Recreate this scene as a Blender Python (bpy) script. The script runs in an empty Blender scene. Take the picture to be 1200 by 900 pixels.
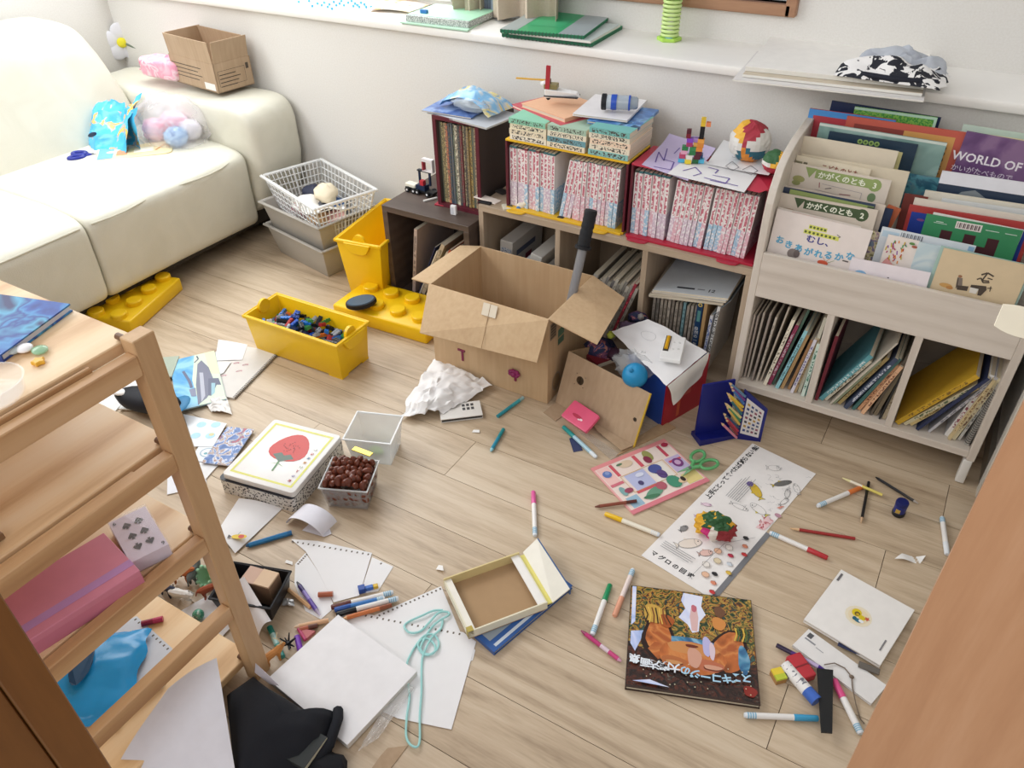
import bpy, bmesh, math, random
from mathutils import Matrix, Vector, noise as mnoise
random.seed(7)
SC = bpy.context.scene
COL = SC.collection
V = Vector
PI = math.pi

# ---------------------------------------------------------------- camera, world, light, exposure
F_PX = 912.33
R_CAM = ((0.85967, 0.51064, -0.01446), (0.29625, -0.52141, -0.80023), (-0.41617, 0.68365, -0.59952))   # rows: right, down, forward
CAM_Z = 1.35
cd = bpy.data.cameras.new('camera')
cam = bpy.data.objects.new('camera', cd); COL.objects.link(cam)
cd.sensor_width = 36.0
cd.lens = F_PX / 1200 * 36
cd.clip_start = 0.02
_r, _d, _f = (V(a) for a in R_CAM)
cam.matrix_world = Matrix(((_r.x, -_d.x, -_f.x, 0), (_r.y, -_d.y, -_f.y, 0), (_r.z, -_d.z, -_f.z, CAM_Z), (0, 0, 0, 1)))
SC.camera = cam

SC.view_settings.view_transform = 'Standard'
SC.view_settings.look = 'None'
SC.view_settings.gamma = 1.0
SC.view_settings.use_curve_mapping = False
SC.view_settings.exposure = 0.12

w = bpy.data.worlds.new('daylight'); SC.world = w; w.use_nodes = True
bg = w.node_tree.nodes['Background']
bg.inputs[0].default_value = (0.93, 0.95, 1.0, 1)
bg.inputs[1].default_value = 0.54

def area(name, loc, target, sx, sy, power, col=(1, 1, 1)):
    l = bpy.data.lights.new(name, 'AREA'); l.shape = 'RECTANGLE'; l.size = sx; l.size_y = sy
    l.energy = power; l.color = col
    o = bpy.data.objects.new(name, l); COL.objects.link(o)
    o.location = loc
    o.rotation_euler = (V(target) - V(loc)).to_track_quat('-Z', 'Y').to_euler()
    return o
area('window_daylight_side', (-3.05, 0.55, 1.75), (-0.9, 1.0, 0.0), 1.7, 1.3, 46, (0.98, 0.99, 1.0))
area('window_daylight_back', (-2.3, 2.2, 1.5), (-1.3, 0.6, 0.1), 1.5, 1.0, 26, (0.95, 0.98, 1.0))
area('fill_light_behind', (-0.6, -1.6, 2.3), (-0.6, 1.4, 0.2), 2.2, 1.4, 32, (1.0, 0.98, 0.96))  # added fill lamp behind the camera, brightens back wall and rack; no known source

# ---------------------------------------------------------------- photo geometry helpers
def ray(px, py):
    a, b = (px - 600) / F_PX, (py - 450) / F_PX
    return _r * a + _d * b + _f
EYE = V((0, 0, CAM_Z))
def at(px, py, z=0.0):
    q = ray(px, py); return EYE + q * ((z - CAM_Z) / q.z)
def aty(px, py, y):
    q = ray(px, py); return EYE + q * (y / q.y)
def atx(px, py, x):
    q = ray(px, py); return EYE + q * (x / q.x)

# ---------------------------------------------------------------- materials
def lin(c):
    c /= 255.0
    return c / 12.92 if c <= 0.04045 else ((c + 0.055) / 1.055) ** 2.4
def rgb(h):
    if isinstance(h, str):
        h = h.lstrip('#'); h = tuple(int(h[i:i + 2], 16) for i in (0, 2, 4))
    return tuple(lin(c) for c in h) + (1.0,)
_M = {}
class NT:
    """tiny node-tree writer"""
    def __init__(self, name):
        self.m = bpy.data.materials.new(name); self.m.use_nodes = True
        self.t = self.m.node_tree; self.n = self.t.nodes; self.b = self.n['Principled BSDF']
    def node(self, typ, **kw):
        o = self.n.new(typ)
        for k, v in kw.items():
            if k.startswith('i_'):
                key = k[2:]; key = int(key) if key.isdigit() else key.replace('_', ' ')
                o.inputs[key].default_value = v
            else: setattr(o, k, v)
        return o
    def link(self, a, ai, b, bi): self.t.links.new(a.outputs[ai], b.inputs[bi])
    def ramp(self, stops, interp='LINEAR'):
        r = self.node('ShaderNodeValToRGB'); e = r.color_ramp; e.interpolation = interp
        while len(e.elements) < len(stops): e.elements.new(0.5)
        for el, (p, c) in zip(e.elements, stops): el.position = p; el.color = rgb(c)
        return r
    def coords(self, kind='Object', scale=(1, 1, 1), rand=False, rot=(0, 0, 0)):
        tc = self.node('ShaderNodeTexCoord'); mp = self.node('ShaderNodeMapping')
        mp.inputs['Scale'].default_value = scale; mp.inputs['Rotation'].default_value = rot
        if rand:
            oi = self.node('ShaderNodeObjectInfo'); vm = self.node('ShaderNodeVectorMath', operation='SCALE')
            cx = self.node('ShaderNodeCombineXYZ'); mu = self.node('ShaderNodeMath', operation='MULTIPLY', i_1=37.0)
            self.link(oi, 'Random', mu, 0); self.link(mu, 0, cx, 0); self.link(oi, 'Random', cx, 1); self.link(mu, 0, cx, 2)
            ad = self.node('ShaderNodeVectorMath', operation='ADD')
            self.link(tc, kind, mp, 'Vector'); self.link(mp, 0, ad, 0); self.link(cx, 0, ad, 1)
            return ad
        self.link(tc, kind, mp, 'Vector'); return mp
    def bump(self, src, out, strength=0.2, dist=0.002):
        b = self.node('ShaderNodeBump'); b.inputs['Strength'].default_value = strength; b.inputs['Distance'].default_value = dist
        self.link(src, out, b, 'Height'); self.link(b, 0, self.b, 'Normal'); return b

def pm(col, rough=0.5, var=0.06, scale=40.0, bump=0.0, spec=0.4, metal=0.0):
    """plain paint / plastic / paper with slight procedural variation"""
    key = ('pm', col, rough, var, scale, bump, spec, metal)
    if key in _M: return _M[key]
    n = NT('plain_' + str(col).strip('#')); c = rgb(col)
    n.b.inputs['Roughness'].default_value = rough; n.b.inputs['Specular IOR Level'].default_value = spec
    n.b.inputs['Metallic'].default_value = metal
    co = n.coords('Object', (1, 1, 1)); ns = n.node('ShaderNodeTexNoise', i_Scale=scale, i_Detail=2.0)
    n.link(co, 0, ns, 'Vector')
    mx = n.node('ShaderNodeMix', data_type='RGBA'); n.link(ns, 'Fac', mx, 0)
    mx.inputs[6].default_value = tuple(x * (1 - var) for x in c[:3]) + (1,)
    mx.inputs[7].default_value = tuple(min(1, x * (1 + var)) for x in c[:3]) + (1,)
    n.link(mx, 2, n.b, 'Base Color')
    if bump: n.bump(ns, 'Fac', bump)
    _M[key] = n.m; return n.m

def clear(col='#f4f8f8', alpha=0.3, rough=0.12):
    key = ('clear', col, alpha, rough)
    if key in _M: return _M[key]
    n = NT('clear_plastic'); n.b.inputs['Base Color'].default_value = rgb(col); n.b.inputs['Roughness'].default_value = rough
    co = n.coords('Object'); ns = n.node('ShaderNodeTexNoise', i_Scale=9.0); n.link(co, 0, ns, 'Vector')
    mr = n.node('ShaderNodeMapRange'); n.link(ns, 'Fac', mr, 0)
    mr.inputs[3].default_value = alpha * 0.8; mr.inputs[4].default_value = min(1, alpha * 1.2)
    n.link(mr, 0, n.b, 'Alpha')
    _M[key] = n.m; return n.m

def wood(name, stops, axis='x', scale=1.0, rough=0.5, rand=True, ring=0.35, knots=False):
    key = ('wood', name)
    if key in _M: return _M[key]
    n = NT(name)
    s = {'x': (1.0, 11, 11), 'y': (11, 1.0, 11), 'z': (11, 11, 1.0)}[axis]
    co = n.coords('Object', tuple(a * scale for a in s), rand)
    n1 = n.node('ShaderNodeTexNoise', i_Scale=1.6, i_Detail=5.0, i_Roughness=0.6, i_Distortion=0.6); n.link(co, 0, n1, 'Vector')
    wv = n.node('ShaderNodeTexWave', wave_type='RINGS', rings_direction={'x': 'X', 'y': 'Y', 'z': 'Z'}[axis],
                i_Scale=0.55, i_Distortion=5.0, i_Detail=2.0); wv.inputs['Detail Scale'].default_value = 0.7
    n.link(co, 0, wv, 'Vector')
    mx = n.node('ShaderNodeMix', data_type='FLOAT', i_0=ring); n.link(n1, 'Fac', mx, 2); n.link(wv, 'Fac', mx, 3)
    n2 = n.node('ShaderNodeTexNoise', i_Scale=14.0, i_Detail=3.0); n.link(co, 0, n2, 'Vector')
    m2 = n.node('ShaderNodeMix', data_type='FLOAT', i_0=0.22); n.link(mx, 0, m2, 2); n.link(n2, 'Fac', m2, 3)
    rp = n.ramp(stops); n.link(m2, 0, rp, 0)
    last = rp
    if knots:
        ck = n.coords('Object', (5.0, 9.0, 5.0) if axis == 'y' else (3.0, 12.0, 3.0), rand); vo = n.node('ShaderNodeTexVoronoi', i_Scale=0.55); n.link(ck, 0, vo, 'Vector')
        kr = n.ramp([(0.0, '#6d4a30'), (0.035, '#8a6242'), (0.09, '#ffffff')]); n.link(vo, 'Distance', kr, 0)
        mk = n.node('ShaderNodeMix', data_type='RGBA', blend_type='MULTIPLY', i_0=0.8); n.link(rp, 0, mk, 6); n.link(kr, 0, mk, 7)
        n.link(mk, 2, n.b, 'Base Color')
    else: n.link(rp, 0, n.b, 'Base Color')
    n.b.inputs['Roughness'].default_value = rough
    n.bump(m2, 0, 0.08, 0.001)
    _M[key] = n.m; return n.m

M_PLANK = wood('light_oak_plank', [(0.27, '#947f67'), (0.38, '#af9a80'), (0.48, '#bfaa8f'), (0.6, '#cab79d'), (0.8, '#d3c2aa')], 'x', 1.7, 0.42, True, 0.14, True)
M_GAP = pm('#54442f', 0.8)
M_PINE = wood('pine_board', [(0.25, '#c9a075'), (0.42, '#dfbd92'), (0.55, '#e8caa2'), (0.8, '#efd8b8')], 'y', 0.9, 0.5, True, 0.45)
M_PINEK = wood('knotty_pine_board', [(0.25, '#cfa472'), (0.45, '#e4bf8d'), (0.6, '#eecd9f'), (0.8, '#f2d8b0')], 'y', 0.9, 0.5, True, 0.3, True)
M_LEG = wood('pine_post', [(0.25, '#a17d58'), (0.45, '#ba956b'), (0.65, '#caa67c'), (0.85, '#d6b68e')], 'z', 0.9, 0.5, True, 0.4)
M_RAIL = wood('pine_rail', [(0.25, '#a98058'), (0.45, '#c0976b'), (0.65, '#cfa97e'), (0.85, '#dab890')], 'y', 0.9, 0.5, True, 0.4)
M_ASH = wood('whitewashed_ash', [(0.25, '#c0b4a7'), (0.5, '#cfc5b9'), (0.75, '#d9d0c5')], 'x', 1.4, 0.5, True, 0.2)
M_ASHV = wood('whitewashed_ash_upright', [(0.25, '#c0b4a7'), (0.5, '#cfc5b9'), (0.75, '#d9d0c5')], 'z', 1.4, 0.5, True, 0.2)
M_GREIGE = wood('grey_oak_board', [(0.25, '#9b8771'), (0.5, '#b19d86'), (0.75, '#bfac95')], 'x', 1.4, 0.5, True, 0.2)
M_GREIGEV = wood('grey_oak_upright', [(0.25, '#9b8771'), (0.5, '#b19d86'), (0.75, '#bfac95')], 'z', 1.4, 0.5, True, 0.2)
M_DARK = wood('dark_walnut_board', [(0.25, '#42362f'), (0.5, '#53453d'), (0.75, '#5f5047')], 'x', 1.4, 0.5, True, 0.2)
M_DOOR = wood('door_veneer', [(0.25, '#a97c5b'), (0.5, '#b48866'), (0.75, '#bd9373')], 'y', 1.6, 0.3, False, 0.1)
M_CASING = wood('brown_casing', [(0.25, '#6d4418'), (0.5, '#7c5020'), (0.75, '#895c28')], 'z', 1.4, 0.45, False, 0.1)
M_WINFRAME = wood('brown_window_frame', [(0.25, '#8a6244'), (0.5, '#a0765a'), (0.75, '#b08868')], 'x', 2.0, 0.5, False, 0.2)

def wallpaper():
    n = NT('woven_wallpaper'); co = n.coords('Object', (1, 1, 1))
    n1 = n.node('ShaderNodeTexNoise', i_Scale=200.0, i_Detail=3.0); n.link(co, 0, n1, 'Vector')
    r = n.ramp([(0.3, '#dfdcd6'), (0.7, '#e5e3de')]); n.link(n1, 'Fac', r, 0); n.link(r, 0, n.b, 'Base Color')
    n.b.inputs['Roughness'].default_value = 0.85; n.bump(n1, 'Fac', 0.1, 0.001); return n.m
M_WALL = wallpaper()
M_SILL = pm('#f3f0ea', 0.35, 0.02)

def cardboard(name, a, b, axis='z'):
    key = ('card', name)
    if key in _M: return _M[key]
    n = NT(name); s = {'x': (6, 90, 90), 'z': (90, 90, 6), 'y': (90, 6, 90)}[axis]
    co = n.coords('Object', s); n1 = n.node('ShaderNodeTexNoise', i_Scale=1.0, i_Detail=2.0); n.link(co, 0, n1, 'Vector')
    c2 = n.coords('Object', (7, 7, 7)); n2 = n.node('ShaderNodeTexNoise', i_Scale=1.0, i_Detail=3.0); n.link(c2, 0, n2, 'Vector')
    mx = n.node('ShaderNodeMix', data_type='FLOAT', i_0=0.5); n.link(n1, 'Fac', mx, 2); n.link(n2, 'Fac', mx, 3)
    r = n.ramp([(0.3, a), (0.7, b)]); n.link(mx, 0, r, 0); n.link(r, 0, n.b, 'Base Color')
    n.b.inputs['Roughness'].default_value = 0.8; n.bump(n1, 'Fac', 0.12, 0.001)
    _M[key] = n.m; return n.m
M_CARD = cardboard('corrugated_cardboard', '#ba9b76', '#c9ad88')
M_CARD2 = cardboard('grey_cardboard', '#a78d70', '#b79e82')
M_CARDIN = cardboard('cardboard_lining', '#a98a66', '#b89a76')

def leather():
    n = NT('cream_leather'); co = n.coords('Object', (1, 1, 1))
    v = n.node('ShaderNodeTexVoronoi', i_Scale=260.0); n.link(co, 0, v, 'Vector')
    w2 = n.node('ShaderNodeTexNoise', i_Scale=7.0, i_Detail=4.0, i_Distortion=1.2); n.link(co, 0, w2, 'Vector')
    mx = n.node('ShaderNodeMix', data_type='FLOAT', i_0=0.85); n.link(v, 'Distance', mx, 2); n.link(w2, 'Fac', mx, 3)
    r = n.ramp([(0.2, '#d3d0bf'), (0.8, '#dfdccd')]); n.link(w2, 'Fac', r, 0); n.link(r, 0, n.b, 'Base Color')
    n.b.inputs['Roughness'].default_value = 0.38; n.bump(mx, 0, 0.3, 0.006); return n.m
M_LEATHER = leather()
M_WHITE = pm('#eceae6', 0.7, 0.02)
M_PAPER = pm('#e9e8e8', 0.75, 0.02)
M_PAGES = pm('#d8cdb6', 0.85, 0.1, 300)
M_YEL = pm('#f0c313', 0.35, 0.03)
M_BLACK = pm('#15161a', 0.5)

def splash(name, stops, scale=8.0, distort=1.5, rough=0.3, kind='Object', interp='LINEAR', detail=3.0):
    """printed art: coloured patches from warped noise"""
    key = ('spl', name)
    if key in _M: return _M[key]
    n = NT(name); co = n.coords(kind, (1, 1, 1), True)
    ns = n.node('ShaderNodeTexNoise', i_Scale=scale, i_Detail=detail, i_Distortion=distort); n.link(co, 0, ns, 'Vector')
    mr = n.node('ShaderNodeMapRange'); mr.inputs[1].default_value = 0.25; mr.inputs[2].default_value = 0.75; n.link(ns, 'Fac', mr, 0)
    r = n.ramp(stops, interp); n.link(mr, 0, r, 0); n.link(r, 0, n.b, 'Base Color')
    n.b.inputs['Roughness'].default_value = rough
    _M[key] = n.m; return n.m

def print_mat(name, base, ink, sx=220.0, sy=60.0, thr=0.5, rough=0.6, kind='Object'):
    """small unreadable print: ink flecks on a base colour"""
    key = ('prt', name)
    if key in _M: return _M[key]
    n = NT(name); co = n.coords(kind, (sx, sy, sy), True)
    ns = n.node('ShaderNodeTexNoise', i_Scale=1.0, i_Detail=2.0); n.link(co, 0, ns, 'Vector')
    r = n.ramp([(thr - 0.02, base), (thr + 0.02, ink)]); n.link(ns, 'Fac', r, 0); n.link(r, 0, n.b, 'Base Color')
    n.b.inputs['Roughness'].default_value = rough
    _M[key] = n.m; return n.m

# ---------------------------------------------------------------- mesh builder
class MB:
    def __init__(s): s.v = []; s.f = []; s.mi = []; s.uv = None
    def add(s, pts, faces, mat=0, M=None):
        o = len(s.v)
        s.v += [tuple((M @ V(p)) if M else p) for p in pts]
        for f in faces: s.f.append(tuple(i + o for i in f)); s.mi.append(mat)
        return s
    def box(s, x0, x1, y0, y1, z0, z1, mat=0, M=None):
        p = [(x, y, z) for z in (z0, z1) for y in (y0, y1) for x in (x0, x1)]
        return s.add(p, [(0, 2, 3, 1), (4, 5, 7, 6), (0, 1, 5, 4), (2, 6, 7, 3), (0, 4, 6, 2), (1, 3, 7, 5)], mat, M)
    def hexa(s, lo, hi, mat=0):
        """box from 4 lower and 4 upper corners (ccw)"""
        return s.add(list(lo) + list(hi), [(3, 2, 1, 0), (4, 5, 6, 7)] + [(i, (i + 1) % 4, (i + 1) % 4 + 4, i + 4) for i in range(4)], mat)
    def prism(s, poly, z0, z1, mat=0, M=None):
        n = len(poly)
        a = sum(poly[i][0] * poly[(i + 1) % n][1] - poly[(i + 1) % n][0] * poly[i][1] for i in range(n))
        if a < 0: poly = poly[::-1]
        p = [(x, y, z0) for x, y in poly] + [(x, y, z1) for x, y in poly]
        return s.add(p, [tuple(range(n))[::-1], tuple(range(n, 2 * n))] + [(i, (i + 1) % n, (i + 1) % n + n, i + n) for i in range(n)], mat, M)
    def lathe(s, prof, seg=12, mat=0, M=None, cap=True):
        """profile [(r, z)] about local z"""
        p = []; f = []
        for r, z in prof:
            for k in range(seg):
                a = 2 * PI * k / seg; p.append((r * math.cos(a), r * math.sin(a), z))
        for j in range(len(prof) - 1):
            for k in range(seg):
                a, b = j * seg + k, j * seg + (k + 1) % seg
                f.append((a, b, b + seg, a + seg))
        if cap:
            f.append(tuple(range(seg))[::-1]); o = (len(prof) - 1) * seg; f.append(tuple(range(o, o + seg)))
        return s.add(p, f, mat, M)
    def tube(s, path, r, seg=8, mat=0, closed=False):
        path = [V(p) for p in path]; n = len(path); rs = r if isinstance(r, (list, tuple)) else [r] * n
        p = []; up = V((0, 0, 1))
        for i, c in enumerate(path):
            a = path[i - 1] if (i or closed) else path[i]; b = path[(i + 1) % n] if (i < n - 1 or closed) else path[i]
            t = (b - a).normalized()
            if abs(t.dot(up)) > 0.95: up = V((1, 0, 0)) if abs(t.x) < 0.9 else V((0, 1, 0))
            x = t.cross(up).normalized(); y = x.cross(t).normalized(); up = y
            for k in range(seg):
                an = 2 * PI * k / seg; p.append(c + x * (rs[i] * math.cos(an)) + y * (rs[i] * math.sin(an)))
        f = []
        for i in range(n if closed else n - 1):
            for k in range(seg):
                a, b = i * seg + k, i * seg + (k + 1) % seg
                c2, d2 = ((i + 1) % n) * seg + (k + 1) % seg, ((i + 1) % n) * seg + k
                f.append((a, b, c2, d2))
        if not closed: f.append(tuple(range(seg))[::-1]); f.append(tuple(range((n - 1) * seg, n * seg)))
        return s.add(p, f, mat)
    def ball(s, c, r, seg=14, rings=9, mat=0, fn=None, M=None):
        """ellipsoid; fn(unit dir) -> radius factor"""
        r = r if isinstance(r, (tuple, list)) else (r, r, r); p = []; f = []
        for j in range(rings + 1):
            th = PI * j / rings
            for k in range(seg):
                ph = 2 * PI * k / seg; d = V((math.sin(th) * math.cos(ph), math.sin(th) * math.sin(ph), -math.cos(th)))
                q = fn(d) if fn else 1.0
                p.append((c[0] + d.x * r[0] * q, c[1] + d.y * r[1] * q, c[2] + d.z * r[2] * q))
        for j in range(rings):
            for k in range(seg):
                a, b = j * seg + k, j * seg + (k + 1) % seg
                if j == 0: f.append((a, b + seg, a + seg))
                elif j == rings - 1: f.append((a, b, a + seg))
                else: f.append((a, b, b + seg, a + seg))
        return s.add(p, f, mat, M)
    def grid(s, fn, nu, nv, mat=0, thick=0.0, M=None):
        """surface fn(u,v)->point, doubled with thickness along -normal when thick"""
        p = [V(fn(i / nu, j / nv)) for j in range(nv + 1) for i in range(nu + 1)]
        W = nu + 1; f = [(j * W + i, j * W + i + 1, (j + 1) * W + i + 1, (j + 1) * W + i) for j in range(nv) for i in range(nu)]
        if not thick: return s.add(p, f, mat, M)
        nr = [V((0, 0, 0)) for _ in p]
        for a, b, c, d in f:
            q = (p[c] - p[a]).cross(p[d] - p[b])
            for i in (a, b, c, d): nr[i] += q
        n = len(p); lo = [p[i] - (nr[i].normalized() if nr[i].length else V((0, 0, 1))) * thick for i in range(n)]
        e = [i for i in range(nu)] ; rim = [(i, i + 1) for i in range(nu)] + [(nu + j * W, nu + (j + 1) * W) for j in range(nv)] \
            + [(nv * W + i + 1, nv * W + i) for i in reversed(range(nu))] + [((j + 1) * W, j * W) for j in reversed(range(nv))]
        return s.add(p + lo, f + [tuple(i + n for i in q[::-1]) for q in f] + [(b, a, a + n, b + n) for a, b in rim], mat, M)
    def build(s, name, mats, parent=None, smooth=False, bevel=0.0, seg=1, subsurf=0, merge=False):
        me = bpy.data.meshes.new(name); me.from_pydata([tuple(p) for p in s.v], [], s.f)
        for m in (mats if isinstance(mats, (list, tuple)) else [mats]): me.materials.append(m)
        me.polygons.foreach_set('material_index', s.mi)
        if bevel or merge:
            b = bmesh.new(); b.from_mesh(me)
            if merge: bmesh.ops.remove_doubles(b, verts=b.verts, dist=1e-5)
            if bevel:
                es = [e for e in b.edges if len(e.link_faces) == 2 and e.calc_face_angle(0) > 0.5]
                bmesh.ops.bevel(b, geom=es, offset=bevel, segments=seg, affect='EDGES', profile=0.5, clamp_overlap=True)
            b.to_mesh(me); b.free()
        if smooth:
            me.polygons.foreach_set('use_smooth', [True] * len(me.polygons))
            me.set_sharp_from_angle(angle=math.radians(smooth if smooth is not True else 50))
        me.update()
        o = bpy.data.objects.new(name, me); COL.objects.link(o)
        if parent: o.parent = parent
        if subsurf:
            md = o.modifiers.new('smooth', 'SUBSURF'); md.levels = subsurf; md.render_levels = subsurf
        return o

def tag(o, label, cat, group=None, kind=None):
    o['label'] = label; o['category'] = cat
    if group: o['group'] = group
    if kind: o['kind'] = kind
    return o
def thing(name, label, cat, M=None, group=None):
    o = bpy.data.objects.new(name, None); COL.objects.link(o); o.empty_display_size = 0.05
    if M is not None: o.matrix_world = M if isinstance(M, Matrix) else Matrix.Translation(V(M))
    return tag(o, label, cat, group)
def frame(o, ex, ey):
    """matrix from origin, x direction and approximate y direction"""
    x = V(ex).normalized(); y = V(ey); y = (y - x * y.dot(x)).normalized(); z = x.cross(y)
    return Matrix(((x.x, y.x, z.x, o[0]), (x.y, y.y, z.y, o[1]), (x.z, y.z, z.z, o[2]), (0, 0, 0, 1)))
def flat(p0, p1, p2, z):
    """frame lying at height z from three photo corners: origin p0, x towards p1, y towards p2; returns M, width, height"""
    a, b, c = at(*p0, z), at(*p1, z), at(*p2, z)
    M = frame(a, b - a, c - a); q = M.inverted() @ c
    if q.y < 0: raise ValueError('left-handed corners')
    return M, (b - a).length, q.y
def flat4(p0, p1, p2, p3, z):
    """best rectangle at height z for four photo corners (ccw): p0 origin, x towards p1, y towards p3"""
    a, b, c, d = (at(*p, z) for p in (p0, p1, p2, p3)); ex = ((b - a) + (c - d)); ey = ((d - a) + (c - b))
    w, h = ex.length / 2, ey.length / 2; x = ex.normalized(); y = ey.normalized(); k = (x + V((y.y, -y.x, 0))).normalized(); M = frame((0, 0, 0), k, V((-k.y, k.x, 0)))
    o = (a + b + c + d) / 4 - M @ V((w / 2, h / 2, 0)); return frame(o, k, V((-k.y, k.x, 0))), w, h
def T(x=0, y=0, z=0): return Matrix.Translation((x, y, z))
def RZ(a): return Matrix.Rotation(a, 4, 'Z')
def RX(a): return Matrix.Rotation(a, 4, 'X')
def RY(a): return Matrix.Rotation(a, 4, 'Y')
def struct(o):
    o['kind'] = 'structure'; return o
def dup(o, parent=None):
    c = o.copy(); COL.objects.link(c)
    if parent: c.parent = parent
    for ch in list(o.children): dup(ch, c)
    return c
ORD = ['first', 'second', 'third', 'fourth', 'fifth', 'sixth', 'seventh', 'eighth', 'ninth', 'tenth', 'eleventh', 'twelfth', 'thirteenth',
       'fourteenth', 'fifteenth', 'sixteenth', 'seventeenth', 'eighteenth', 'nineteenth', 'twentieth', 'twenty-first', 'twenty-second',
       'twenty-third', 'twenty-fourth', 'twenty-fifth', 'twenty-sixth', 'twenty-seventh', 'twenty-eighth', 'twenty-ninth', 'thirtieth']

def face_of(o):
    """print belongs to the cover or lid it is printed on"""
    for c in o.children:
        if c.name.split('.')[0] in ('cover', 'lid'): return c
    return o
_TXT = {}
def text(s, size, m, parent, x, y, z=0.0, width=None, rot=0.0, name='lettering', bold=0.0, stretch=1.0, M=None):
    """flat lettering in the parent's plane; (x, y) is its lower left corner"""
    key = (s, bold)
    if key not in _TXT:
        c = bpy.data.curves.new('glyphs', 'FONT'); c.body = s; c.resolution_u = 2; c.offset = bold
        o = bpy.data.objects.new('glyphs', c); COL.objects.link(o)
        me = bpy.data.meshes.new_from_object(o.evaluated_get(bpy.context.evaluated_depsgraph_get()))
        vs = [v.co.copy() for v in me.vertices]; fs = [tuple(p.vertices) for p in me.polygons]
        bpy.data.objects.remove(o); bpy.data.curves.remove(c); bpy.data.meshes.remove(me)
        _TXT[key] = (vs, fs)
    vs, fs = _TXT[key]
    if not vs: return None
    x0 = min(v.x for v in vs); x1 = max(v.x for v in vs)
    k = size; kx = (width / (x1 - x0)) if width else size * stretch
    MM = M if M is not None else T(x, y, z) @ RZ(rot)
    b = MB(); b.add([(kx * (v.x - x0), k * v.y, 0) for v in vs], fs, 0, MM)
    return b.build(name, m, face_of(parent))

def art(parent, z, shapes, name='cover_print', rough=0.4, M=None):
    """flat printed shapes, each a whisker above the last: ('e',cx,cy,rx,ry,col[,rot]) ('r',x0,y0,x1,y1,col) ('p',pts,col) ('l',pts,width,col)"""
    b = MB(); cols = []; zz = z; out = None; parent = face_of(parent)
    for s in shapes:
        k = s[0]; col = s[-1]
        if k == 'e':
            cx, cy, rx, ry = s[1:5]; rot = s[5] if len(s) == 7 else 0
            pts = [(cx + rx * math.cos(t) * math.cos(rot) - ry * math.sin(t) * math.sin(rot), cy + rx * math.cos(t) * math.sin(rot) + ry * math.sin(t) * math.cos(rot)) for t in [2 * PI * i / 14 for i in range(14)]]
        elif k == 'r': x0, y0, x1, y1 = s[1:5]; pts = [(x0, y0), (x1, y0), (x1, y1), (x0, y1)]
        elif k == 'p': pts = list(s[1])
        if k == 'l':
            L = [V((p[0], p[1])) for p in s[1]]; wd = s[2] / 2; polys = []
            for i in range(len(L) - 1):
                d = (L[i + 1] - L[i]); d = V((-d.y, d.x)).normalized() * wd if d.length else V((0, 0))
                polys.append([L[i] - d, L[i + 1] - d, L[i + 1] + d, L[i] + d])
            area_ = sum((p - q).length for p, q in zip(L, L[1:])) * 0.006
        else:
            polys = [pts]; area_ = (max(p[0] for p in pts) - min(p[0] for p in pts)) * (max(p[1] for p in pts) - min(p[1] for p in pts))
        mm = col if not isinstance(col, str) else pm(col, rough, 0.03)
        big = area_ > 0.00035; t = MB() if big else b        # large shapes are parts of their own, small ink is one part
        if not big and mm not in cols: cols.append(mm)
        for q in polys:
            a = sum(q[i][0] * q[(i + 1) % len(q)][1] - q[(i + 1) % len(q)][0] * q[i][1] for i in range(len(q)))
            if a < 0: q = q[::-1]
            t.add([(p[0], p[1], zz) for p in q], [tuple(range(len(q)))], 0 if big else cols.index(mm), M)
        if big: out = t.build(name, mm, parent)
        zz += 0.00006
    if b.v:
        out = b.build(name, cols, parent)
        if len(b.f) > 2: out['kind'] = 'stuff'             # many tiny ink marks, too small to pick apart
    return out

# ---------------------------------------------------------------- shared makers
def book(name, label, cat, M, w, h, t, cover, pages=None, group=None, hard=0.0, soft=False, plain=False):
    """local x across the cover from the spine, y up the cover, z through the thickness (front cover at z = t)"""
    o = thing(name, label, cat, M, group)
    c = 0.0022 if hard else 0.0009; c = min(c, t * 0.25)
    b = MB(); b.prism([(0, 0), (w, 0), (w, c), (c, c), (c, t - c), (w, t - c), (w, t), (0, t)], 0, h, 0, Matrix(((1, 0, 0, 0), (0, 0, 1, 0), (0, 1, 0, 0), (0, 0, 0, 1))))
    # the prism swaps y and z, so turn its faces outward again
    b.f = [f[::-1] for f in b.f]
    b.build('cover', cover, o)
    MB().box(c, w - hard, hard, h - hard, c, t - c).build('pages', pages or M_PAGES, o)
    return o

def sheet(name, label, cat, px, z, m, lift=None, thick=0.0005, n=8, group=None, zs=None):
    """paper from four photo corners (ccw seen from above) with lift(u,v) above height z"""
    P = [at(*p, z if zs is None else zs[i]) for i, p in enumerate(px)]; o0 = P[0].copy()
    o = thing(name, label, cat, o0, group)
    def fn(u, v):
        q = P[0] * (1 - u) * (1 - v) + P[1] * u * (1 - v) + P[2] * u * v + P[3] * (1 - u) * v - o0
        if lift: q.z += lift(u, v)
        q.z += thick; return q
    k = n if (lift or zs) else 1
    MB().grid(fn, k, k, 0, thick).build('paper', m, o, smooth=bool(lift))
    return o
def cut(name, label, cat, px, z, m, thick=0.0005, group=None, bevel=0):
    """thin piece of any outline traced on the plane at height z"""
    P = [at(*p, z) for p in px]; o0 = P[0].copy(); o = thing(name, label, cat, o0, group)
    MB().prism([((p - o0).x, (p - o0).y) for p in P], 0, thick).build('paper', m, o, bevel=bevel)
    return o

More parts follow.
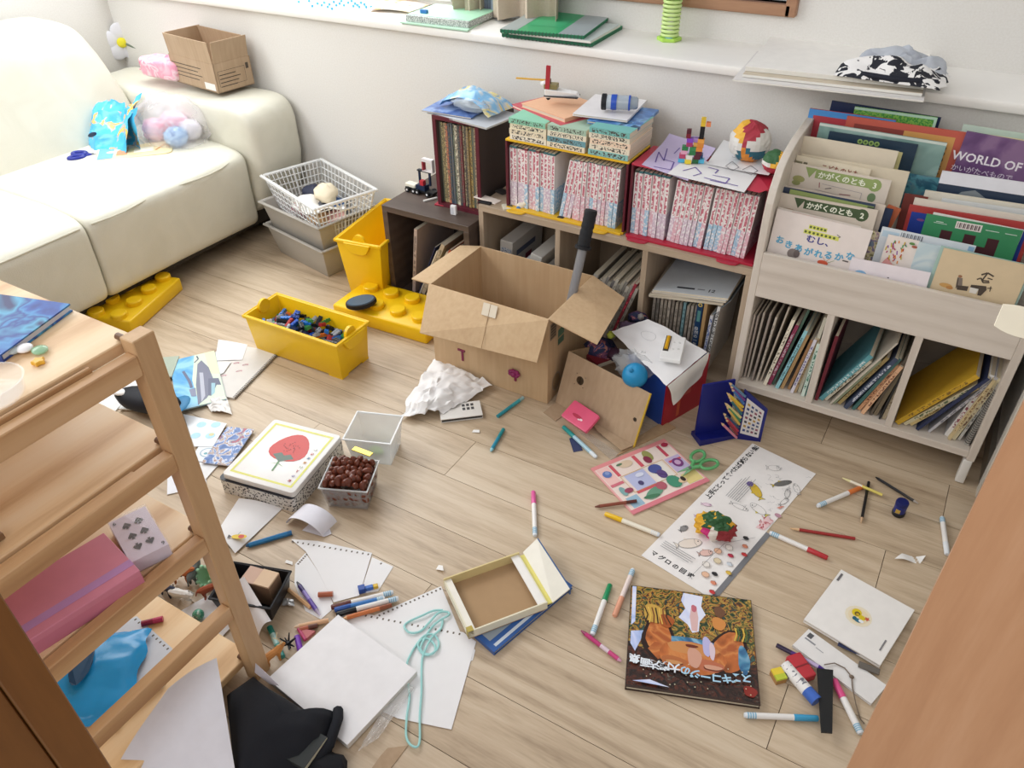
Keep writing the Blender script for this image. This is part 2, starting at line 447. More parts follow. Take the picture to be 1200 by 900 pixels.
# ================================================================ THE SETTING
YB, YW, ZS = 2.12, 2.335, 0.795          # lower wall, recessed window wall, sill top
XL, XR = -3.17, 0.272
fl = struct(MB().box(XL, 1.2, -0.7, YB, -0.02, -0.004).build('floor', M_GAP))
PW, Y0 = 0.1465, 0.542
JOINTS = {4: [-0.89], 5: [0.104], 2: [0.005], 8: [-0.106], 3: [-1.3, 0.6], 1: [-0.72], 0: [0.3], 6: [-1.02], 7: [-1.62], 9: [-1.2]}
rj = random.Random(3)
for k in range(-8, 11):
    ya, yb = Y0 + k * PW, min(Y0 + (k + 1) * PW, YB)
    seeds = JOINTS.get(k, [rj.uniform(-1.5, 0.2)]); xs = sorted(seeds)
    while xs[0] > XL + 0.9: xs.insert(0, xs[0] - rj.choice([1.82, 1.5, 1.82]))
    while xs[-1] < 0.3: xs.append(xs[-1] + 1.82)
    xs = [XL] + [x for x in xs if XL + 0.1 < x < 1.1] + [1.2]
    for a, b in zip(xs[:-1], xs[1:]):
        g = 0.0007
        p = MB().box(a + g - (a + b) / 2, b - g - (a + b) / 2, -PW / 2 + g, yb - ya - PW / 2 - g, -0.006, 0.0).build('plank', M_PLANK, fl)
        p.location = ((a + b) / 2, ya + PW / 2, 0)

struct(MB().box(XL - 0.1, XR + 0.1, YB, YB + 0.1, 0, ZS - 0.03).build('wall_back', M_WALL))
# sill board with a rounded nose
b = MB(); prof = [(YB - 0.028, ZS - 0.012), (YB - 0.024, ZS - 0.026), (YB - 0.012, ZS - 0.03), (YW + 0.05, ZS - 0.03), (YW + 0.05, ZS), (YB - 0.014, ZS), (YB - 0.025, ZS - 0.004)]
b.prism(prof, XL, XR + 0.1, 0, Matrix(((0, 0, 1, 0), (1, 0, 0, 0), (0, 1, 0, 0), (0, 0, 0, 1))))
struct(b.build('trim_1', M_SILL, smooth=40))
# recessed window wall around one wide opening (left, mostly above the frame) and one framed window
W1 = (-2.95, -1.62, ZS + 0.06, 2.0); W2 = (-1.35, -0.535, 0.905, 1.75)
b = MB()
b.box(XL - 0.1, W1[0], YW, YW + 0.1, ZS, 2.5).box(W1[0], W1[1], YW, YW + 0.1, ZS, W1[2]).box(W1[0], W1[1], YW, YW + 0.1, W1[3], 2.5)
b.box(W1[1], W2[0], YW, YW + 0.1, ZS, 2.5).box(W2[0], W2[1], YW, YW + 0.1, ZS, W2[2]).box(W2[0], W2[1], YW, YW + 0.1, W2[3], 2.5)
b.box(W2[1], XR + 0.1, YW, YW + 0.1, ZS, 2.5)
struct(b.build('wall_window', M_WALL))
def window(name, x0, x1, z0, z1, m, fw, glass):
    o = struct(MB().box(x0 - 0.015, x1 + 0.015, YW - 0.022, YW + 0.03, z0 - fw, z0).box(x0 - 0.015, x1 + 0.015, YW - 0.022, YW + 0.03, z1, z1 + fw)
               .box(x0 - fw, x0, YW - 0.022, YW + 0.03, z0 - fw, z1 + fw).box(x1, x1 + fw, YW - 0.022, YW + 0.03, z0 - fw, z1 + fw).build(name, m, bevel=0.003))
    MB().box(x0, x1, YW + 0.045, YW + 0.05, z0, z1).build('pane', glass, o)
    MB().box((x0 + x1) / 2 - 0.018, (x0 + x1) / 2 + 0.018, YW + 0.03, YW + 0.044, z0, z1).build('sash', m, o)
window('window_1', *W1, pm('#efeeea', 0.4), 0.035, clear('#eef4f8', 0.12, 0.05))
window('window_2', *W2, M_WINFRAME, 0.03, pm('#566277', 0.12, 0.1, 6))
struct(MB().box(XL - 0.1, XL, -0.7, YW + 0.1, 0, 2.5).build('wall_left', M_WALL))
struct(MB().box(XR, XR + 0.1, 0.75, YB, 0, 2.5).build('wall_right', M_WALL))
struct(MB().box(XR - 0.012, XR, 0.75, YB, 0, 0.06).build('baseboard_right', pm('#8d8578', 0.5)))
struct(MB().box(XR - 0.014, XR + 0.02, 1.70, 1.735, 0, 2.3).build('trim_2', pm('#cfc9bf', 0.4)))

# open door leaf beside the camera and the door casing on the other side
de = V((0.091, 0.60, 0)); dirh = V((0.80, -0.60, 0)).normalized()
dM = frame((de.x, de.y, 0.01), dirh, (0, 0, 1))
dr = bpy.data.objects.new('door_1', None); COL.objects.link(dr); dr.matrix_world = dM; struct(dr)
struct(MB().box(0, 0.74, 0, 2.0, -0.034, 0.0).build('door_leaf', M_DOOR, dr, bevel=0.002))
hb = MB(); hb.lathe([(0.026, 0), (0.026, 0.008), (0.010, 0.012), (0.010, 0.045)], 16, 0, T(0.66, 0.98, 0.0)); hb.tube([(0.66, 0.98, 0.045), (0.60, 0.98, 0.05), (0.55, 0.98, 0.05)], 0.009, 10)
struct(hb.build('door_handle', pm('#b9b6ae', 0.25, 0.02, metal=1.0), dr, smooth=True))
cx = -0.43; y1 = cx / -4.333; y2 = cx / -5.90
struct(MB().box(cx - 0.12, cx, y2, y1, 0, 2.2).build('trim_3', M_CASING, bevel=0.001))
struct(MB().box(cx - 0.15, cx - 0.004, y2 - 0.03, y2 - 0.0005, 0, 2.2).build('trim_4', M_CASING, bevel=0.001))

# ================================================================ FURNITURE
def pillow(mb, c, h, e=0.3, seg=36, rings=20, fn=None, mat=0, ey=None):
    """rounded leather block; fn(point)->point deforms it"""
    sg = lambda a, p: math.copysign(abs(a) ** p, a)
    p = []; f = []
    for j in range(rings + 1):
        th = -PI / 2 + PI * j / rings
        for k in range(seg):
            ph = 2 * PI * k / seg
            q = V((c[0] + h[0] * sg(math.cos(th), e) * sg(math.cos(ph), e), c[1] + h[1] * sg(math.cos(th), ey or e) * sg(math.sin(ph), ey or e), c[2] + h[2] * sg(math.sin(th), e)))
            p.append(fn(q) if fn else q)
    for j in range(rings):
        for k in range(seg):
            a, b = j * seg + k, j * seg + (k + 1) % seg
            f.append((a, b, b + seg, a + seg))
    return mb.add(p, f, mat)
def wrinkle(q, amp=0.004, s=9.0):
    return q + V((mnoise.noise(q * s), mnoise.noise(q * s + V((9, 3, 1))), mnoise.noise(q * s + V((2, 7, 5))))) * amp

so = V((-2.7, 1.1, 0))
sofa = thing('sofa', 'cream leather sofa with rounded arm along the side wall', 'sofa', so)
def sb(name, fnbuild, m=M_LEATHER, sm=True):
    b = MB(); fnbuild(b); b.v = [tuple(V(p) - so) for p in b.v]; return b.build(name, m, sofa, smooth=sm)
def seat_fn(q):
    d = (q.x + 2.58) / 0.36
    q = q + V((0, 0, 0.018 * (1 - d * d) if q.z > 0.3 else 0)); q.x += 0.02 * (q.z - 0.3)
    return wrinkle(q, 0.006, 6)
def seat(y0, y1): return lambda b: pillow(b, (-2.60, (y0 + y1) / 2, 0.215), (0.375, (y1 - y0) / 2, 0.145), 0.22, 64, 30, seat_fn, 0, 0.04)
sb('seat_cushion', seat(1.196, 1.862)); sb('seat_cushion', seat(0.49, 1.206)); sb('seat_cushion', seat(-0.25, 0.495))
def arm_fn(q):
    q = q.copy(); k = (q.z - 0.30) / 0.22
    q.x += 0.02 * k if q.x > -2.6 else 0
    q.z += 0.02 * math.sin((q.x + 2.2) * 3) if q.z > 0.4 else 0
    if q.x > -2.5: q.x -= 0.05 * k * k
    return wrinkle(q, 0.005, 7)
sb('armrest', lambda b: pillow(b, (-2.66, 1.985, 0.30), (0.475, 0.13, 0.215), 0.25, 60, 30, arm_fn))
def back_fn(q):
    q = q.copy(); k = (q.z - 0.35) / 0.4
    q.x -= 0.16 * k
    if q.y > 1.2 and k > 0: q.y -= 0.05 * k * k
    return wrinkle(wrinkle(q, 0.01, 4), 0.004, 16)
def back(y0, y1): return lambda b: pillow(b, (-2.88, (y0 + y1) / 2, 0.48), (0.13, (y1 - y0) / 2, 0.27), 0.38, 60, 36, back_fn, 0, 0.22)
sb('backrest', back(1.16, 1.865)); sb('backrest', back(0.48, 1.15)); sb('backrest', back(-0.25, 0.47))
sb('base', lambda b: b.box(-3.12, -2.28, -0.2, 2.08, 0.055, 0.12), pm('#3a352f', 0.7), False)
for x in (-3.05, -2.36):
    for y in (-0.1, 1.98): sb('leg', lambda b: b.lathe([(0.022, 0), (0.028, 0.056)], 12, 0, T(x, y, 0)), pm('#2a2522', 0.5))
# raised seam cords
S = lambda pts: (lambda b: b.tube(pts, 0.0028, 6))
sb('seam', S([(-2.232 + 0.012 * math.sin(i), 1.22 + i * 0.057, 0.337 + 0.004 * (i > 9)) for i in range(12)]), pm('#c9c5b3', 0.6))
sb('seam', S([(-2.232, 0.52 + i * 0.06, 0.337) for i in range(12)]), pm('#c9c5b3', 0.6))

# ---- tiered pine rack by the door casing
rx, ry = -0.888, 0.492
rack = thing('tiered_rack', 'bare pine tiered rack with four shelf boards by the door casing', 'rack', (rx, ry, 0))
def rk(name, b, m, parent=rack, bevel=0.0015): return b.build(name, m, parent, bevel=bevel)
PH = 0.785
for x in (0.0, -1.15):
    for y in (0.0, -0.62):
        rk('post', MB().box(x - 0.014, x + 0.014, y - 0.0175, y + 0.0175, 0, PH), M_LEG)
for z in (0.748, 0.572, 0.390, 0.213):
    for x in (0.0, -1.15):
        rk('rail', MB().box(x - 0.006, x + 0.014, -0.6, -0.0175, z - 0.0165, z + 0.0165), M_RAIL)
BZ = (0.775, 0.590, 0.400, 0.045)
for i, z in enumerate(BZ):
    rk('shelf_board', MB().box(-1.11, -0.016, -0.60, 0.006, z - 0.018, z), M_PINEK if i == 3 else M_PINE)
for z in BZ:
    rk('shelf_peg', MB().lathe([(0.005, 0), (0.005, 0.014)], 10, 0, T(-0.012, -0.012, z + 0.005) @ RY(-PI / 2)), pm('#6d4c33', 0.5), bevel=0)
    if z > 0.1: rk('shelf_cleat', MB().box(-0.013, -0.0065, -0.30, -0.07, z - 0.024, z - 0.004), M_RAIL)

# ---- dark cube cabinet
YD = 1.77
dc = thing('dark_cube_cabinet', 'small dark brown open cube cabinet beside the yellow bin', 'cabinet', (-1.385, YD, 0))
HD, WD, DD, TB = 0.332, 0.165, 0.335, 0.02
for nm, a in (('top_panel', (-WD, WD, 0, DD, HD - TB, HD)), ('bottom_panel', (-WD + TB, WD - TB, 0, DD, 0.0, TB)),
              ('side_panel', (-WD, -WD + TB, 0, DD, 0, HD - TB)), ('side_panel', (WD - TB, WD, 0, DD, 0, HD - TB)),
              ('back_panel', (-WD + TB, WD - TB, DD - 0.006, DD, TB, HD - TB))):
    MB().box(*a).build(nm, M_DARK if nm != 'back_panel' else pm('#3b3430', 0.6), dc, bevel=0.001)

# ---- wooden three-bay cabinet lying along the wall
YC, HC = 1.815, 0.388
wc = thing('cabinet', 'low grey oak cabinet with three open bays under the comic cases', 'cabinet', (-0.79, YC, 0))
x0, x1 = -0.422, 0.408; DC = 0.295
v1, v2 = -0.952 + 0.79, -0.683 + 0.79
for nm, a, m in (('top_panel', (x0, x1, 0, DC, HC - 0.02, HC), M_GREIGE), ('bottom_panel', (x0 + 0.016, x1 - 0.016, 0, DC, 0.0, 0.018), M_GREIGE),
                 ('side_panel', (x0, x0 + 0.016, 0, DC, 0, HC - 0.02), M_GREIGEV), ('side_panel', (x1 - 0.016, x1, 0, DC, 0, HC - 0.02), M_GREIGEV),
                 ('divider', (v1, v1 + 0.016, 0.002, DC - 0.005, 0.018, HC - 0.02), M_GREIGEV), ('divider', (v2, v2 + 0.016, 0.002, DC - 0.005, 0.018, HC - 0.02), M_GREIGEV),
                 ('back_panel', (x0 + 0.016, x1 - 0.016, DC - 0.005, DC, 0.018, HC - 0.02), pm('#8f7d69', 0.6))):
    MB().box(*a).build(nm, m, wc, bevel=0.001)

# ---- white book rack
YR = 1.735
RX0, RX1 = -0.367, 0.230
br = thing('book_rack', 'whitewashed picture book rack with tiered display above three bays', 'rack', (0, YR, 0))
sp = [(0, 0.07), (0, 0.56), (0.004, 0.60), (0.016, 0.635), (0.045, 0.672), (0.09, 0.695), (0.15, 0.708), (0.22, 0.714), (0.30, 0.718), (0.34, 0.718), (0.34, 0.07)]
MX = Matrix(((0, 0, 1, 0), (1, 0, 0, 0), (0, 1, 0, 0), (0, 0, 0, 1)))
for x in (RX0, RX1 - 0.018): MB().prism(sp, x, x + 0.018, 0, MX).build('side_panel', M_ASHV, br, bevel=0.0015)
for nm, a, m in (('bottom_shelf', (RX0 + 0.018, RX1 - 0.018, 0.0, 0.34, 0.078, 0.098), M_ASH),
                 ('middle_shelf', (RX0 + 0.018, RX1 - 0.018, 0.012, 0.34, 0.366, 0.380), M_ASH),
                 ('front_board', (RX0 + 0.018, RX1 - 0.018, 0.0, 0.012, 0.362, 0.48), M_ASH),
                 ('divider', (-0.174, -0.157, 0.001, 0.33, 0.098, 0.366), M_ASHV), ('divider', (0.020, 0.037, 0.001, 0.33, 0.098, 0.366), M_ASHV),
                 ('tier_board', (RX0 + 0.018, RX1 - 0.018, 0.088, 0.097, 0.38, 0.53), M_ASH), ('tier_board', (RX0 + 0.018, RX1 - 0.018, 0.168, 0.177, 0.38, 0.58), M_ASH),
                 ('tier_board', (RX0 + 0.018, RX1 - 0.018, 0.245, 0.254, 0.38, 0.62), M_ASH),
                 ('back_panel', (RX0 + 0.018, RX1 - 0.018, 0.334, 0.34, 0.098, 0.70), pm('#b4a899', 0.6))):
    MB().box(*a).build(nm, m, br, bevel=0.001)
for x in (RX0 + 0.002, RX1 - 0.022):
    b = MB(); b.prism([(0.0, 0.07), (0.0, 0.045), (-0.006, 0.004), (0.0, 0.0), (0.022, 0.0), (0.03, 0.04), (0.06, 0.07)], x, x + 0.02, 0, MX)
    b.build('foot', pm('#dedbd4', 0.5), br, bevel=0.003, seg=2, smooth=True)
    MB().box(x, x + 0.02, 0.29, 0.32, 0, 0.07).build('foot', pm('#dedbd4', 0.5), br)

# ================================================================ HELPERS FOR LOOSE THINGS
def rise(base, px, py):
    """height above base of the photo point on the vertical line through base"""
    q = ray(px, py); hx = (base[0] * q.x + base[1] * q.y) / (q.x * q.x + q.y * q.y)
    return CAM_Z + q.z * hx - base[2]
def crumple(r, amp, freq, sx=1, sy=1, sz=1, flat=None, seed=0, seg=22, rings=14, mat=0, mb=None, c=(0, 0, 0), sharp=True):
    off = V((seed * 3.7, seed * 1.3, seed * 2.1))
    def fn(d):
        a = mnoise.noise(d * freq + off); b2 = abs(mnoise.noise(d * freq * 2.1 + off * 2))
        return 1 + amp * a + amp * 0.7 * b2
    b = mb or MB(); n0 = len(b.v)
    b.ball(c, (r * sx, r * sy, r * sz), seg, rings, mat, fn)
    if flat is not None: b.v[n0:] = [(x, y, max(z, flat)) for x, y, z in b.v[n0:]]
    return b
def facecols(b, cols, fn):
    """give each face a material index by its centre"""
    for i, f in enumerate(b.f):
        c = V((0, 0, 0))
        for k in f: c += V(b.v[k])
        b.mi[i] = fn(c / len(f))
def upright(x, y, z, lean=0.0):
    """frame of a book standing spine-out toward the room, leaning right by lean degrees"""
    a = math.radians(lean); return frame((x, y, z), (0, 1, 0), (math.sin(a), 0, math.cos(a)))
M_FLECK = {}
def fleck(base, ink, sx=500.0, sy=260.0, thr=0.52):
    return print_mat('fleck' + base + ink + str(thr), base, ink, sx, sy, thr)
def spine_strip(o, t, y0, y1, m, inset=0.18):
    z0, z1 = t * inset, t * (1 - inset)
    MB().add([(-0.0003, y0, z0), (-0.0003, y0, z1), (-0.0003, y1, z1), (-0.0003, y1, z0)], [(0, 1, 2, 3)]).build('spine_print', m, face_of(o))

# ================================================================ ON THE SOFA AND ITS ARM
AZ = 0.519
bA = at(257, 110, AZ); bB = at(302, 97, AZ); bC = at(213, 92, AZ); hb_ = rise(bA, 246, 50)
Mb = frame(bA, bB - bA, bC - bA); wx = (bB - bA).length * 0.92; wy = (Mb.inverted() @ bC).y * 0.96
sbx = thing('cardboard_box', 'small open cardboard box standing on the sofa arm', 'box', Mb)
MB().box(0, wx, 0, wy, 0, 0.003).build('bottom', M_CARD2, sbx)
hh = hb_ * 0.58
b = MB(); b.box(0, wx, 0, 0.003, 0, hh).box(0, wx, wy - 0.003, wy, 0, hh).box(0, 0.003, 0, wy, 0, hh).box(wx - 0.003, wx, 0, wy, 0, hh); b.build('walls', M_CARD2, sbx)
for a in ((0.004, wx - 0.004, 0.001, 0.004, hh, hb_, 0, -0.01), (0.004, wx - 0.004, wy - 0.004, wy - 0.001, hh, hb_, 0, 0.0), (0.001, 0.004, 0.004, wy - 0.004, hh, hb_, -0.006, 0), (wx - 0.004, wx - 0.001, 0.004, wy - 0.004, hh, hb_, -0.012, 0)):
    x0_, x1_, y0_, y1_, z0_, z1_, dx, dy = a
    MB().hexa([(x0_, y0_, z0_), (x1_, y0_, z0_), (x1_, y1_, z0_), (x0_, y1_, z0_)], [(x0_ + dx, y0_ + dy, z1_), (x1_ + dx, y0_ + dy, z1_), (x1_ + dx, y1_ + dy, z1_), (x0_ + dx, y1_ + dy, z1_)]).build('flap', M_CARD2, sbx)
FRONT = Matrix(((1, 0, 0, 0), (0, 0, -1, -0.0004), (0, 1, 0, 0), (0, 0, 0, 1)))
LEFTF = Matrix(((0, 0, -1, -0.0004), (-1, 0, 0, wy), (0, 1, 0, 0), (0, 0, 0, 1)))
inkc = '#4e4338'
fr_sh = [('l', [(0.012, 0.02), (wx - 0.03, 0.02), (wx - 0.03, hh * 0.72), (0.012, hh * 0.72), (0.012, 0.02)], 0.0012, inkc)] + \
        [('r', 0.016, hh * (0.18 + 0.13 * i), wx * (0.55 + 0.06 * (i % 3)), hh * (0.21 + 0.13 * i), inkc) for i in range(4)] + [('r', wx - 0.024, hh * 0.6, wx - 0.012, hh * 0.8, inkc)]
art(sbx, 0, fr_sh, 'box_print', M=FRONT)
art(sbx, 0, [('r', 0.01, hh * (0.3 + 0.14 * i), wy * (0.62 + 0.08 * (i % 2)), hh * (0.33 + 0.14 * i), inkc) for i in range(4)] + [('r', wy * 0.72, 0.006, wy * 0.95, 0.03, '#e8e6e0'), ('r', wy * 0.6, hb_ * 0.74, wy * 0.78, hb_ * 0.93, '#e8e6e0')], 'box_print', M=LEFTF)

def pack_fn(q): return q + V((mnoise.noise(q * 30), mnoise.noise(q * 30 + V((5, 1, 2))), mnoise.noise(q * 28 + V((1, 8, 3))))) * 0.006
pc = at(192, 92, AZ); M_PINKPK = splash('pink_pack_print', [(0.25, '#f3c3d1'), (0.5, '#ee9fb8'), (0.62, '#f6dbe2'), (0.8, '#e57f9f')], 14, 1.0, 0.35)
pk = thing('tissue_pack', 'pink plastic wrapped pack lying beside the small cardboard box on the arm', 'pack', (pc.x, pc.y + 0.02, AZ))
b = MB(); pillow(b, (0, 0.0, 0.038), (0.105, 0.05, 0.036), 0.4, 28, 14, pack_fn); b.build('wrapper', M_PINKPK, pk, smooth=True)
MB().box(-0.12, -0.1, -0.03, 0.03, 0.02, 0.024).build('seal', M_PINKPK, pk)

fc = at(146, 60, AZ + 0.02); fw = thing('toy_flower', 'white felt toy flower on a green stem at the wall end of the arm', 'toy', T(fc.x, fc.y, AZ) @ RZ(0.95))
for k in range(5):
    a = 2 * PI * k / 5 + 0.3; px_, pz_ = 0.042 * math.cos(a), 0.055 + 0.042 * math.sin(a)
    MB().ball((px_, 0, pz_), (0.034, 0.007, 0.034), 14, 8).build('petal', pm('#e4e4ea', 0.8, 0.04), fw, smooth=True)
MB().ball((0, -0.008, 0.055), (0.02, 0.01, 0.02), 12, 8).build('flower_centre', pm('#eee33c', 0.7), fw, smooth=True)
MB().tube([RZ(-0.95) @ V(p) for p in ((-0.006, 0.006, 0.055), (0.08, 0.012, 0.035), (0.20, 0.015, 0.012), (0.28, 0.015, 0.008))], 0.006, 8).build('stem', pm('#7d8a78', 0.7), fw, smooth=True)

SZ = 0.366
# printed blue bag, clear bag of pink things, packet and scissors on the seat
bc = at(122, 178, SZ); M_BLUEBAG = splash('blue_bag_print', [(0.0, '#46b9ea'), (0.62, '#54c2ee'), (0.70, '#e8b07a'), (0.8, '#f0d060'), (0.9, '#3a3c50')], 16, 0.6, 0.25)
bb = thing('plastic_bag', 'light blue printed plastic bag crumpled on the sofa seat', 'bag', (bc.x - 0.02, bc.y + 0.07, SZ))
def bagfn(u, v):
    x = -0.15 + 0.28 * u + 0.02 * v; z = 0.005 + 0.17 * v * (0.55 + 0.45 * u) + 0.02 * math.sin(7 * u) * v; y = -0.07 + 0.12 * v + 0.02 * math.sin(9 * u + 4 * v)
    q = V((x, y, z)); return q + V((mnoise.noise(q * 28), mnoise.noise(q * 28 + V((3, 3, 3))), mnoise.noise(q * 30 + V((7, 1, 0))))) * 0.014
b = MB(); b.grid(bagfn, 20, 16, 0, 0.0012); b.v = [(x, y, max(z, 0.0)) for x, y, z in b.v]; b.build('bag_front', M_BLUEBAG, bb, smooth=60)
b = MB(); b.grid(lambda u, v: bagfn(u, v * 0.8) + V((0.015, 0.055 * (1 - v), 0.0)), 14, 10, 0, 0.001); b.v = [(x, y, max(z, 0.0)) for x, y, z in b.v]; b.build('bag_back', M_BLUEBAG, bb, smooth=60)
b = MB(); b.ball((-0.005, -0.075, 0.062), (0.03, 0.004, 0.008), 12, 6); b.v = [(x, y - 0.002, z + x * 0.35) for x, y, z in b.v]; b.build('handle_hole', pm('#1d3350', 0.6), bb)

cc = at(185, 172, SZ); cb = thing('clear_bag', 'clear plastic bag of pink and blue wrapped sweets beside the blue bag', 'bag', (cc.x + 0.01, cc.y + 0.07, SZ))
crumple(0.125, 0.16, 2.6, 1.15, 0.85, 0.85, -0.055, 4, 28, 18, c=(0, 0, 0.055)).build('film', clear('#e9e6ee', 0.32, 0.08), cb, smooth=60)
for i, (x, y, z, r, m) in enumerate(((-0.055, -0.03, 0.042, 0.048, M_PINKPK), (0.0, 0.02, 0.06, 0.05, M_PINKPK), (-0.05, 0.04, 0.05, 0.045, M_PINKPK), (0.06, -0.035, 0.036, 0.042, splash('blue_wrap', [(0.3, '#6aa6dc'), (0.6, '#a9d2f0'), (0.8, '#4c86c4')], 24, 1.0)), (0.065, 0.03, 0.045, 0.042, splash('white_wrap', [(0.3, '#dfdfe6'), (0.7, '#f2eef4')], 20, 1.0)))):
    crumple(r, 0.18, 3, 1.0, 0.9, 0.85, None, i + 2, 14, 9, c=(x, y, z)).build('wrapped_sweet', m, cb, smooth=60)

Mp, w_, h_ = flat((110, 193), (203, 182), (106, 178), SZ)
pp = thing('toy_packet', 'yellow and white printed packet lying flat in front of the bags', 'packet', Mp)
b = MB(); pillow(b, (w_ / 2, h_ / 2, 0.006), (w_ / 2, h_ / 2, 0.006), 0.25, 24, 10); b.build('wrapper', pm('#ecdcae', 0.35), pp, smooth=True)
art(pp, 0.0126, [('r', 0.012, 0.008, w_ * 0.24, h_ - 0.008, '#76b4dd'), ('r', w_ * 0.28, h_ * 0.2, w_ * 0.42, h_ * 0.8, '#e09a6a'), ('e', w_ * 0.2, h_ * 0.5, 0.014, 0.012, '#f2e2c0'), ('r', w_ * 0.5, h_ * 0.25, w_ * 0.75, h_ * 0.6, '#f3ecd6'), ('l', [(w_ * 0.78, h_ * 0.3), (w_ * 0.9, h_ * 0.7), (w_ * 0.96, h_ * 0.4)], 0.006, '#c88a4a')], 'packet_print')
def ring_path(cx_, cy_, rx_, ry_, z, rot=0, n=16):
    return [(cx_ + rx_ * math.cos(t) * math.cos(rot) - ry_ * math.sin(t) * math.sin(rot), cy_ + rx_ * math.cos(t) * math.sin(rot) + ry_ * math.sin(t) * math.cos(rot), z) for t in [2 * PI * i / n for i in range(n)]]
def scissors(name, label, p_handle, p_tip, z, col, L=0.13, blade='#b8bcc0', spread=0.35, hr=0.0042):
    a, c = at(*p_handle, z), at(*p_tip, z); M = frame(a, c - a, V((-(c - a).y, (c - a).x, 0)))
    o = thing(name, label, 'scissors', M)
    for s in (1, -1):
        MB().tube(ring_path(0.0, s * 0.019, 0.024, 0.015, 0.005, -s * 0.25), hr, 8, closed=True).build('handle', pm(col, 0.35), o, smooth=True)
        b = MB(); b.tube([(0.02, s * 0.012, 0.005), (0.05, -s * 0.002, 0.005)], 0.005, 8); b.build('shank', pm(col, 0.35), o, smooth=True)
        e = V((L, -s * 0.012 * spread * 2, 0)); b = MB(); b.prism([(0.045, -s * 0.006), (0.05, s * 0.004), (L, -s * 0.012 * spread * 2)], 0.003 + 0.002 * (s > 0), 0.005 + 0.002 * (s > 0)); b.build('blade', pm(blade, 0.25, 0.02, metal=0.8 if blade.startswith('#b') else 0.0), o)
    MB().lathe([(0.004, 0), (0.004, 0.009)], 10, 0, T(0.05, 0, 0.001)).build('pivot', pm('#8d9094', 0.3, metal=0.7), o)
    return o
scissors('scissors', 'dark blue handled toy scissors lying on the sofa seat', (92, 184), (135, 181), SZ + 0.004, '#1b2a8c', 0.11, hr=0.0075)

# ================================================================ BINS, BASKET AND YELLOW BRICK BOXES
def tub(mb, lo, hi, z0, z1, t, mat=0):
    """open tub from floor rectangle lo=(x0,x1,y0,y1) to rim rectangle hi"""
    def ring(r, z, i): return [(r[0] + i, r[2] + i, z), (r[1] - i, r[2] + i, z), (r[1] - i, r[3] - i, z), (r[0] + i, r[3] - i, z)]
    A, B, C_, D = ring(lo, z0, 0), ring(hi, z1, 0), ring(hi, z1, t), ring(lo, z0 + t, t)
    o = len(mb.v); mb.add(A + B + C_ + D, [(3, 2, 1, 0), (12, 13, 14, 15)] + [(i, (i + 1) % 4, (i + 1) % 4 + 4, i + 4) for i in range(4)] + [(i + 4, (i + 1) % 4 + 4, (i + 1) % 4 + 8, i + 8) for i in range(4)] + [(i + 8, (i + 1) % 4 + 8, (i + 1) % 4 + 12, i + 12) for i in range(4)], mat)
def rim(mb, r, z, ow, th, mat=0):
    x0_, x1_, y0_, y1_ = r
    mb.box(x0_ - ow, x1_ + ow, y0_ - ow, y0_, z - th, z, mat).box(x0_ - ow, x1_ + ow, y1_, y1_ + ow, z - th, z, mat).box(x0_ - ow, x0_, y0_, y1_, z - th, z, mat).box(x1_, x1_ + ow, y0_, y1_, z - th, z, mat)
M_GREYPL = pm('#a9a49b', 0.45, 0.03)
gc = at(372, 322); g0 = V((-1.955, 1.888, 0))
def grey_bin(z, label, dx=0.0, dy=0.0, rot=0.0):
    o = thing('storage_bin', label, 'bin', T(g0.x + dx, g0.y + dy, z) @ RZ(rot), 'stacked grey bins')
    b = MB(); tub(b, (-0.145, 0.145, -0.098, 0.098), (-0.17, 0.17, -0.12, 0.12), 0.0, 0.118, 0.004); b.build('tub', M_GREYPL, o, bevel=0.012, seg=3, smooth=True)
    b = MB(); rim(b, (-0.17, 0.17, -0.12, 0.12), 0.12, 0.01, 0.008); b.build('rim', M_GREYPL, o, bevel=0.003, smooth=True)
    return o
grey_bin(0.0, 'lower grey plastic bin standing on the floor below the other bin', 0.0, 0.0, -0.20)
grey_bin(0.088, 'upper grey plastic bin nested under the white mesh basket', 0.0, 0.0, -0.19)
bk = thing('mesh_basket', 'white translucent mesh basket of toys on the grey bins', 'basket', T(-1.942, 1.898, 0.140) @ RZ(-0.33))
M_BASK = clear('#eff0ee', 0.66, 0.3)
lo, hi, hz = (-0.15, 0.15, -0.085, 0.085), (-0.187, 0.187, -0.115, 0.115), 0.142
MB().box(lo[0], lo[1], lo[2], lo[3], 0, 0.003).build('bottom', M_BASK, bk)
b = MB()
def lerp_rect(k, side, t):
    r = [lo[i] + (hi[i] - lo[i]) * k for i in range(4)]; z = hz * k
    return {0: (r[0] + (r[1] - r[0]) * t, r[2], z), 1: (r[1], r[2] + (r[3] - r[2]) * t, z), 2: (r[1] + (r[0] - r[1]) * t, r[3], z), 3: (r[0], r[3] + (r[2] - r[3]) * t, z)}[side]
for side in range(4):
    for i in range(15):
        t = i / 14; b.tube([lerp_rect(0, side, t), lerp_rect(1, side, t)], 0.0024 if i % 7 else 0.004, 4)
    for k in (0.02, 0.2, 0.36, 0.52, 0.68, 0.84): b.tube([lerp_rect(k, side, 0), lerp_rect(k, side, 1)], 0.002, 4)
lat = b.build('lattice', M_BASK, bk); lat['kind'] = 'stuff'
b = MB(); rim(b, hi, hz + 0.004, 0.012, 0.01); b.build('rim', M_BASK, bk, bevel=0.003)
MB().tube([(0.195, -0.04, hz), (0.203, -0.03, hz - 0.03), (0.203, 0.03, hz - 0.03), (0.195, 0.04, hz)], 0.004, 6).build('handle', M_BASK, bk, smooth=True)
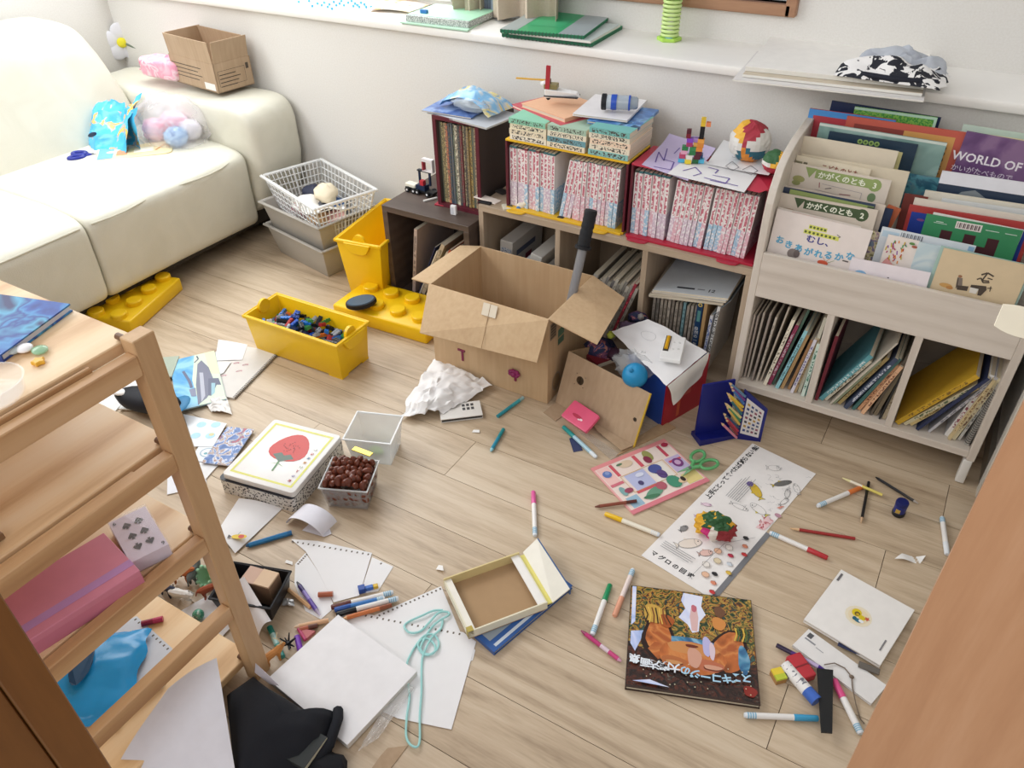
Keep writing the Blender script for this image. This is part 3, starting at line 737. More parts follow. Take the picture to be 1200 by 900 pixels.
MB().tube([(0.05, -0.124, hz), (0.055, -0.13, hz - 0.03), (0.1, -0.13, hz - 0.03), (0.105, -0.124, hz)], 0.004, 6).build('handle', M_BASK, bk, smooth=True)
BX, BY, BZ0 = -1.942, 1.898, 0.144
for i, (x, y, z, lab, cat, col, kind) in enumerate(((0.03, -0.03, 0.055, 'white crumpled paper cloth on top inside the mesh basket', 'cloth', '#f1efe9', 'c'), (0.0, 0.05, 0.06, 'cream shoe-shaped toy inside the mesh basket', 'toy', '#e9dcc0', 'b'), (-0.07, 0.03, 0.035, 'dark navy toy lump inside the mesh basket', 'toy', '#20253c', 'b'),
        (-0.06, -0.08, 0.0, 'red cloth toy low inside the mesh basket', 'toy', '#a2384c', 'b'), (0.05, -0.09, 0.0, 'tan plush toy low inside the mesh basket', 'toy', '#c49a6c', 'b'), (0.09, 0.0, 0.0, 'pale pink toy inside the mesh basket by its handle', 'toy', '#d9a49c', 'b'), (0.0, 0.1, 0.0, 'blue toy low inside the mesh basket', 'toy', '#4a6a9c', 'b'), (-0.08, 0.1, 0.0, 'black toy low inside the mesh basket', 'toy', '#1d1e22', 'b'), (0.0, -0.02, 0.0, 'grey toy in the middle of the mesh basket', 'toy', '#6e7078', 'b'))):
    o = thing('basket_cloth' if kind == 'c' else 'basket_toy', lab, cat, T(BX, BY, 0) @ RZ(-0.33) @ T(x * 1.15, y * 0.5, BZ0 + z))
    if kind == 'c':
        b = MB(); b.grid(lambda u, v: V((-0.075 + 0.16 * u, -0.07 + 0.12 * v, 0.016 + 0.012 * math.sin(6 * u + 2) + 0.012 * math.sin(5 * v) + 0.008 * mnoise.noise(V((u * 4, v * 4, 1))))), 14, 12, 0, 0.002); b.build('paper', M_WHITE, o, smooth=60)
    else: crumple(0.045, 0.3, 2.2, 1, 0.85, 0.75, -0.03, i, 16, 10, c=(0, 0, 0.03)).build('body', pm(col, 0.6), o, smooth=60)

def studs(mb, pts, z, r=0.025, h=0.016, mat=0):
    for x, y in pts: mb.lathe([(r, 0), (r, h - 0.003), (r - 0.003, h)], 20, mat, T(x, y, z))
def brick_lid(label, M, nx, ny, w, d, h, p):
    o = thing('studded_cover', label, 'lid', M)
    MB().box(0, w, 0, d, 0, h).build('slab', M_YEL, o, bevel=0.006, seg=2, smooth=True)
    for i in range(nx):
        for j in range(ny):
            b = MB(); studs(b, [(w / 2 + (i - (nx - 1) / 2) * p, d / 2 + (j - (ny - 1) / 2) * p)], h - 0.001, p * 0.31, 0.017); b.build('stud', M_YEL, o, smooth=40)
    return o
# lid half under the sofa
Ml, w_, h_ = flat((152, 377), (210, 326), (111, 352), 0.048)
Ml = Ml @ T(0, 0, -0.048); brick_lid('yellow studded brick box lid pushed halfway under the sofa', Ml, 4, 2, w_ * 1.02, 0.185, 0.048, 0.083)
# lid by the tall bin
Ml, w_, h_ = flat((404, 375), (493, 403), (423, 343), 0.0)
brick_lid('yellow studded brick box lid lying beside the big cardboard box', flat((392, 372), (493, 402), (410, 342), 0.0)[0], 4, 2, 0.36, 0.19, 0.05, 0.083)
oc = at(424, 357, 0.07); ov = thing('oval_lid', 'dark blue and black oval toy lid lying on the yellow studs', 'lid', frame((oc.x, oc.y, 0.07), (0.8, 0.6, 0.12), (-0.6, 0.8, 0)))
b = MB(); b.lathe([(0.9, 0), (1.0, 0.004), (1.0, 0.012), (0.96, 0.016)], 28); b.v = [(x * 0.05, y * 0.036, z) for x, y, z in b.v]; b.build('rim', M_BLACK, ov, smooth=40)
b = MB(); b.lathe([(0.88, 0.0165), (0.86, 0.018)], 28); b.v = [(x * 0.05, y * 0.036, z) for x, y, z in b.v]; b.build('lens', pm('#3d5568', 0.3), ov)

def brick_tub(name, label, M, w, d, h, wb, db):
    o = thing(name, label, 'box', M)
    b = MB(); tub(b, (-wb / 2, wb / 2, -db / 2, db / 2), (-w / 2, w / 2, -d / 2, d / 2), 0.004, h, 0.005); b.build('tub', M_YEL, o, bevel=0.006, seg=2, smooth=True)
    b = MB(); rim(b, (-w / 2, w / 2, -d / 2, d / 2), h + 0.001, 0.006, 0.011); b.build('rim', M_YEL, o, bevel=0.002)
    for s in (-1, 1):
        b = MB(); b.prism([(-0.05, -0.004), (0.05, -0.004), (0.034, -0.034), (0.02, -0.042), (-0.02, -0.042), (-0.034, -0.034)], 0, 0.01, 0, T(s * w / 2, 0, h) @ RZ(PI / 2 * s) @ RX(PI / 2)); b.build('handle', M_YEL, o, bevel=0.002)
        b = MB(); b.lathe([(0.022, -0.003), (0.022, 0.006)], 20, 0, T(s * (w / 2 - 0.010), 0, h - 0.002) @ RY(PI / 2)); b.build('latch', M_YEL, o, smooth=40)
    for sx in (-1, 1):
        for sy in (-1, 1): MB().box(sx * wb / 2 - (0.05 if sx > 0 else 0), sx * wb / 2 + (0.05 if sx < 0 else 0), sy * db / 2 - (0.03 if sy > 0 else 0), sy * db / 2 + (0.03 if sy < 0 else 0), 0, 0.006).build('foot', M_YEL, o)
    return o
ya, yb2, yc = at(297, 402), at(397, 440), at(428, 415)
cxy = (at(283, 372, 0.128) + at(400, 404, 0.128) + at(430, 375, 0.128) + at(322, 345, 0.128)) / 4
YT = frame((cxy.x, cxy.y, 0), (0.995, 0.03, 0), (0, 1, 0))
brick_tub('brick_box', 'yellow toy brick box full of loose bricks on the floor', YT, 0.352, 0.142, 0.13, 0.335, 0.125)
brick_tub('brick_box', 'tall empty yellow box standing between the grey bins and the dark cabinet', T(-1.64, 1.87, 0) @ RZ(PI / 2 + 0.16), 0.335, 0.165, 0.215, 0.31, 0.125)

# loose bricks in the yellow box, each its own small thing
rb = random.Random(11)
BCOL = ['#1b4fae', '#1d3f8c', '#15161a', '#26282e', '#4a4d55', '#2b7a3f', '#1f6fc4', '#dfe2e6', '#a33030', '#2a2c50', '#3c8f4a', '#e8a5b5', '#0f1013', '#8b8f97', '#16305f', '#d8742c']
CN = {'#1b4fae': 'blue', '#1d3f8c': 'dark blue', '#15161a': 'black', '#26282e': 'charcoal', '#4a4d55': 'dark grey', '#2b7a3f': 'green', '#1f6fc4': 'bright blue', '#dfe2e6': 'white', '#a33030': 'red', '#2a2c50': 'navy', '#3c8f4a': 'mid green', '#e8a5b5': 'pink', '#0f1013': 'jet black', '#8b8f97': 'light grey', '#16305f': 'deep blue', '#d8742c': 'orange'}
spots = []
for i in range(72):
    gx, gy = i % 12, i // 12
    spots.append((-0.137 + gx * 0.025 + rb.uniform(-0.005, 0.005), -0.040 + gy * 0.016 + rb.uniform(-0.003, 0.003), 0.050 + rb.uniform(0, 0.016) + 0.016 * math.exp(-((gx - 5.5) / 4) ** 2)))
zone = lambda x, y: ('end nearest the sofa' if x < -0.06 else 'middle' if x < 0.06 else 'end nearest the big carton') + (', room side' if y < -0.02 else ', wall side' if y > 0.02 else ', centre line')
seen_lab = {}
for i, (x, y, z) in enumerate(spots):
    col = rb.choice(BCOL); L, W = rb.choice(((0.032, 0.016), (0.024, 0.016), (0.016, 0.016), (0.038, 0.008), (0.036, 0.012)))
    for _try in range(60):
        shape = 'long' if L > 0.035 else 'square' if L == W else 'oblong'
        lab = '%s %s toy brick, %s of the yellow box' % (shape, CN[col], zone(x, y))
        if lab not in seen_lab: break
        col = rb.choice(BCOL); L, W = rb.choice(((0.032, 0.016), (0.024, 0.016), (0.016, 0.016), (0.038, 0.008), (0.036, 0.012)))
    seen_lab[lab] = 1
    M = YT @ T(x, y, z + 0.02) @ RZ(rb.uniform(0, 3.1)) @ RX(rb.uniform(-0.6, 0.6)) @ RY(rb.uniform(-0.5, 0.5))
    o = thing('toy_brick', lab, 'brick', M, 'loose bricks in the yellow box')
    b = MB(); b.box(-L / 2, L / 2, -W / 2, W / 2, 0, 0.0096)
    for sx in range(max(1, int(L / 0.008))):
        for sy in range(max(1, int(W / 0.008))): b.lathe([(0.0024, 0), (0.0024, 0.0018)], 8, 0, T(-L / 2 + 0.004 + sx * 0.008, -W / 2 + 0.004 + sy * 0.008, 0.0096))
    b.build('body', pm(col, 0.3, 0.03), o)
# filling underneath that nobody could count
b = MB()
for i in range(560):
    M = T(rb.uniform(-0.148, 0.148), rb.uniform(-0.043, 0.043), rb.uniform(0.022, 0.066)) @ RZ(rb.uniform(0, 3)) @ RX(rb.uniform(-1, 1))
    b.box(-0.012, 0.012, -0.007, 0.007, -0.004, 0.004, rb.randrange(6), M)
o = b.build('brick_filling', [pm(c, 0.35) for c in ('#1b4fae', '#15161a', '#4a4d55', '#2b7a3f', '#dfe2e6', '#a33030')]); o.matrix_world = YT
tag(o, 'mixed small bricks filling the bottom of the yellow box', 'bricks', kind='stuff')

# ================================================================ COMIC CASES ON THE CABINET
def comic_mat(name, low):
    key = ('comic', name)
    if key in _M: return _M[key]
    n = NT(name); tc = n.node('ShaderNodeTexCoord'); sx = n.node('ShaderNodeSeparateXYZ'); n.link(tc, 'Object', sx, 0)
    dv = n.node('ShaderNodeMath', operation='DIVIDE', i_1=0.185); n.link(sx, 'Y', dv, 0)
    co = n.coords('Object', (170, 150, 170), True); ns = n.node('ShaderNodeTexNoise', i_Scale=1.0, i_Detail=2.5); n.link(co, 0, ns, 'Vector')
    zn = n.node('ShaderNodeMath', operation='SUBTRACT', i_1=0.0061); n.link(sx, 'Z', zn, 0); za = n.node('ShaderNodeMath', operation='ABSOLUTE'); n.link(zn, 0, za, 0)
    zg = n.node('ShaderNodeMath', operation='LESS_THAN', i_1=0.0034); n.link(za, 0, zg, 0); zm = n.node('ShaderNodeMath', operation='MULTIPLY'); n.link(ns, 'Fac', zm, 0); n.link(zg, 0, zm, 1)
    ink = n.ramp([(0.0, '#efe8e6'), (0.47, '#c4707f')], 'CONSTANT'); n.link(zm, 0, ink, 0)
    lo = n.ramp([(0.46, low), (0.62, '#f0ecee')]); n.link(ns, 'Fac', lo, 0)
    top = n.ramp([(0.4, '#3f6f74'), (0.55, '#7d3a42'), (0.7, '#42463f')], 'CONSTANT'); oi = n.node('ShaderNodeObjectInfo'); n.link(oi, 'Random', top, 0)
    def sel(th, a, b_):
        g = n.node('ShaderNodeMath', operation='GREATER_THAN', i_1=th); n.link(dv, 0, g, 0)
        m = n.node('ShaderNodeMix', data_type='RGBA'); n.link(g, 0, m, 0); n.link(a[0], a[1], m, 6); n.link(b_[0], b_[1], m, 7); return (m, 2)
    r = sel(0.40, (lo, 0), (ink, 0)); r = sel(0.93, r, (top, 0)); n.link(r[0], r[1], n.b, 'Base Color')
    n.b.inputs['Roughness'].default_value = 0.45
    _M[key] = n.m; return n.m
CM = [comic_mat('comic_cover_pink', '#dfb3bf'), comic_mat('comic_cover_blue', '#9fc4dc'), comic_mat('comic_cover_mixed', '#d3c0cf')]
M_MAROON = pm('#5d1f2c', 0.45)
def comic_case(lab, x0_, x1_, z, mat_, front, groups, colour, kk):
    h, d, t = 0.205, 0.15, 0.006
    o = thing('comic_case', lab, 'case', ((x0_ + x1_) / 2, front, z)); W = (x1_ - x0_) / 2
    MB().box(-W, W, 0, d, 0, t).build('bottom', mat_, o, bevel=0.001)
    MB().box(-W, W, 0.004, d, h - t, h).build('top', mat_, o, bevel=0.001)
    for s in (-1, 1): MB().box(min(s * W, s * (W - t)), max(s * W, s * (W - t)), 0.004, d, t, h - t).build('side', M_MAROON, o)
    MB().box(-W + t, W - t, d - 0.004, d, t, h - t).build('back', mat_, o)
    MB().box(-W + 0.004, W - 0.004, -0.008, 0, 0, 0.007).build('lip', mat_, o, bevel=0.001)
    for x in (-W * 0.78, W * 0.62):
        MB().prism([(x - 0.032, 0), (x + 0.032, 0), (x + 0.026, -0.016), (x + 0.014, -0.02), (x - 0.014, -0.02), (x - 0.026, -0.016)], 0.0, 0.004, 0, T(0, -0.007, 0)).build('tab', mat_, o, bevel=0.001)
    x = x0_ + t + 0.002; n = 0; r = random.Random(kk)
    for cnt, lean, gap in groups:
        a = math.radians(lean); tk = 0.0122
        for i in range(cnt):
            M = upright(x, front + 0.010 + r.uniform(0, 0.006), z + t + 0.0005 + tk * math.sin(a), lean)
            bk_ = book('comic_book', '%s white comic from the dark rack end in the %s case' % (ORD[n], colour), 'book', M, 0.125, 0.178 if not lean else 0.174, tk - 0.0013, r.choice(CM), pm('#e5dcc8', 0.85, 0.1, 300), 'white comics with red titles in the %s case' % colour)
            x += tk / math.cos(a) + 0.0001; n += 1
        x += gap
M_YCASE = pm('#e3b52a', 0.4); M_RCASE = pm('#b3283f', 0.4)
comic_case('yellow edged maroon case of white comics on the oak cabinet', -1.128, -0.752, HC, M_YCASE, 1.836, ((12, 0, 0.016), (3, 10, 0.003), (11, 2, 0)), 'yellow', 5)
comic_case('red edged maroon case of white comics beside the white book rack', -0.744, -0.384, HC, M_RCASE, 1.836, ((8, 0, 0.006), (8, 4, 0.005), (9, 4, 0)), 'red', 9)
ZC = HC + 0.2055

# ---- stacks of paperbacks and other things on top of the cases
def lying(name, label, cat, c, ang, w, h, t, z, cover, pages=None, group=None, soft=False):
    """book lying flat, spine toward the room (local x runs to the wall), centred on c"""
    M = T(c[0], c[1], z) @ RZ(ang + PI / 2) @ T(-w / 2, -h / 2, 0)
    return book(name, label, cat, M, w, h, t, cover, pages, group)
PBC = [('#7fb9a0', 'green'), ('#efe3c8', 'cream'), ('#e9d9c0', 'pale cream'), ('#efe3c8', 'buff'), ('#94bfae', 'sage'), ('#7db0b4', 'teal'), ('#5f9f9a', 'dark teal'), ('#eadfc6', 'ivory')]
stk = [(-1.057, ('#8cc9ac', 'mint green'), ('#e8dfc2', 'cream'), ('#eadcc0', 'buff'), ('#efe6d2', 'ivory')),
       (-0.937, ('#a9c3ae', 'sage green'), ('#eae0c8', 'ivory'), ('#6f9fa8', 'blue grey'), ('#efe0c4', 'cream')),
       (-0.812, ('#78b9b2', 'turquoise'), ('#e5dcc6', 'ivory'), ('#efd5bb', 'peach'), ('#eadfc9', 'cream'), ('#8ec3bd', 'pale teal'))]
names = ['nearest the dark rack', 'in the middle', 'nearest the red case']
for si, s in enumerate(stk):
    z = ZC + 0.0005; bs = s[1:][::-1]
    for bi, (col, nm) in enumerate(bs):
        t = 0.0148; m = col; j = random.Random(si * 9 + bi)
        lab = '%s paperback, %s of the stack %s' % (nm, 'bottom' if bi == 0 else 'top' if bi == len(bs) - 1 else ORD[bi] + ' up', names[si])
        o = lying('paperback', lab, 'book', (s[0] + j.uniform(-0.002, 0.002), 1.915 + j.uniform(-0.003, 0.003)), j.uniform(-0.02, 0.02), 0.15, 0.115, t, z, pm(col, 0.5), None, 'stacked paperbacks on the yellow case')
        spine_strip(o, t, 0.008, 0.107, fleck(col, '#4a4640'), 0.15); z += t + 0.0002
zt = [ZC + 4 * 0.015 + 0.0008, ZC + 4 * 0.015 + 0.0008, ZC + 5 * 0.015 + 0.0008]
def flatbook(name, label, c0, c1, c2, z, t, cover, pages=None, cat='book', group=None, hard=0.002):
    M, w, h = flat(c0, c1, c2, z); return book(name, label, cat, M, w, h, t, cover, pages, group, hard), w, h
# red and peach books, helicopter
o, w_, h_ = flatbook('picture_book', 'red covered thin book under the peach book on the paperback stacks', (657, 147), (600, 122), (683, 128), zt[0], 0.010, pm('#c25560', 0.45), pm('#e6d3c3', 0.8))
o, w_, h_ = flatbook('picture_book', 'peach orange picture book beneath the toy helicopter', (662, 139), (611, 121), (690, 118), zt[0] + 0.0105, 0.012, pm('#e9b894', 0.5), pm('#d8cbb6', 0.8))
zz = zt[0] + 0.023
hc = at(652, 116, zz); he = thing('toy_helicopter', 'white brick-built toy helicopter with red rotor blade on the peach book', 'toy', T(hc.x, hc.y, zz) @ RZ(0.25))
b = MB(); b.hexa([(-0.03, -0.016, 0.004), (0.068, -0.006, 0.008), (0.068, 0.006, 0.008), (-0.03, 0.016, 0.004)], [(-0.03, -0.02, 0.03), (0.06, -0.012, 0.022), (0.06, 0.012, 0.022), (-0.03, 0.02, 0.03)]); b.build('hull', pm('#ecebea', 0.3), he, bevel=0.002)
MB().box(-0.032, 0.064, -0.0185, 0.0185, 0.0095, 0.0125).build('stripe', pm('#2a2a2e', 0.3), he)
MB().box(-0.034, 0.004, -0.014, 0.014, 0.028, 0.042).build('cabin', pm('#8f8458', 0.4), he, bevel=0.002)
MB().ball((-0.032, 0, 0.04), (0.016, 0.012, 0.01)).build('engine', pm('#dedfe0', 0.3), he, smooth=True)
MB().lathe([(0.004, 0), (0.004, 0.02)], 10, 0, T(-0.02, 0, 0.034)).build('mast', M_BLACK, he)
MB().box(-0.006, 0.006, -0.003, 0.003, 0.0, 0.075, 0, T(-0.024, -0.012, 0.02) @ RX(0.15) @ RY(0.08)).build('rotor_blade', pm('#b2333f', 0.35), he)
MB().box(-0.095, -0.01, -0.004, 0.004, 0.0, 0.003, 0, T(-0.022, 0, 0.048)).build('rotor_blade', pm('#d9a83e', 0.35), he)
for y in (-0.012, 0.012): MB().lathe([(0.006, -0.003), (0.006, 0.003)], 12, 0, T(-0.02, y, 0.006) @ RX(PI / 2)).build('wheel', M_BLACK, he)
for i, x in enumerate((0.012, 0.026, 0.04)): b = MB(); studs(b, [(x, 0)], 0.0235, 0.004, 0.003); b.build('stud', pm('#ecebea', 0.3), he)
# blue book and white comic magazine with the torch
o, w_, h_ = flatbook('picture_book', 'blue covered picture book under the white magazine by the torch', (748, 150), (688, 141), (783, 130), zt[2], 0.008, splash('blue_book', [(0.25, '#2c5f9c'), (0.5, '#3f7cc0'), (0.65, '#7fb2dc'), (0.8, '#274a6e')], 12))
o, w_, h_ = flatbook('magazine', 'white comic magazine with blue title under the blue torch', (735, 141), (671, 133), (766, 118), zt[2] + 0.0085, 0.006, pm('#e6e3e4', 0.4))
art(o, 0.0062, [('r', w_ * 0.12, h_ * 0.1, w_ * 0.2, h_ * 0.2, '#4c5f9a'), ('r', w_ * 0.24, h_ * 0.1, w_ * 0.32, h_ * 0.2, '#4c5f9a'), ('r', w_ * 0.36, h_ * 0.1, w_ * 0.46, h_ * 0.2, '#4c5f9a'), ('r', w_ * 0.5, h_ * 0.1, w_ * 0.58, h_ * 0.2, '#4c5f9a'), ('r', w_ * 0.62, h_ * 0.1, w_ * 0.72, h_ * 0.2, '#4c5f9a'), ('e', w_ * 0.72, h_ * 0.6, 0.02, 0.03, '#c59a7c'), ('e', w_ * 0.3, h_ * 0.8, 0.025, 0.02, '#c2705c')])
tz = zt[2] + 0.0152 + 0.019
ta, tb = at(705, 119, tz), at(748, 121, tz)
to = thing('torch', 'blue and clear plastic torch lying on the white magazine', 'torch', frame((ta.x, ta.y, tz), (0, 0, 1), (0, 1, 0)) if False else frame((ta.x, ta.y, tz), tb - ta, (0, 1, 0)))
LT = (tb - ta).length; X2 = RY(PI / 2)
for nm, prof, m in (('bezel', [(0.019, 0), (0.021, 0.002), (0.021, 0.012), (0.018, 0.014)], M_BLACK), ('neck', [(0.018, 0.014), (0.019, 0.02), (0.019, 0.026)], clear('#c9d4dc', 0.75)), ('grip', [(0.0195, 0.026), (0.02, 0.028), (0.02, LT * 0.42)], pm('#2c52b4', 0.3)), ('barrel', [(0.0185, LT * 0.42), (0.0185, LT * 0.74)], clear('#b8c2cc', 0.8)), ('collar', [(0.0195, LT * 0.74), (0.0195, LT * 0.79)], pm('#2c52b4', 0.3)), ('tail', [(0.017, LT * 0.79), (0.016, LT * 0.95), (0.012, LT)], clear('#a9b4bf', 0.8))):
    MB().lathe(prof, 20, 0, X2).build(nm, m, to, smooth=40)
MB().lathe([(0.012, LT * 0.3), (0.012, LT * 0.9)], 12, 0, X2).build('battery', pm('#7c818a', 0.3), to)
# papers, brick tower, paper balls on the red case
RZc = ZC + 0.0006
MREDB = pm('#b52c42', 0.45)
cut('paper_sheet', 'red paper sheet lowest on the red comic case', 'paper', ((741, 191), (770, 176), (885, 200), (901, 222), (890, 226), (744, 194)), RZc, pm('#c23a50', 0.5))
sh = sheet('paper_sheet', 'lavender origami paper with purple writing by the brick tower', 'paper', ((752, 193), (806, 212), (838, 178), (784, 160)), RZc + 0.0008, pm('#cdbfe0', 0.6), lambda u, v: 0.002 * u * v + 0.008 * (v > 0.8) * (v - 0.8) * 5)
def scribble(parent, px_list, z, width, col, name='drawing'):
    o0 = parent.matrix_world.inverted()
    b = MB(); sh_ = []
    for pl in px_list: sh_.append(('l', [((o0 @ at(x, y, z)).x, (o0 @ at(x, y, z)).y) for x, y in pl], width, col))
    return art(parent, (o0 @ V((0, 0, z))).z, sh_, name)
scribble(sh, [[(768, 190), (772, 178), (778, 188), (782, 174)], [(766, 195), (786, 199), (790, 190), (776, 186)], [(790, 180), (800, 170), (803, 180)]], RZc + 0.0022, 0.003, '#5b3f9a')
sh = sheet('paper_sheet', 'white paper with purple pen drawing beneath the brick tower', 'paper', ((782, 204), (872, 226), (887, 205), (806, 184)), RZc + 0.0026, M_PAPER, lambda u, v: 0.001)
scribble(sh, [[(800, 200), (815, 196), (822, 203), (812, 206)], [(835, 205), (855, 209), (850, 215), (832, 211)], [(830, 196), (842, 199), (838, 203)], [(825, 208), (865, 218)]], RZc + 0.005, 0.003, '#6a55a8')
sh = sheet('paper_sheet', 'white pencil drawing sheet beneath the colourful paper ball', 'paper', ((828, 193), (900, 209), (917, 186), (848, 165)), RZc + 0.0050, M_PAPER, lambda u, v: 0.002 + 0.006 * u * u)
scribble(sh, [[(850, 195), (858, 189), (866, 196), (858, 200), (851, 195)], [(870, 199), (880, 194), (888, 200), (880, 205), (872, 201)], [(860, 180), (875, 183)], [(858, 184), (872, 187)]], RZc + 0.012, 0.0022, '#77757a')
tw = at(810, 190, RZc + 0.006); to = thing('brick_tower', 'tall multicoloured toy brick tower on the white papers', 'toy', T(tw.x, tw.y, RZc + 0.006) @ RZ(0.3))
rt = random.Random(4); U = 0.016
lay = [[(-1.6, 0, '#4fb0d8'), (-0.5, -0.4, '#e9cf3a'), (0.6, 0, '#2a6a40'), (1.5, 0.2, '#56b8dc')], [(-1.5, 0, '#b8456a'), (-0.4, -0.3, '#e8e4d8'), (0.8, 0, '#5c2230'), (1.2, 0.6, '#30588a')], [(-1.3, 0.1, '#e6a7c0'), (0, 0, '#2f7a48'), (1.0, 0, '#5c2230')], [(-1.2, 0, '#2f7a48'), (0, 0, '#3a8a54'), (1.0, 0, '#e28a3c')], [(-0.6, 0, '#a53a6c'), (0.5, 0.2, '#e0b060'), (1.1, 0, '#d88a3c')], [(-0.6, 0, '#8a4ac0'), (0.3, 0.3, '#b090d0'), (1.1, 0, '#e8a04a')], [(-0.9, 0, '#802434'), (1.1, 0, '#1a1a1e')], [(-0.9, 0.1, '#5a2230'), (1.1, 0, '#1a1a1e')], [(1.1, 0, '#1c1c20')], [(1.1, 0, '#e6c23c'), (1.9, 0, '#e88a5a')], [(1.1, 0, '#e6c23c')]]
for zi, row in enumerate(lay):
    for x, y, col in row:
        sz = 0.5 if zi < 6 else 0.36
        b = MB(); b.box(x * U - U * sz, x * U + U * sz, y * U - U * sz, y * U + U * sz, zi * 0.0105, zi * 0.0105 + 0.0102); studs(b, [(x * U, y * U)], zi * 0.0105 + 0.0102, 0.004, 0.0018)
        b.build('brick', pm(col, 0.3), to)
BALLC = [pm('#a83442', 0.6), pm('#e3ae3c', 0.6), pm('#d9d6d0', 0.6), pm('#2f6a7c', 0.6), pm('#d98a36', 0.6), pm('#35603a', 0.6)]
def paper_ball(name, label, px, z, r, pal, fn, seed, sq=0.95):
    c = at(px[0], px[1], z + r * 0.9); o = thing(name, label, 'ball', (c.x, c.y, z))
    b = crumple(r, 0.10, 2.2, 1, 1, sq, None, seed, 30, 18, c=(0, 0, r * 0.92)); facecols(b, pal, lambda q: fn(V((q.x, q.y, q.z - r * 0.92)) / r)); b.build('shell', pal, o)
    return o
def beach(d):
    a = math.degrees(math.atan2(d.z, d.x)) + 14 * mnoise.noise(d * 2)
    if d.y > 0.45: return 3
    for lim, k in ((-130, 2), (-95, 3), (-55, 4), (-15, 3), (45, 2), (105, 0), (150, 1)):
        if a < lim: return k
    return 2
paper_ball('paper_ball', 'red yellow and white crumpled paper ball on the pencil drawing', (879, 166), RZc + 0.009, 0.052, BALLC, beach, 3)
paper_ball('paper_ball', 'small green red and yellow paper ball against the rack side panel', (908, 190), RZc + 0.009, 0.030, BALLC, lambda d: 5 if d.z > 0.2 and d.x < 0.4 else 0 if d.z < -0.2 else 1 if d.x > 0 else 2, 8)

# ---- the maroon fronted record rack on the dark cabinet
RR0, RR1, ZR0, YRR = -1.388, -1.226, HD, 1.853
rr = thing('magazine_rack', 'dark upright rack with maroon front edges holding old magazines', 'rack', ((RR0 + RR1) / 2, YRR, ZR0)); hw = (RR1 - RR0) / 2; RH, RD = 0.284, 0.20
M_RKD = pm('#4c4340', 0.6, 0.06, 60)
for s in (-1, 1):
    MB().box(min(s * hw, s * (hw - 0.012)), max(s * hw, s * (hw - 0.012)), 0.004, RD, 0, RH).build('side_panel', M_RKD, rr)
    MB().box(min(s * hw, s * (hw - 0.012)), max(s * hw, s * (hw - 0.012)), 0.0, 0.004, 0, RH).build('edge_strip', M_MAROON, rr)
MB().box(-hw + 0.012, hw - 0.012, 0.004, RD, RH - 0.012, RH).build('top_panel', M_RKD, rr); MB().box(-hw + 0.012, hw - 0.012, 0.0, 0.004, RH - 0.012, RH).build('edge_strip', M_MAROON, rr)
MB().box(-hw + 0.012, hw - 0.012, 0.0, RD, 0, 0.012).build('bottom_panel', M_MAROON, rr); MB().box(-hw + 0.012, hw - 0.012, RD - 0.004, RD, 0.012, RH - 0.012).build('back_panel', M_RKD, rr)
x = RR0 + 0.0125; rm = random.Random(21)
MC = ['#5b6a58', '#b9ab7c', '#c9b78a', '#c97a5c', '#3c4a5c', '#586470', '#8f9a86', '#d8d0b8', '#474a52', '#7c2b3a', '#c8bb98', '#3d3c38', '#a38a5c', '#c4a868', '#59685a', '#b09a7c', '#d9cdb0', '#8a4a44']
MN = ['grey green', 'straw', 'sand', 'salmon', 'slate blue', 'steel grey', 'sage', 'ivory', 'charcoal', 'maroon', 'beige', 'near black', 'ochre', 'golden', 'moss grey', 'tan', 'cream', 'brick red']
for i, col in enumerate(MC):
    t = rm.uniform(0.0072, 0.0092)
    if x + t > RR1 - 0.0125: break
    o = book('old_magazine', '%s thin old magazine spine, %s from the wall corner in the maroon edged rack' % (MN[i], ORD[i]), 'magazine', upright(x, YRR + 0.012 + rm.uniform(0, 0.006), ZR0 + 0.0125), 0.18, RH - 0.032 - rm.uniform(0, 0.02), t - 0.0003, pm(col, 0.6, 0.1, 120), None, 'old magazines in the maroon edged rack')
    spine_strip(o, t, 0.01, 0.25, fleck(col, '#6d6558', thr=0.5), 0.1); x += t
zr = ZR0 + RH + 0.0006
o, w_, h_ = flatbook('magazine', 'silver grey magazine lying on the maroon edged rack', (570, 150), (500, 131), (594, 130), zr, 0.005, pm('#b9bdc2', 0.35))
M, w_, h_ = flat((552, 138), (494, 129), (560, 114), zr + 0.0055); o = book('magazine', 'blue glossy magazine under the pale blue plastic bag', 'magazine', M, w_, h_, 0.004, splash('blue_mag', [(0.3, '#42588f'), (0.5, '#5f7db8'), (0.7, '#8fa6cf')], 10))
c = at(553, 126, zr + 0.01); pb = thing('plastic_bag', 'pale blue printed plastic bag with clear edge on the rack top', 'bag', T(c.x, c.y + 0.02, zr + 0.0098) @ RZ(-0.15))
def pbf(u, v):
    q = V((-0.085 + 0.19 * u, -0.06 + 0.12 * v, 0.004 + 0.05 * math.sin(PI * min(1, u * 1.05)) ** 0.5 * math.sin(PI * (0.16 + 0.8 * v)) ** 0.6)); return q + V((mnoise.noise(q * 26), mnoise.noise(q * 26 + V((4, 4, 4))), mnoise.noise(q * 30 + V((9, 0, 0))))) * 0.009
b = MB(); b.grid(pbf, 18, 14, 0, 0.001); b.v = [(x_, y_, max(z_, 0.0005)) for x_, y_, z_ in b.v]
b.build('film', splash('pale_bag_print', [(0.2, '#6fa9d6'), (0.45, '#8cc0e4'), (0.55, '#cfd6d8'), (0.62, '#e8d88a'), (0.75, '#6aa0cc'), (0.85, '#50545c')], 15, 0.8, 0.2), pb, smooth=60)
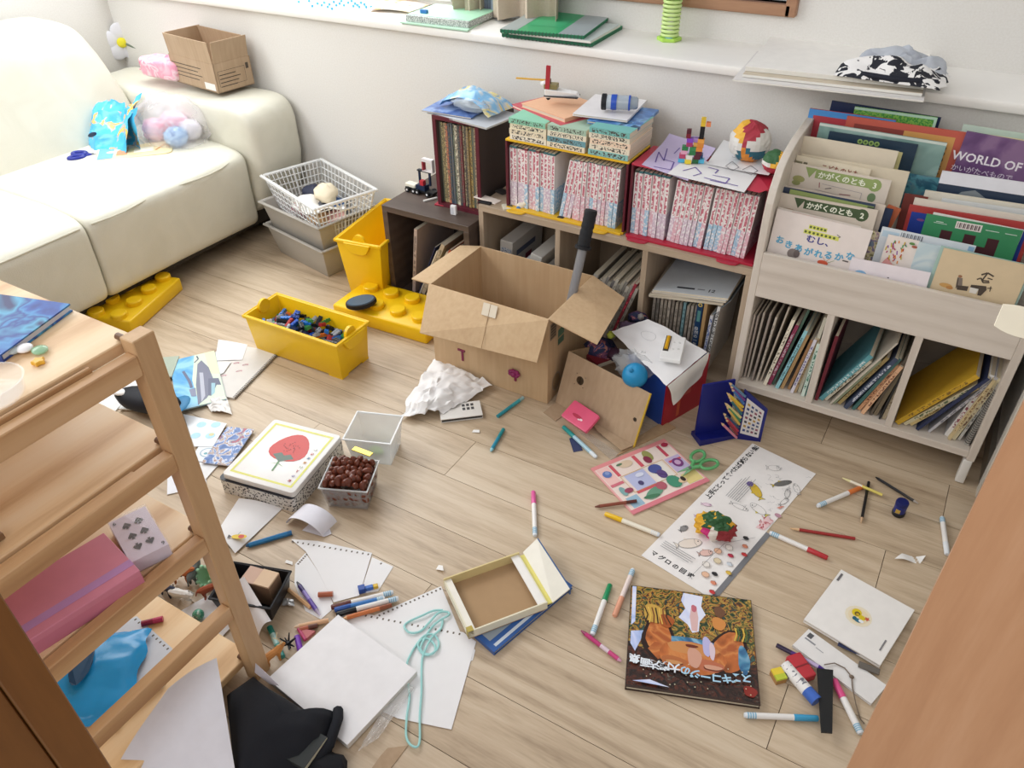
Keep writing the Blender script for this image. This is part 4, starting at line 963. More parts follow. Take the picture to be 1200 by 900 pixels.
crumple(0.05, 0.25, 3, 1.3, 0.5, 0.4, 0.001, 5, c=(0.02, -0.045, 0.02)).build('clear_edge', clear('#cdd8df', 0.45, 0.1), pb, smooth=60)

# ---- small things on the dark cabinet top
tc_ = at(492, 228, HD); tr = thing('toy_train', 'black and white brick-built toy vehicle on the dark cabinet', 'toy', T(tc_.x, tc_.y + 0.015, HD) @ RZ(-0.05))
MB().box(-0.06, 0.055, -0.014, 0.014, 0.008, 0.014).build('chassis', M_BLACK, tr)
for x in (-0.048, -0.022, -0.006, 0.035):
    for y in (-0.017, 0.017):
        b = MB(); b.lathe([(0.0085, -0.004), (0.0085, 0.004)], 14, 0, T(x, y, 0.0085) @ RX(PI / 2)); w2 = b.build('wheel', M_BLACK, tr)
        MB().lathe([(0.0035, 0), (0.0035, 0.0008)], 10, 0, T(x, y - 0.004 if y < 0 else y + 0.0048, 0.0085) @ RX(PI / 2)).build('hub', pm('#e8e8e8', 0.4), w2)
MB().box(-0.062, -0.02, -0.012, 0.012, 0.014, 0.026).build('bonnet', pm('#ece8d6', 0.4), tr, bevel=0.002)
MB().box(-0.015, 0.02, -0.012, 0.012, 0.014, 0.03).build('cab', pm('#1f2e4a', 0.4), tr)
MB().box(0.0, 0.014, -0.01, 0.004, 0.03, 0.046).build('driver', pm('#c2323c', 0.4), tr)
for x in (-0.012, 0.03): MB().box(x - 0.003, x + 0.003, 0.004, 0.01, 0.028, 0.072).build('pillar', pm('#1f2e4a', 0.4), tr)
MB().box(-0.016, 0.04, 0.0, 0.012, 0.072, 0.076).build('roof', pm('#1f2430', 0.4), tr)
MB().box(0.008, 0.05, -0.002, 0.012, 0.076, 0.079).build('platform', pm('#ebe6e6', 0.4), tr)
MB().box(0.008, 0.013, -0.002, 0.012, 0.079, 0.108).build('red_post', pm('#a63440', 0.4), tr)
MB().box(0.008, 0.05, -0.002, 0.012, 0.108, 0.118).build('top_block', pm('#ebe6e6', 0.4), tr)
MB().box(0.045, 0.05, -0.002, 0.012, 0.079, 0.108).build('white_post', pm('#ebe6e6', 0.4), tr)
c0, c1 = at(497, 237, HD), at(513, 233, HD); o = thing('toy_piece', 'tiny grey and white toy piece before the brick-built vehicle', 'toy', frame((c0.x, c0.y, HD), c1 - c0, (0, 1, 0))); MB().box(0, (c1 - c0).length, 0, 0.008, 0, 0.005).build('bar', pm('#d6d3cd', 0.4), o, bevel=0.001)
c0 = at(519, 240, HD); o = thing('red_tag', 'flat red plastic tag at the foot of the maroon edged rack', 'tag', T(c0.x, c0.y, HD) @ RZ(0.2)); MB().prism([(-0.024, -0.012), (0.02, -0.014), (0.027, 0.0), (0.02, 0.012), (-0.022, 0.012)], 0, 0.005).build('plate', pm('#a5283c', 0.4), o, bevel=0.001)
c0 = at(531, 252, HD); o = thing('eraser', 'white eraser standing upright on the dark cabinet', 'eraser', T(c0.x, c0.y + 0.005, HD) @ RZ(0.1)); MB().box(-0.009, 0.009, -0.005, 0.005, 0, 0.03).build('rubber', pm('#ebebec', 0.5), o, bevel=0.001); MB().box(-0.0093, 0.002, -0.0053, 0.0053, 0.003, 0.024).build('sleeve', pm('#d0d2d8', 0.5), o)
# ---- small things on the oak cabinet top
def slabpx(name, label, cat, c0, c1, c2, z, t, m, part='plate'):
    M, w, h = flat(c0, c1, c2, z); o = thing(name, label, cat, M); MB().box(0, w, 0, h, 0, t).build(part, m, o, bevel=min(0.001, t / 3)); return o
slabpx('card', 'white blank card near the dark cabinet end of the oak cabinet', 'card', (580, 240), (588, 236), (566, 226), HC, 0.003, pm('#ecdfd3', 0.5))
slabpx('toy_piece', 'black square toy plate beside the white card', 'toy', (560, 238), (574, 241), (558, 235), HC, 0.006, M_BLACK)
slabpx('toy_piece', 'cream oblong toy plate beside the little sitting figure', 'toy', (590, 247), (602, 246), (589, 241), HC, 0.006, pm('#d8d2bd', 0.5))
slabpx('toy_piece', 'dark phone-like slab lying behind the white card', 'toy', (580, 225), (589, 229), (586, 221), HC, 0.005, pm('#3a3736', 0.4))
c0 = at(611, 245, HC); o = thing('toy_figure', 'small cream and brown toy animal sitting by the yellow case', 'toy', T(c0.x, c0.y, HC) @ RZ(0.4))
MB().ball((0, 0, 0.011), (0.014, 0.009, 0.01), 12, 8).build('body', pm('#e9e0cd', 0.5), o, smooth=True); MB().ball((0.012, -0.003, 0.02), (0.0075, 0.007, 0.008), 12, 8).build('head', pm('#e9e0cd', 0.5), o, smooth=True)
MB().ball((0.012, 0.002, 0.026), (0.006, 0.005, 0.004), 10, 6).build('cap', pm('#6d6152', 0.5), o, smooth=True); MB().ball((-0.008, -0.008, 0.006), (0.007, 0.005, 0.006), 10, 6).build('arm', pm('#4f80b8', 0.5), o, smooth=True)
c0 = at(657, 257, HC); o = thing('toy_piece', 'tiny black toy blob on the front edge of the oak cabinet', 'toy', (c0.x, c0.y, HC)); crumple(0.01, 0.4, 3, 1.2, 0.8, 0.5, -0.004, 2, 10, 7, c=(0, 0, 0.004)).build('body', pm('#2c2a28', 0.4), o)

# ================================================================ WHAT STANDS IN THE BAYS
def bay(lab, grp, items, y, z, x_start, cat='book', name='book', cover=None, spine=True, strips=True):
    """items: (gap, thickness, height, depth, lean, colour, colour word)"""
    x = x_start
    for i, (gap, t, h, d, lean, col, word) in enumerate(items):
        x += gap; a = math.radians(lean)
        o = book(name, lab % (word, ORD[i]), cat, upright(x, y, z + 0.0005 + max(0, t * math.sin(a)), lean), d, h, t, pm(col, 0.45, 0.08, 60), None, grp)
        if strips and t > 0.005:
            c_ = tuple(int(col[k:k + 2], 16) for k in (1, 3, 5)); f_ = 0.72 if sum(c_) > 300 else 1.5
            spine_strip(o, t, h * 0.12, h * 0.9, print_mat('soft' + col, col, '#%02x%02x%02x' % tuple(min(255, int(k * f_)) for k in c_), 400, 90, 0.52))
        x += t / math.cos(a)
    return x
# dark cabinet: leaning albums
bay('%s leaning album, %s from the yellow bin inside the dark cabinet', 'albums in the dark cabinet',
    [(0.045, 0.012, 0.24, 0.22, 8, '#b9a69c', 'pinkish grey'), (0.012, 0.004, 0.21, 0.2, 24, '#22284a', 'navy'), (0.0, 0.004, 0.2, 0.2, 26, '#d5cdbd', 'white edged'), (0.004, 0.014, 0.23, 0.22, 26, '#b7a78e', 'buff'), (0.004, 0.006, 0.21, 0.2, 28, '#c8bda8', 'cream'), (0.004, 0.006, 0.22, 0.2, 27, '#b5543c', 'red brown'), (0.004, 0.01, 0.2, 0.2, 25, '#9b9890', 'grey'), (0.004, 0.005, 0.2, 0.2, 22, '#d8d4cc', 'silver'), (0.002, 0.005, 0.19, 0.2, 20, '#d1754c', 'orange')], YD + 0.03, 0.0205, -1.53)
# oak cabinet, bay by the dark cabinet: white plastic disc cases and boxes
bx0 = -0.79 + x0 + 0.016
for i, (dx, t, h, lean, lab, col) in enumerate(((0.004, 0.045, 0.235, 4, 'fat grey white box with red print, nearest the dark cabinet in the oak cabinet', '#c9c4bd'), (0.066, 0.016, 0.20, 14, 'pale disc case with blue edge, second in the oak cabinet end bay', '#cfd2d4'), (0.086, 0.04, 0.215, 12, 'fat white box with round emblem, third in the oak cabinet end bay', '#dad6ce'), (0.138, 0.022, 0.18, 12, 'grey white case with dark print, fourth in the oak cabinet end bay', '#bdbab4'), (0.165, 0.022, 0.185, 12, 'white case with blue print touching the first divider of the oak cabinet', '#c6c6c4'))):
    o = thing('disc_box', lab, 'box', upright(bx0 + dx, YC + 0.06, 0.0185 + t * math.sin(math.radians(lean)), lean), 'boxes in the oak cabinet end bay')
    MB().box(0.001, 0.20, 0, h, 0, t).build('case', pm(col, 0.35), o, bevel=0.002)
    MB().add([(0.0004, h * 0.1, t * 0.1), (0.0004, h * 0.1, t * 0.9), (0.0004, h * 0.9, t * 0.9), (0.0004, h * 0.9, t * 0.1)], [(0, 1, 2, 3)]).build('label_print', fleck('#d8dadc', '#4a6a94', thr=0.53), o)
    if i == 0: art(o, t + 0.0003, [('r', 0.03, h * 0.45, 0.07, h * 0.68, '#8a2f44'), ('r', 0.09, h * 0.45, 0.13, h * 0.68, '#8a2f44'), ('r', 0.03, h * 0.76, 0.15, h * 0.84, '#5a627c')], 'box_print')
    if i == 2: art(o, 0, [('e', 0, h * 0.80, 0.013, 0.013, '#8a8a62'), ('e', 0, h * 0.80, 0.008, 0.008, '#d9cf8a')], 'emblem', M=Matrix(((0, 0, 1, 0.0), (0, 1, 0, 0), (1, 0, 0, t / 2), (0, 0, 0, 1))) @ T(0, 0, 0))
# middle bay: leaning magazines
bay('%s magazine, %s from the first divider in the middle bay of the oak cabinet', 'magazines in the middle bay of the oak cabinet',
    [(0.03, 0.014, 0.215, 0.21, 16, '#bdb8ae', 'grey boxed')] + [(0.0006, 0.0085, 0.205 + 0.008 * (i % 3), 0.21, 18, c, n) for i, (c, n) in enumerate((('#a9a49a', 'grey'), ('#c1b9ac', 'pale'), ('#8f8a84', 'ash'), ('#b8b1a2', 'beige'), ('#7d7a78', 'dark grey'), ('#c8c1b2', 'ivory'), ('#9c978c', 'stone'), ('#b0a99a', 'sand'), ('#8a857c', 'taupe'), ('#c6beb0', 'cream'), ('#a39d92', 'mid grey'), ('#9f3c48', 'red banded'), ('#b7b0a4', 'light stone')))],
    YC + 0.05, 0.0185, -0.952 + 0.018, 'magazine', 'magazine')
# bay by the white rack: upright magazines, two spine books and a leaning pile on top
xs_ = -0.683 + 0.018
x = bay('%s magazine, %s from the second divider in the end bay beside the rack', 'upright magazines in the bay beside the white rack',
    [(0.004 if i else 0.016, 0.0072, 0.196 + 0.004 * (i % 3), 0.2, 0, c, n) for i, (c, n) in enumerate((('#9c948a', 'grey'), ('#8a837a', 'taupe'), ('#b5aa9b', 'sand'), ('#a69b8c', 'buff'), ('#b9ae9f', 'cream'), ('#8f8579', 'ash'), ('#aba092', 'stone'), ('#958b7f', 'drab'), ('#7fa3a8', 'pale blue'), ('#a3988a', 'beige'), ('#b0a698', 'ivory'), ('#948b80', 'dull brown')))],
    YC + 0.035, 0.0185, xs_, 'magazine', 'magazine')
M = upright(x + 0.002, YC + 0.02, 0.0185, 0); o = book('picture_book', 'dark blue book with white vertical title in the bay beside the rack', 'book', M, 0.21, 0.235, 0.017, pm('#1f3a5c', 0.4))
SP = Matrix(((0, 0, -1, -0.0004), (1, 0, 0, 0), (0, -1, 0, 0), (0, 0, 0, 1)))     # lettering plane on a spine: x runs up the spine
def vtitle(o, s, size, y_top, t, m, step=None):
    for i, ch in enumerate(s):
        text(ch, size, m, o, 0, 0, name='spine_title', M=Matrix(((0, 0, -1, -0.0005), (0, 1, 0, y_top - size - i * (step or size * 1.05)), (1, 0, 0, t / 2 - size * 0.5), (0, 0, 0, 1))))
M_WTXT = pm('#e9e7e2', 0.5); M_KTXT = pm('#26242a', 0.5)
vtitle(o, '自然の一生図鑑', 0.0125, 0.15, 0.017, M_WTXT)
art(o, 0, [('e', 0.218, 0.0085, 0.006, 0.006, '#d3b85a'), ('e', 0.218, 0.0085, 0.003, 0.003, '#1f3a5c'), ('r', 0.165, 0.004, 0.2, 0.013, '#5a8f8a')], 'spine_print', M=Matrix(((0, 0, -1, -0.0004), (1, 0, 0, 0), (0, 1, 0, 0), (0, 0, 0, 1))))
o = book('picture_book', 'tan book right beside the dark blue book in the end bay', 'book', upright(x + 0.021, YC + 0.02, 0.0185, 0), 0.21, 0.245, 0.009, pm('#b08f62', 0.5))
o = book('picture_book', 'white spined book with blue title leaning beside the tan book', 'book', upright(x + 0.034, YC + 0.025, 0.0195, 2), 0.19, 0.19, 0.008, pm('#d9d9dc', 0.5)); spine_strip(o, 0.008, 0.02, 0.18, fleck('#d9d9dc', '#3f5a96', thr=0.5), 0.05)
o = book('picture_book', 'white spined book with black title leaning toward the rack', 'book', upright(x + 0.045, YC + 0.025, 0.0195, 3), 0.2, 0.225, 0.008, pm('#e3e1dc', 0.5)); spine_strip(o, 0.008, 0.03, 0.21, fleck('#e3e1dc', '#2c2b2e', thr=0.5), 0.05)
# pile lying on the upright magazines
zp = 0.0185 + 0.206
P0, P1, P2 = V((-0.655, YC + 0.012, zp)), V((-0.447, YC + 0.02, zp + 0.028)), V((-0.645, YC + 0.24, zp + 0.006))
def pile(i, name, lab, dz, t, col, cat='magazine', sx=1.0, sk=0.0):
    M = frame(P0 + V((0.004 * i, -0.004 * (i % 2), dz)), (P1 - P0), (P2 - P0)); return book(name, lab, cat, M @ RZ(sk), (P1 - P0).length * sx, 0.23, t, pm(col, 0.5))
pile(0, 'magazine', 'cream thick magazine lowest in the leaning pile beside the rack', 0.0, 0.008, '#d9d0c0'); pile(1, 'magazine', 'tan edged magazine second up in the leaning pile', 0.0085, 0.006, '#b7aa98', sk=0.05); pile(2, 'magazine', 'grey magazine third up in the leaning pile', 0.015, 0.006, '#c6c2bc', sk=-0.04)
o = pile(3, 'magazine', 'pale grey magazine numbered 12 topmost in the leaning pile', 0.0215, 0.007, '#c3c8cc', sk=0.0)
text('12', 0.022, M_KTXT, o, 0.15, 0.02, 0.0073, bold=0.02, name='issue_number'); art(o, 0.0072, [('r', 0.06, 0.025, 0.11, 0.034, '#3c3c42'), ('r', 0.118, 0.027, 0.138, 0.033, '#8a8c92')])
o = thing('clear_folder', 'dark blue folder standing at the back of the leaning pile', 'folder', frame((-0.66, YC + 0.20, zp + 0.035), (1, 0.05, 0.02), (0, 0.3, 1))); MB().box(0, 0.17, 0, 0.085, 0, 0.003).build('cover', pm('#27397c', 0.4), o)
o = thing('clear_folder', 'grey plastic folder sticking out of the pile toward the rack', 'folder', frame((-0.475, YC + 0.03, zp - 0.018), (0.55, 0.02, 0.75), (0, 1, 0))); MB().box(0, 0.075, 0, 0.2, 0, 0.002).build('cover', pm('#8d9aa4', 0.3), o)

# ================================================================ ON THE WINDOW SILL
rs = random.Random(2)
bead_px = [(350, 2), (362, 1), (372, 4), (380, 3), (386, 5), (391, 2), (394, 6), (398, 4), (403, 6), (384, 8), (377, 6), (389, 10), (400, 1), (412, 1), (416, 4), (419, 6), (423, 3), (427, 5), (421, 8), (414, 7), (435, 8), (429, 8), (366, 7), (408, 3)]
for i, (x, y) in enumerate(bead_px):
    c = at(x, y, ZS + 0.004); o = tag(MB().box(-0.004, 0.004, -0.004, 0.004, 0, 0.008).build('toy_bead', pm('#5fb2e4', 0.35), None, bevel=0.001), 'tiny light blue cube, %s counted from the sofa end of the sill' % (ORD[sorted(b_[0] for b_ in bead_px).index(x)]), 'toy', 'tiny blue cubes on the sill')
    o.location = (c.x, c.y, ZS); o.rotation_euler = (0, 0, rs.uniform(0, 1.5))
o = sheet('magazine', 'open thin magazine with yellow and pink print on the sill', 'magazine', ((432, 14), (480, 17), (508, 7), (452, 0)), ZS, splash('sill_mag', [(0.35, '#efe9e4'), (0.55, '#efe3d0'), (0.65, '#e8c96a'), (0.75, '#d79aa8'), (0.85, '#f2efec')], 16), lambda u, v: 0.005 + 0.006 * math.sin(3 * u), 0.003)
o = sheet('folder', 'pale mint folder beneath the patterned paper block on the sill', 'folder', ((468, 27), (548, 37), (566, 26), (490, 14)), ZS, pm('#bfe6cb', 0.5), None, 0.004)
M, w_, h_ = flat((476, 25), (549, 33), (492, 10), ZS + 0.0045); o = thing('paper_block', 'grey speckled paper block with mint top on the sill by the curtain', 'paper', M)
MB().box(0, w_, 0, h_, 0, 0.018).build('sheets', fleck('#d3d6d2', '#8d9490', thr=0.5), o); MB().box(0, w_, 0.01, h_, 0.018, 0.0195).build('cover', pm('#b5e8c6', 0.5), o)
c = at(497, 13, ZS + 0.03); o = thing('toy_brick', 'blue toy brick lying on the mint paper block', 'brick', (c.x, c.y, ZS + 0.0243)); b = MB(); b.box(-0.012, 0.012, -0.006, 0.006, 0, 0.01); studs(b, [(-0.006, 0), (0.006, 0)], 0.01, 0.003, 0.002); b.build('body', pm('#2f6fb4', 0.4), o)
# curtain hem
cu = thing('curtain', 'beige pleated curtain gathered at the window above the sill', 'curtain', aty(590, 20, 2.27))
c0, c1 = aty(529, 26, 2.26), aty(657, 22, 2.25); u0 = cu.location
def curt(a, c_, ph, amp, zb):
    def fn(u, v):
        q = a.lerp(c_, u); q = V((q.x, q.y + amp * math.sin(ph + u * 15) + 0.012 * math.sin(3 + u * 33), zb(u) + v * 1.25)); return q - u0
    return fn
mcu = pm('#c3b5a2', 0.85, 0.08, 160, 0.1)
MB().grid(curt(c0, c0.lerp(c1, 0.28), 0.3, 0.03, lambda u: ZS + 0.012 + 0.012 * u), 14, 3, 0, 0.002).build('pleat', mcu, cu, smooth=True)
MB().grid(curt(c0.lerp(c1, 0.36), c1, 1.6, 0.028, lambda u: ZS + 0.006 + 0.02 * u), 30, 3, 0, 0.002).build('pleat', mcu, cu, smooth=True)
MB().grid(curt(c0.lerp(c1, 0.26) + V((0, 0.03, 0)), c0.lerp(c1, 0.4) + V((0, 0.03, 0)), 0.2, 0.01, lambda u: ZS + 0.004), 6, 3, 0, 0.002).build('lining', pm('#8a93a3', 0.8), cu, smooth=True)
# drawing pads
def pad(label, a, b_, c, z, t, m, spiral=None, edge='#e4e2da'):
    M, w, h = flat(a, b_, c, z); o = thing('drawing_pad', label, 'pad', M)
    MB().box(0, w, 0, h, 0, t).build('sheets', pm(edge, 0.7), o); MB().box(0, w, 0, h, t, t + 0.0008).build('cover', m, o)
    if spiral is not None:
        n = 24
        for i in range(n):
            f = (i + 0.5) / n; x, y = (w * f, 0.0) if spiral == 0 else (w * f, h)
            MB().tube([(x, y + 0.0055 * math.cos(q), t / 2 + 0.0055 * math.sin(q)) for q in [2 * PI * k / 8 for k in range(8)]], 0.0009, 5, closed=True).build('wire_ring', pm('#2e3a34', 0.4), o)
    return o, w, h
pad('green covered drawing pad lowest in the pile under the curtain', (588, 43), (694, 55), (608, 22), ZS, 0.009, pm('#2f9a62', 0.45), 0, '#2c6e50')
pad('white covered pad in the middle of the green pad pile', (596, 40), (692, 51), (616, 20), ZS + 0.010, 0.006, pm('#c9d3cf', 0.45))
o, w_, h_ = pad('green and silver drawing pad topmost in the pile under the curtain', (586, 38), (684, 46), (612, 12), ZS + 0.0170, 0.008, pm('#3fae74', 0.4), 0, '#2f7a58')
art(o, 0.0092, [('r', 0, 0, w_ * 0.20, h_, '#aab4b2'), ('r', w_ * 0.7, 0, w_, h_, '#a8b2b4'), ('r', w_ * 0.24, h_ * 0.25, w_ * 0.64, h_ * 0.9, '#45b57c')])
# green spring toy
c = at(784, 47, ZS); o = thing('spring_toy', 'lime green spring toy standing on the sill below the window', 'toy', (c.x, c.y, ZS)); ML = pm('#b4e060', 0.35); MLC = pm('#d3ec9c', 0.35)
def hexp(r): return [(r * math.cos(PI / 3 * i + 0.3), r * math.sin(PI / 3 * i + 0.3)) for i in range(6)]
MB().prism(hexp(0.036), 0, 0.010).build('base', ML, o, bevel=0.002); MB().prism(hexp(0.036), 0.118, 0.134).build('top', ML, o, bevel=0.002)
for i in range(10): MB().tube(ring_path(0, 0, 0.023, 0.023, 0.016 + i * 0.0108, 0, 18), 0.0042, 6, closed=True).build('coil', MLC, o, smooth=True)
MB().ball((0.005, -0.018, 0.010), (0.012, 0.008, 0.003), 10, 6).build('badge', pm('#7fb8d8', 0.4), o)
# big sketch pads and the bag
def bigpad(label, a, b_, c, z, t, m, sp=None): return pad(label, a, b_, c, z, t, m, sp)
bigpad('white sheet with red corner print lowest under the big sketch pads', (858, 95), (1082, 120), (892, 62), ZS, 0.003, pm('#e3dfdc', 0.6))
bigpad('tan edged sketch pad in the middle of the big pad pile', (870, 90), (1080, 113), (900, 60), ZS + 0.005, 0.006, pm('#cfc2ad', 0.6))
bigpad('white spiral sketch pad topmost beside the patterned cloth bag', (873, 83), (1082, 105), (906, 47), ZS + 0.0125, 0.010, pm('#f5f2ec', 0.6), 1)
c = at(1050, 88, ZS + 0.03); o = thing('cloth_bag', 'black and white patterned cloth bag crumpled on the sketch pads', 'bag', T(c.x, c.y + 0.02, ZS + 0.0245) @ RZ(-0.05))
def clothm(name, a, b_, thr, sc):
    key = ('cl', name)
    if key in _M: return _M[key]
    n = NT(name); co = n.coords('Object'); ns = n.node('ShaderNodeTexNoise', i_Scale=sc, i_Detail=3.0, i_Distortion=1.0); n.link(co, 0, ns, 'Vector')
    r = n.ramp([(thr - 0.01, a), (thr + 0.01, b_)]); n.link(ns, 'Fac', r, 0); n.link(r, 0, n.b, 'Base Color'); n.b.inputs['Roughness'].default_value = 0.8; _M[key] = n.m; return n.m
def clo(cx_, cy_, w, d, h, seed, f=16):
    def fn(u, v):
        q = V((cx_ + (u - 0.5) * w, cy_ + (v - 0.5) * d, 0)); e = (math.sin(PI * u) ** 0.45) * (math.sin(PI * v) ** 0.45)
        q.z = 0.001 + h * e * (0.75 + 0.5 * mnoise.noise(V((u * 5 + seed, v * 4, seed)))); q.x += 0.012 * mnoise.noise(V((u * 6, v * 6, seed + 3))); q.y += 0.012 * mnoise.noise(V((u * 6, v * 6, seed + 7))); return q
    return fn
MB().grid(clo(-0.01, -0.012, 0.235, 0.125, 0.05, 1), 26, 16, 0, 0.002).build('body', clothm('bw_cloth', '#eceae8', '#1b1d28', 0.53, 38), o, smooth=60)
MB().grid(clo(0.0, 0.03, 0.20, 0.09, 0.066, 5), 26, 16, 0, 0.002).build('flap', clothm('grey_cloth', '#b9bec6', '#a9aeb8', 0.5, 9), o, smooth=60)
MB().tube([(-0.115, -0.055, 0.008), (-0.06, -0.068, 0.010), (0.0, -0.07, 0.009), (0.06, -0.066, 0.012), (0.095, -0.052, 0.010)], 0.0065, 8).build('binding', pm('#171a28', 0.7), o, smooth=True)

# ================================================================ PICTURE BOOKS FACING OUT IN THE WHITE RACK
TIERF = 0.402
def fbook(name, label, TL, TR, y, t, cover, lean=4, zbot=TIERF, cat='book', pages=None, group='picture books facing out in the white rack', hard=0.0015, dy=0.0):
    a, b_ = aty(*TL, y), aty(*TR, y + dy); ex = (b_ - a); L = math.radians(lean)
    ey = V((0, math.sin(L), math.cos(L))); M = frame(a, ex, ey); ez = V((M[0][2], M[1][2], M[2][2])); ey = V((M[0][1], M[1][1], M[2][1]))
    h = (a.z - zbot) / ey.z - 0.002; M = frame(a - ey * h - ez * t, ex, ey)
    o = book(name, label, cat, M, ex.length, h, t, cover, pages, group, hard)
    return o, ex.length, h, t + 0.0002
def ctext(o, s, size, col, x, y, z, width=None, bold=0.02, rot=0.0): return text(s, size, pm(col, 0.5), o, x, y, z + 0.0004, width, rot, 'title', bold)
# --- rear tier
fbook('picture_book', 'navy book standing farthest back in the rack at the wall', (975, 118), (1103, 138), 2.055, 0.006, pm('#1e2c52', 0.4))
o, w_, h_, z = fbook('picture_book', 'green speckled book standing just before the navy book', (1002, 125), (1099, 138), 2.045, 0.007, print_mat('green_grass', '#3f8f3a', '#7fb54a', 260, 260, 0.5))
art(o, z, [('r', 0.0, h_ - 0.006, w_, h_, '#b5d8c0'), ('r', w_ - 0.006, 0, w_, h_ - 0.006, '#b5d8c0')])
o, w_, h_, z = fbook('picture_book', 'red book with bright blue border at the left end of the rear tier', (949, 127), (1050, 141), 2.02, 0.007, pm('#b5414a', 0.4))
art(o, z, [('r', 0, h_ - 0.014, w_, h_, '#4a8fd0'), ('r', 0, 0, 0.012, h_ - 0.014, '#4a8fd0')]); ctext(o, 'はじめて', 0.016, '#6d2f3c', 0.035, h_ - 0.045, z)
o, w_, h_, z = fbook('picture_book', 'wide orange red framed book with golden panel in the rear tier', (993, 136), (1135, 156), 2.005, 0.007, pm('#bf5a4a', 0.4))
art(o, z, [('r', 0.02, 0.02, w_ - 0.022, h_ - 0.014, '#cf9a58'), ('r', 0.02, 0.02, w_ * 0.5, h_ - 0.014, '#8a3f38')])
text("I'll See", 0.026, pm('#4b3826', 0.5), o, w_ - 0.034, h_ - 0.10, z + 0.0006, None, PI / 2, 'title', 0.01)
o, w_, h_, z = fbook('picture_book', 'pale mint book at the back behind the purple book', (1129, 146), (1230, 162), 2.03, 0.008, pm('#c3d6c8', 0.4))
o, w_, h_, z = fbook('picture_book', 'cream book edge showing above the purple book', (1150, 157), (1232, 169), 2.015, 0.006, pm('#e3d3a8', 0.4))
o, w_, h_, z = fbook('picture_book', 'large purple book lettered WORLD OF in the rear tier', (1133, 154), (1232, 172), 1.998, 0.008, splash('purple_cover', [(0.3, '#5e3f6c'), (0.5, '#70507c'), (0.7, '#86688c')], 9, 1.0))
ctext(o, 'WORLD OF', 0.027, '#f0eaf0', -0.012, h_ - 0.063, z, 0.142); ctext(o, 'かいがたべもので', 0.0155, '#e6dcea', -0.004, h_ - 0.086, z, 0.125, 0.0)
art(o, z, [('p', [(0.01, h_ - 0.13), (0.05, h_ - 0.10), (0.11, h_ - 0.125), (0.11, h_ - 0.15), (0.01, h_ - 0.15)], '#9a7f9c'), ('e', 0.06, h_ - 0.112, 0.04, 0.006, '#6a3a4c')])
# --- third tier
o, w_, h_, z = fbook('picture_book', 'teal grey painted book with a white shell behind the dark badge book', (961, 144), (1110, 168), 1.975, 0.006, splash('teal_cover', [(0.3, '#77968f'), (0.5, '#8aa8a0'), (0.7, '#9fb9b2')], 10, 0.8))
art(o, z, [('r', 0, h_ - 0.006, w_, h_, '#c9d3ca'), ('e', w_ * 0.68, h_ * 0.62, 0.022, 0.034, '#e3d9b0'), ('l', [(w_ * 0.68, h_ * 0.54), (w_ * 0.66, h_ * 0.72)], 0.0015, '#b8a878'), ('l', [(w_ * 0.68, h_ * 0.54), (w_ * 0.71, h_ * 0.71)], 0.0015, '#b8a878')])
o, w_, h_, z = fbook('picture_book', 'navy book with a row of green round badges in the third tier', (972, 154), (1076, 170), 1.962, 0.006, pm('#1e3446', 0.4))
art(o, z, [('e', w_ * 0.37 + 0.0125 * i, h_ - 0.012, 0.0058, 0.0058, '#8da860') for i in range(4)] + [('e', w_ * 0.37 + 0.0125 * i, h_ - 0.012, 0.0028, 0.0028, '#45602e') for i in range(4)])
fbook('picture_book', 'cream jar-like thin book peeking beside the blank beige book', (1052, 178), (1058, 179), 1.955, 0.012, pm('#cfc78e', 0.4), zbot=0.56)
fbook('picture_book', 'blank beige book back standing in the third tier', (934, 158), (1053, 178), 1.935, 0.006, pm('#ddd1bb', 0.5))
o, w_, h_, z = fbook('picture_book', 'dark teal photo book between the blank book and the open magazine', (1061, 203), (1106, 210), 1.95, 0.006, splash('teal_photo', [(0.3, '#24566a'), (0.5, '#4a8a96'), (0.65, '#5b7f86'), (0.8, '#2c6f92')], 18), zbot=0.52)
o, w_, h_, z = fbook('magazine', 'white magazine with snowy dark blue photo in the right half of the rack', (1104, 201), (1215, 217), 1.93, 0.010, pm('#e2e3ea', 0.4))
art(o, z, [('r', 0, h_ - 0.062, w_, h_ - 0.026, '#26364c'), ('p', [(0.03, h_ - 0.062), (0.05, h_ - 0.038), (0.075, h_ - 0.03), (0.11, h_ - 0.05), (0.11, h_ - 0.062)], '#7d858a'), ('p', [(0.0, h_ - 0.062), (0.0, h_ - 0.045), (0.02, h_ - 0.05), (0.028, h_ - 0.062)], '#3a4a60')])
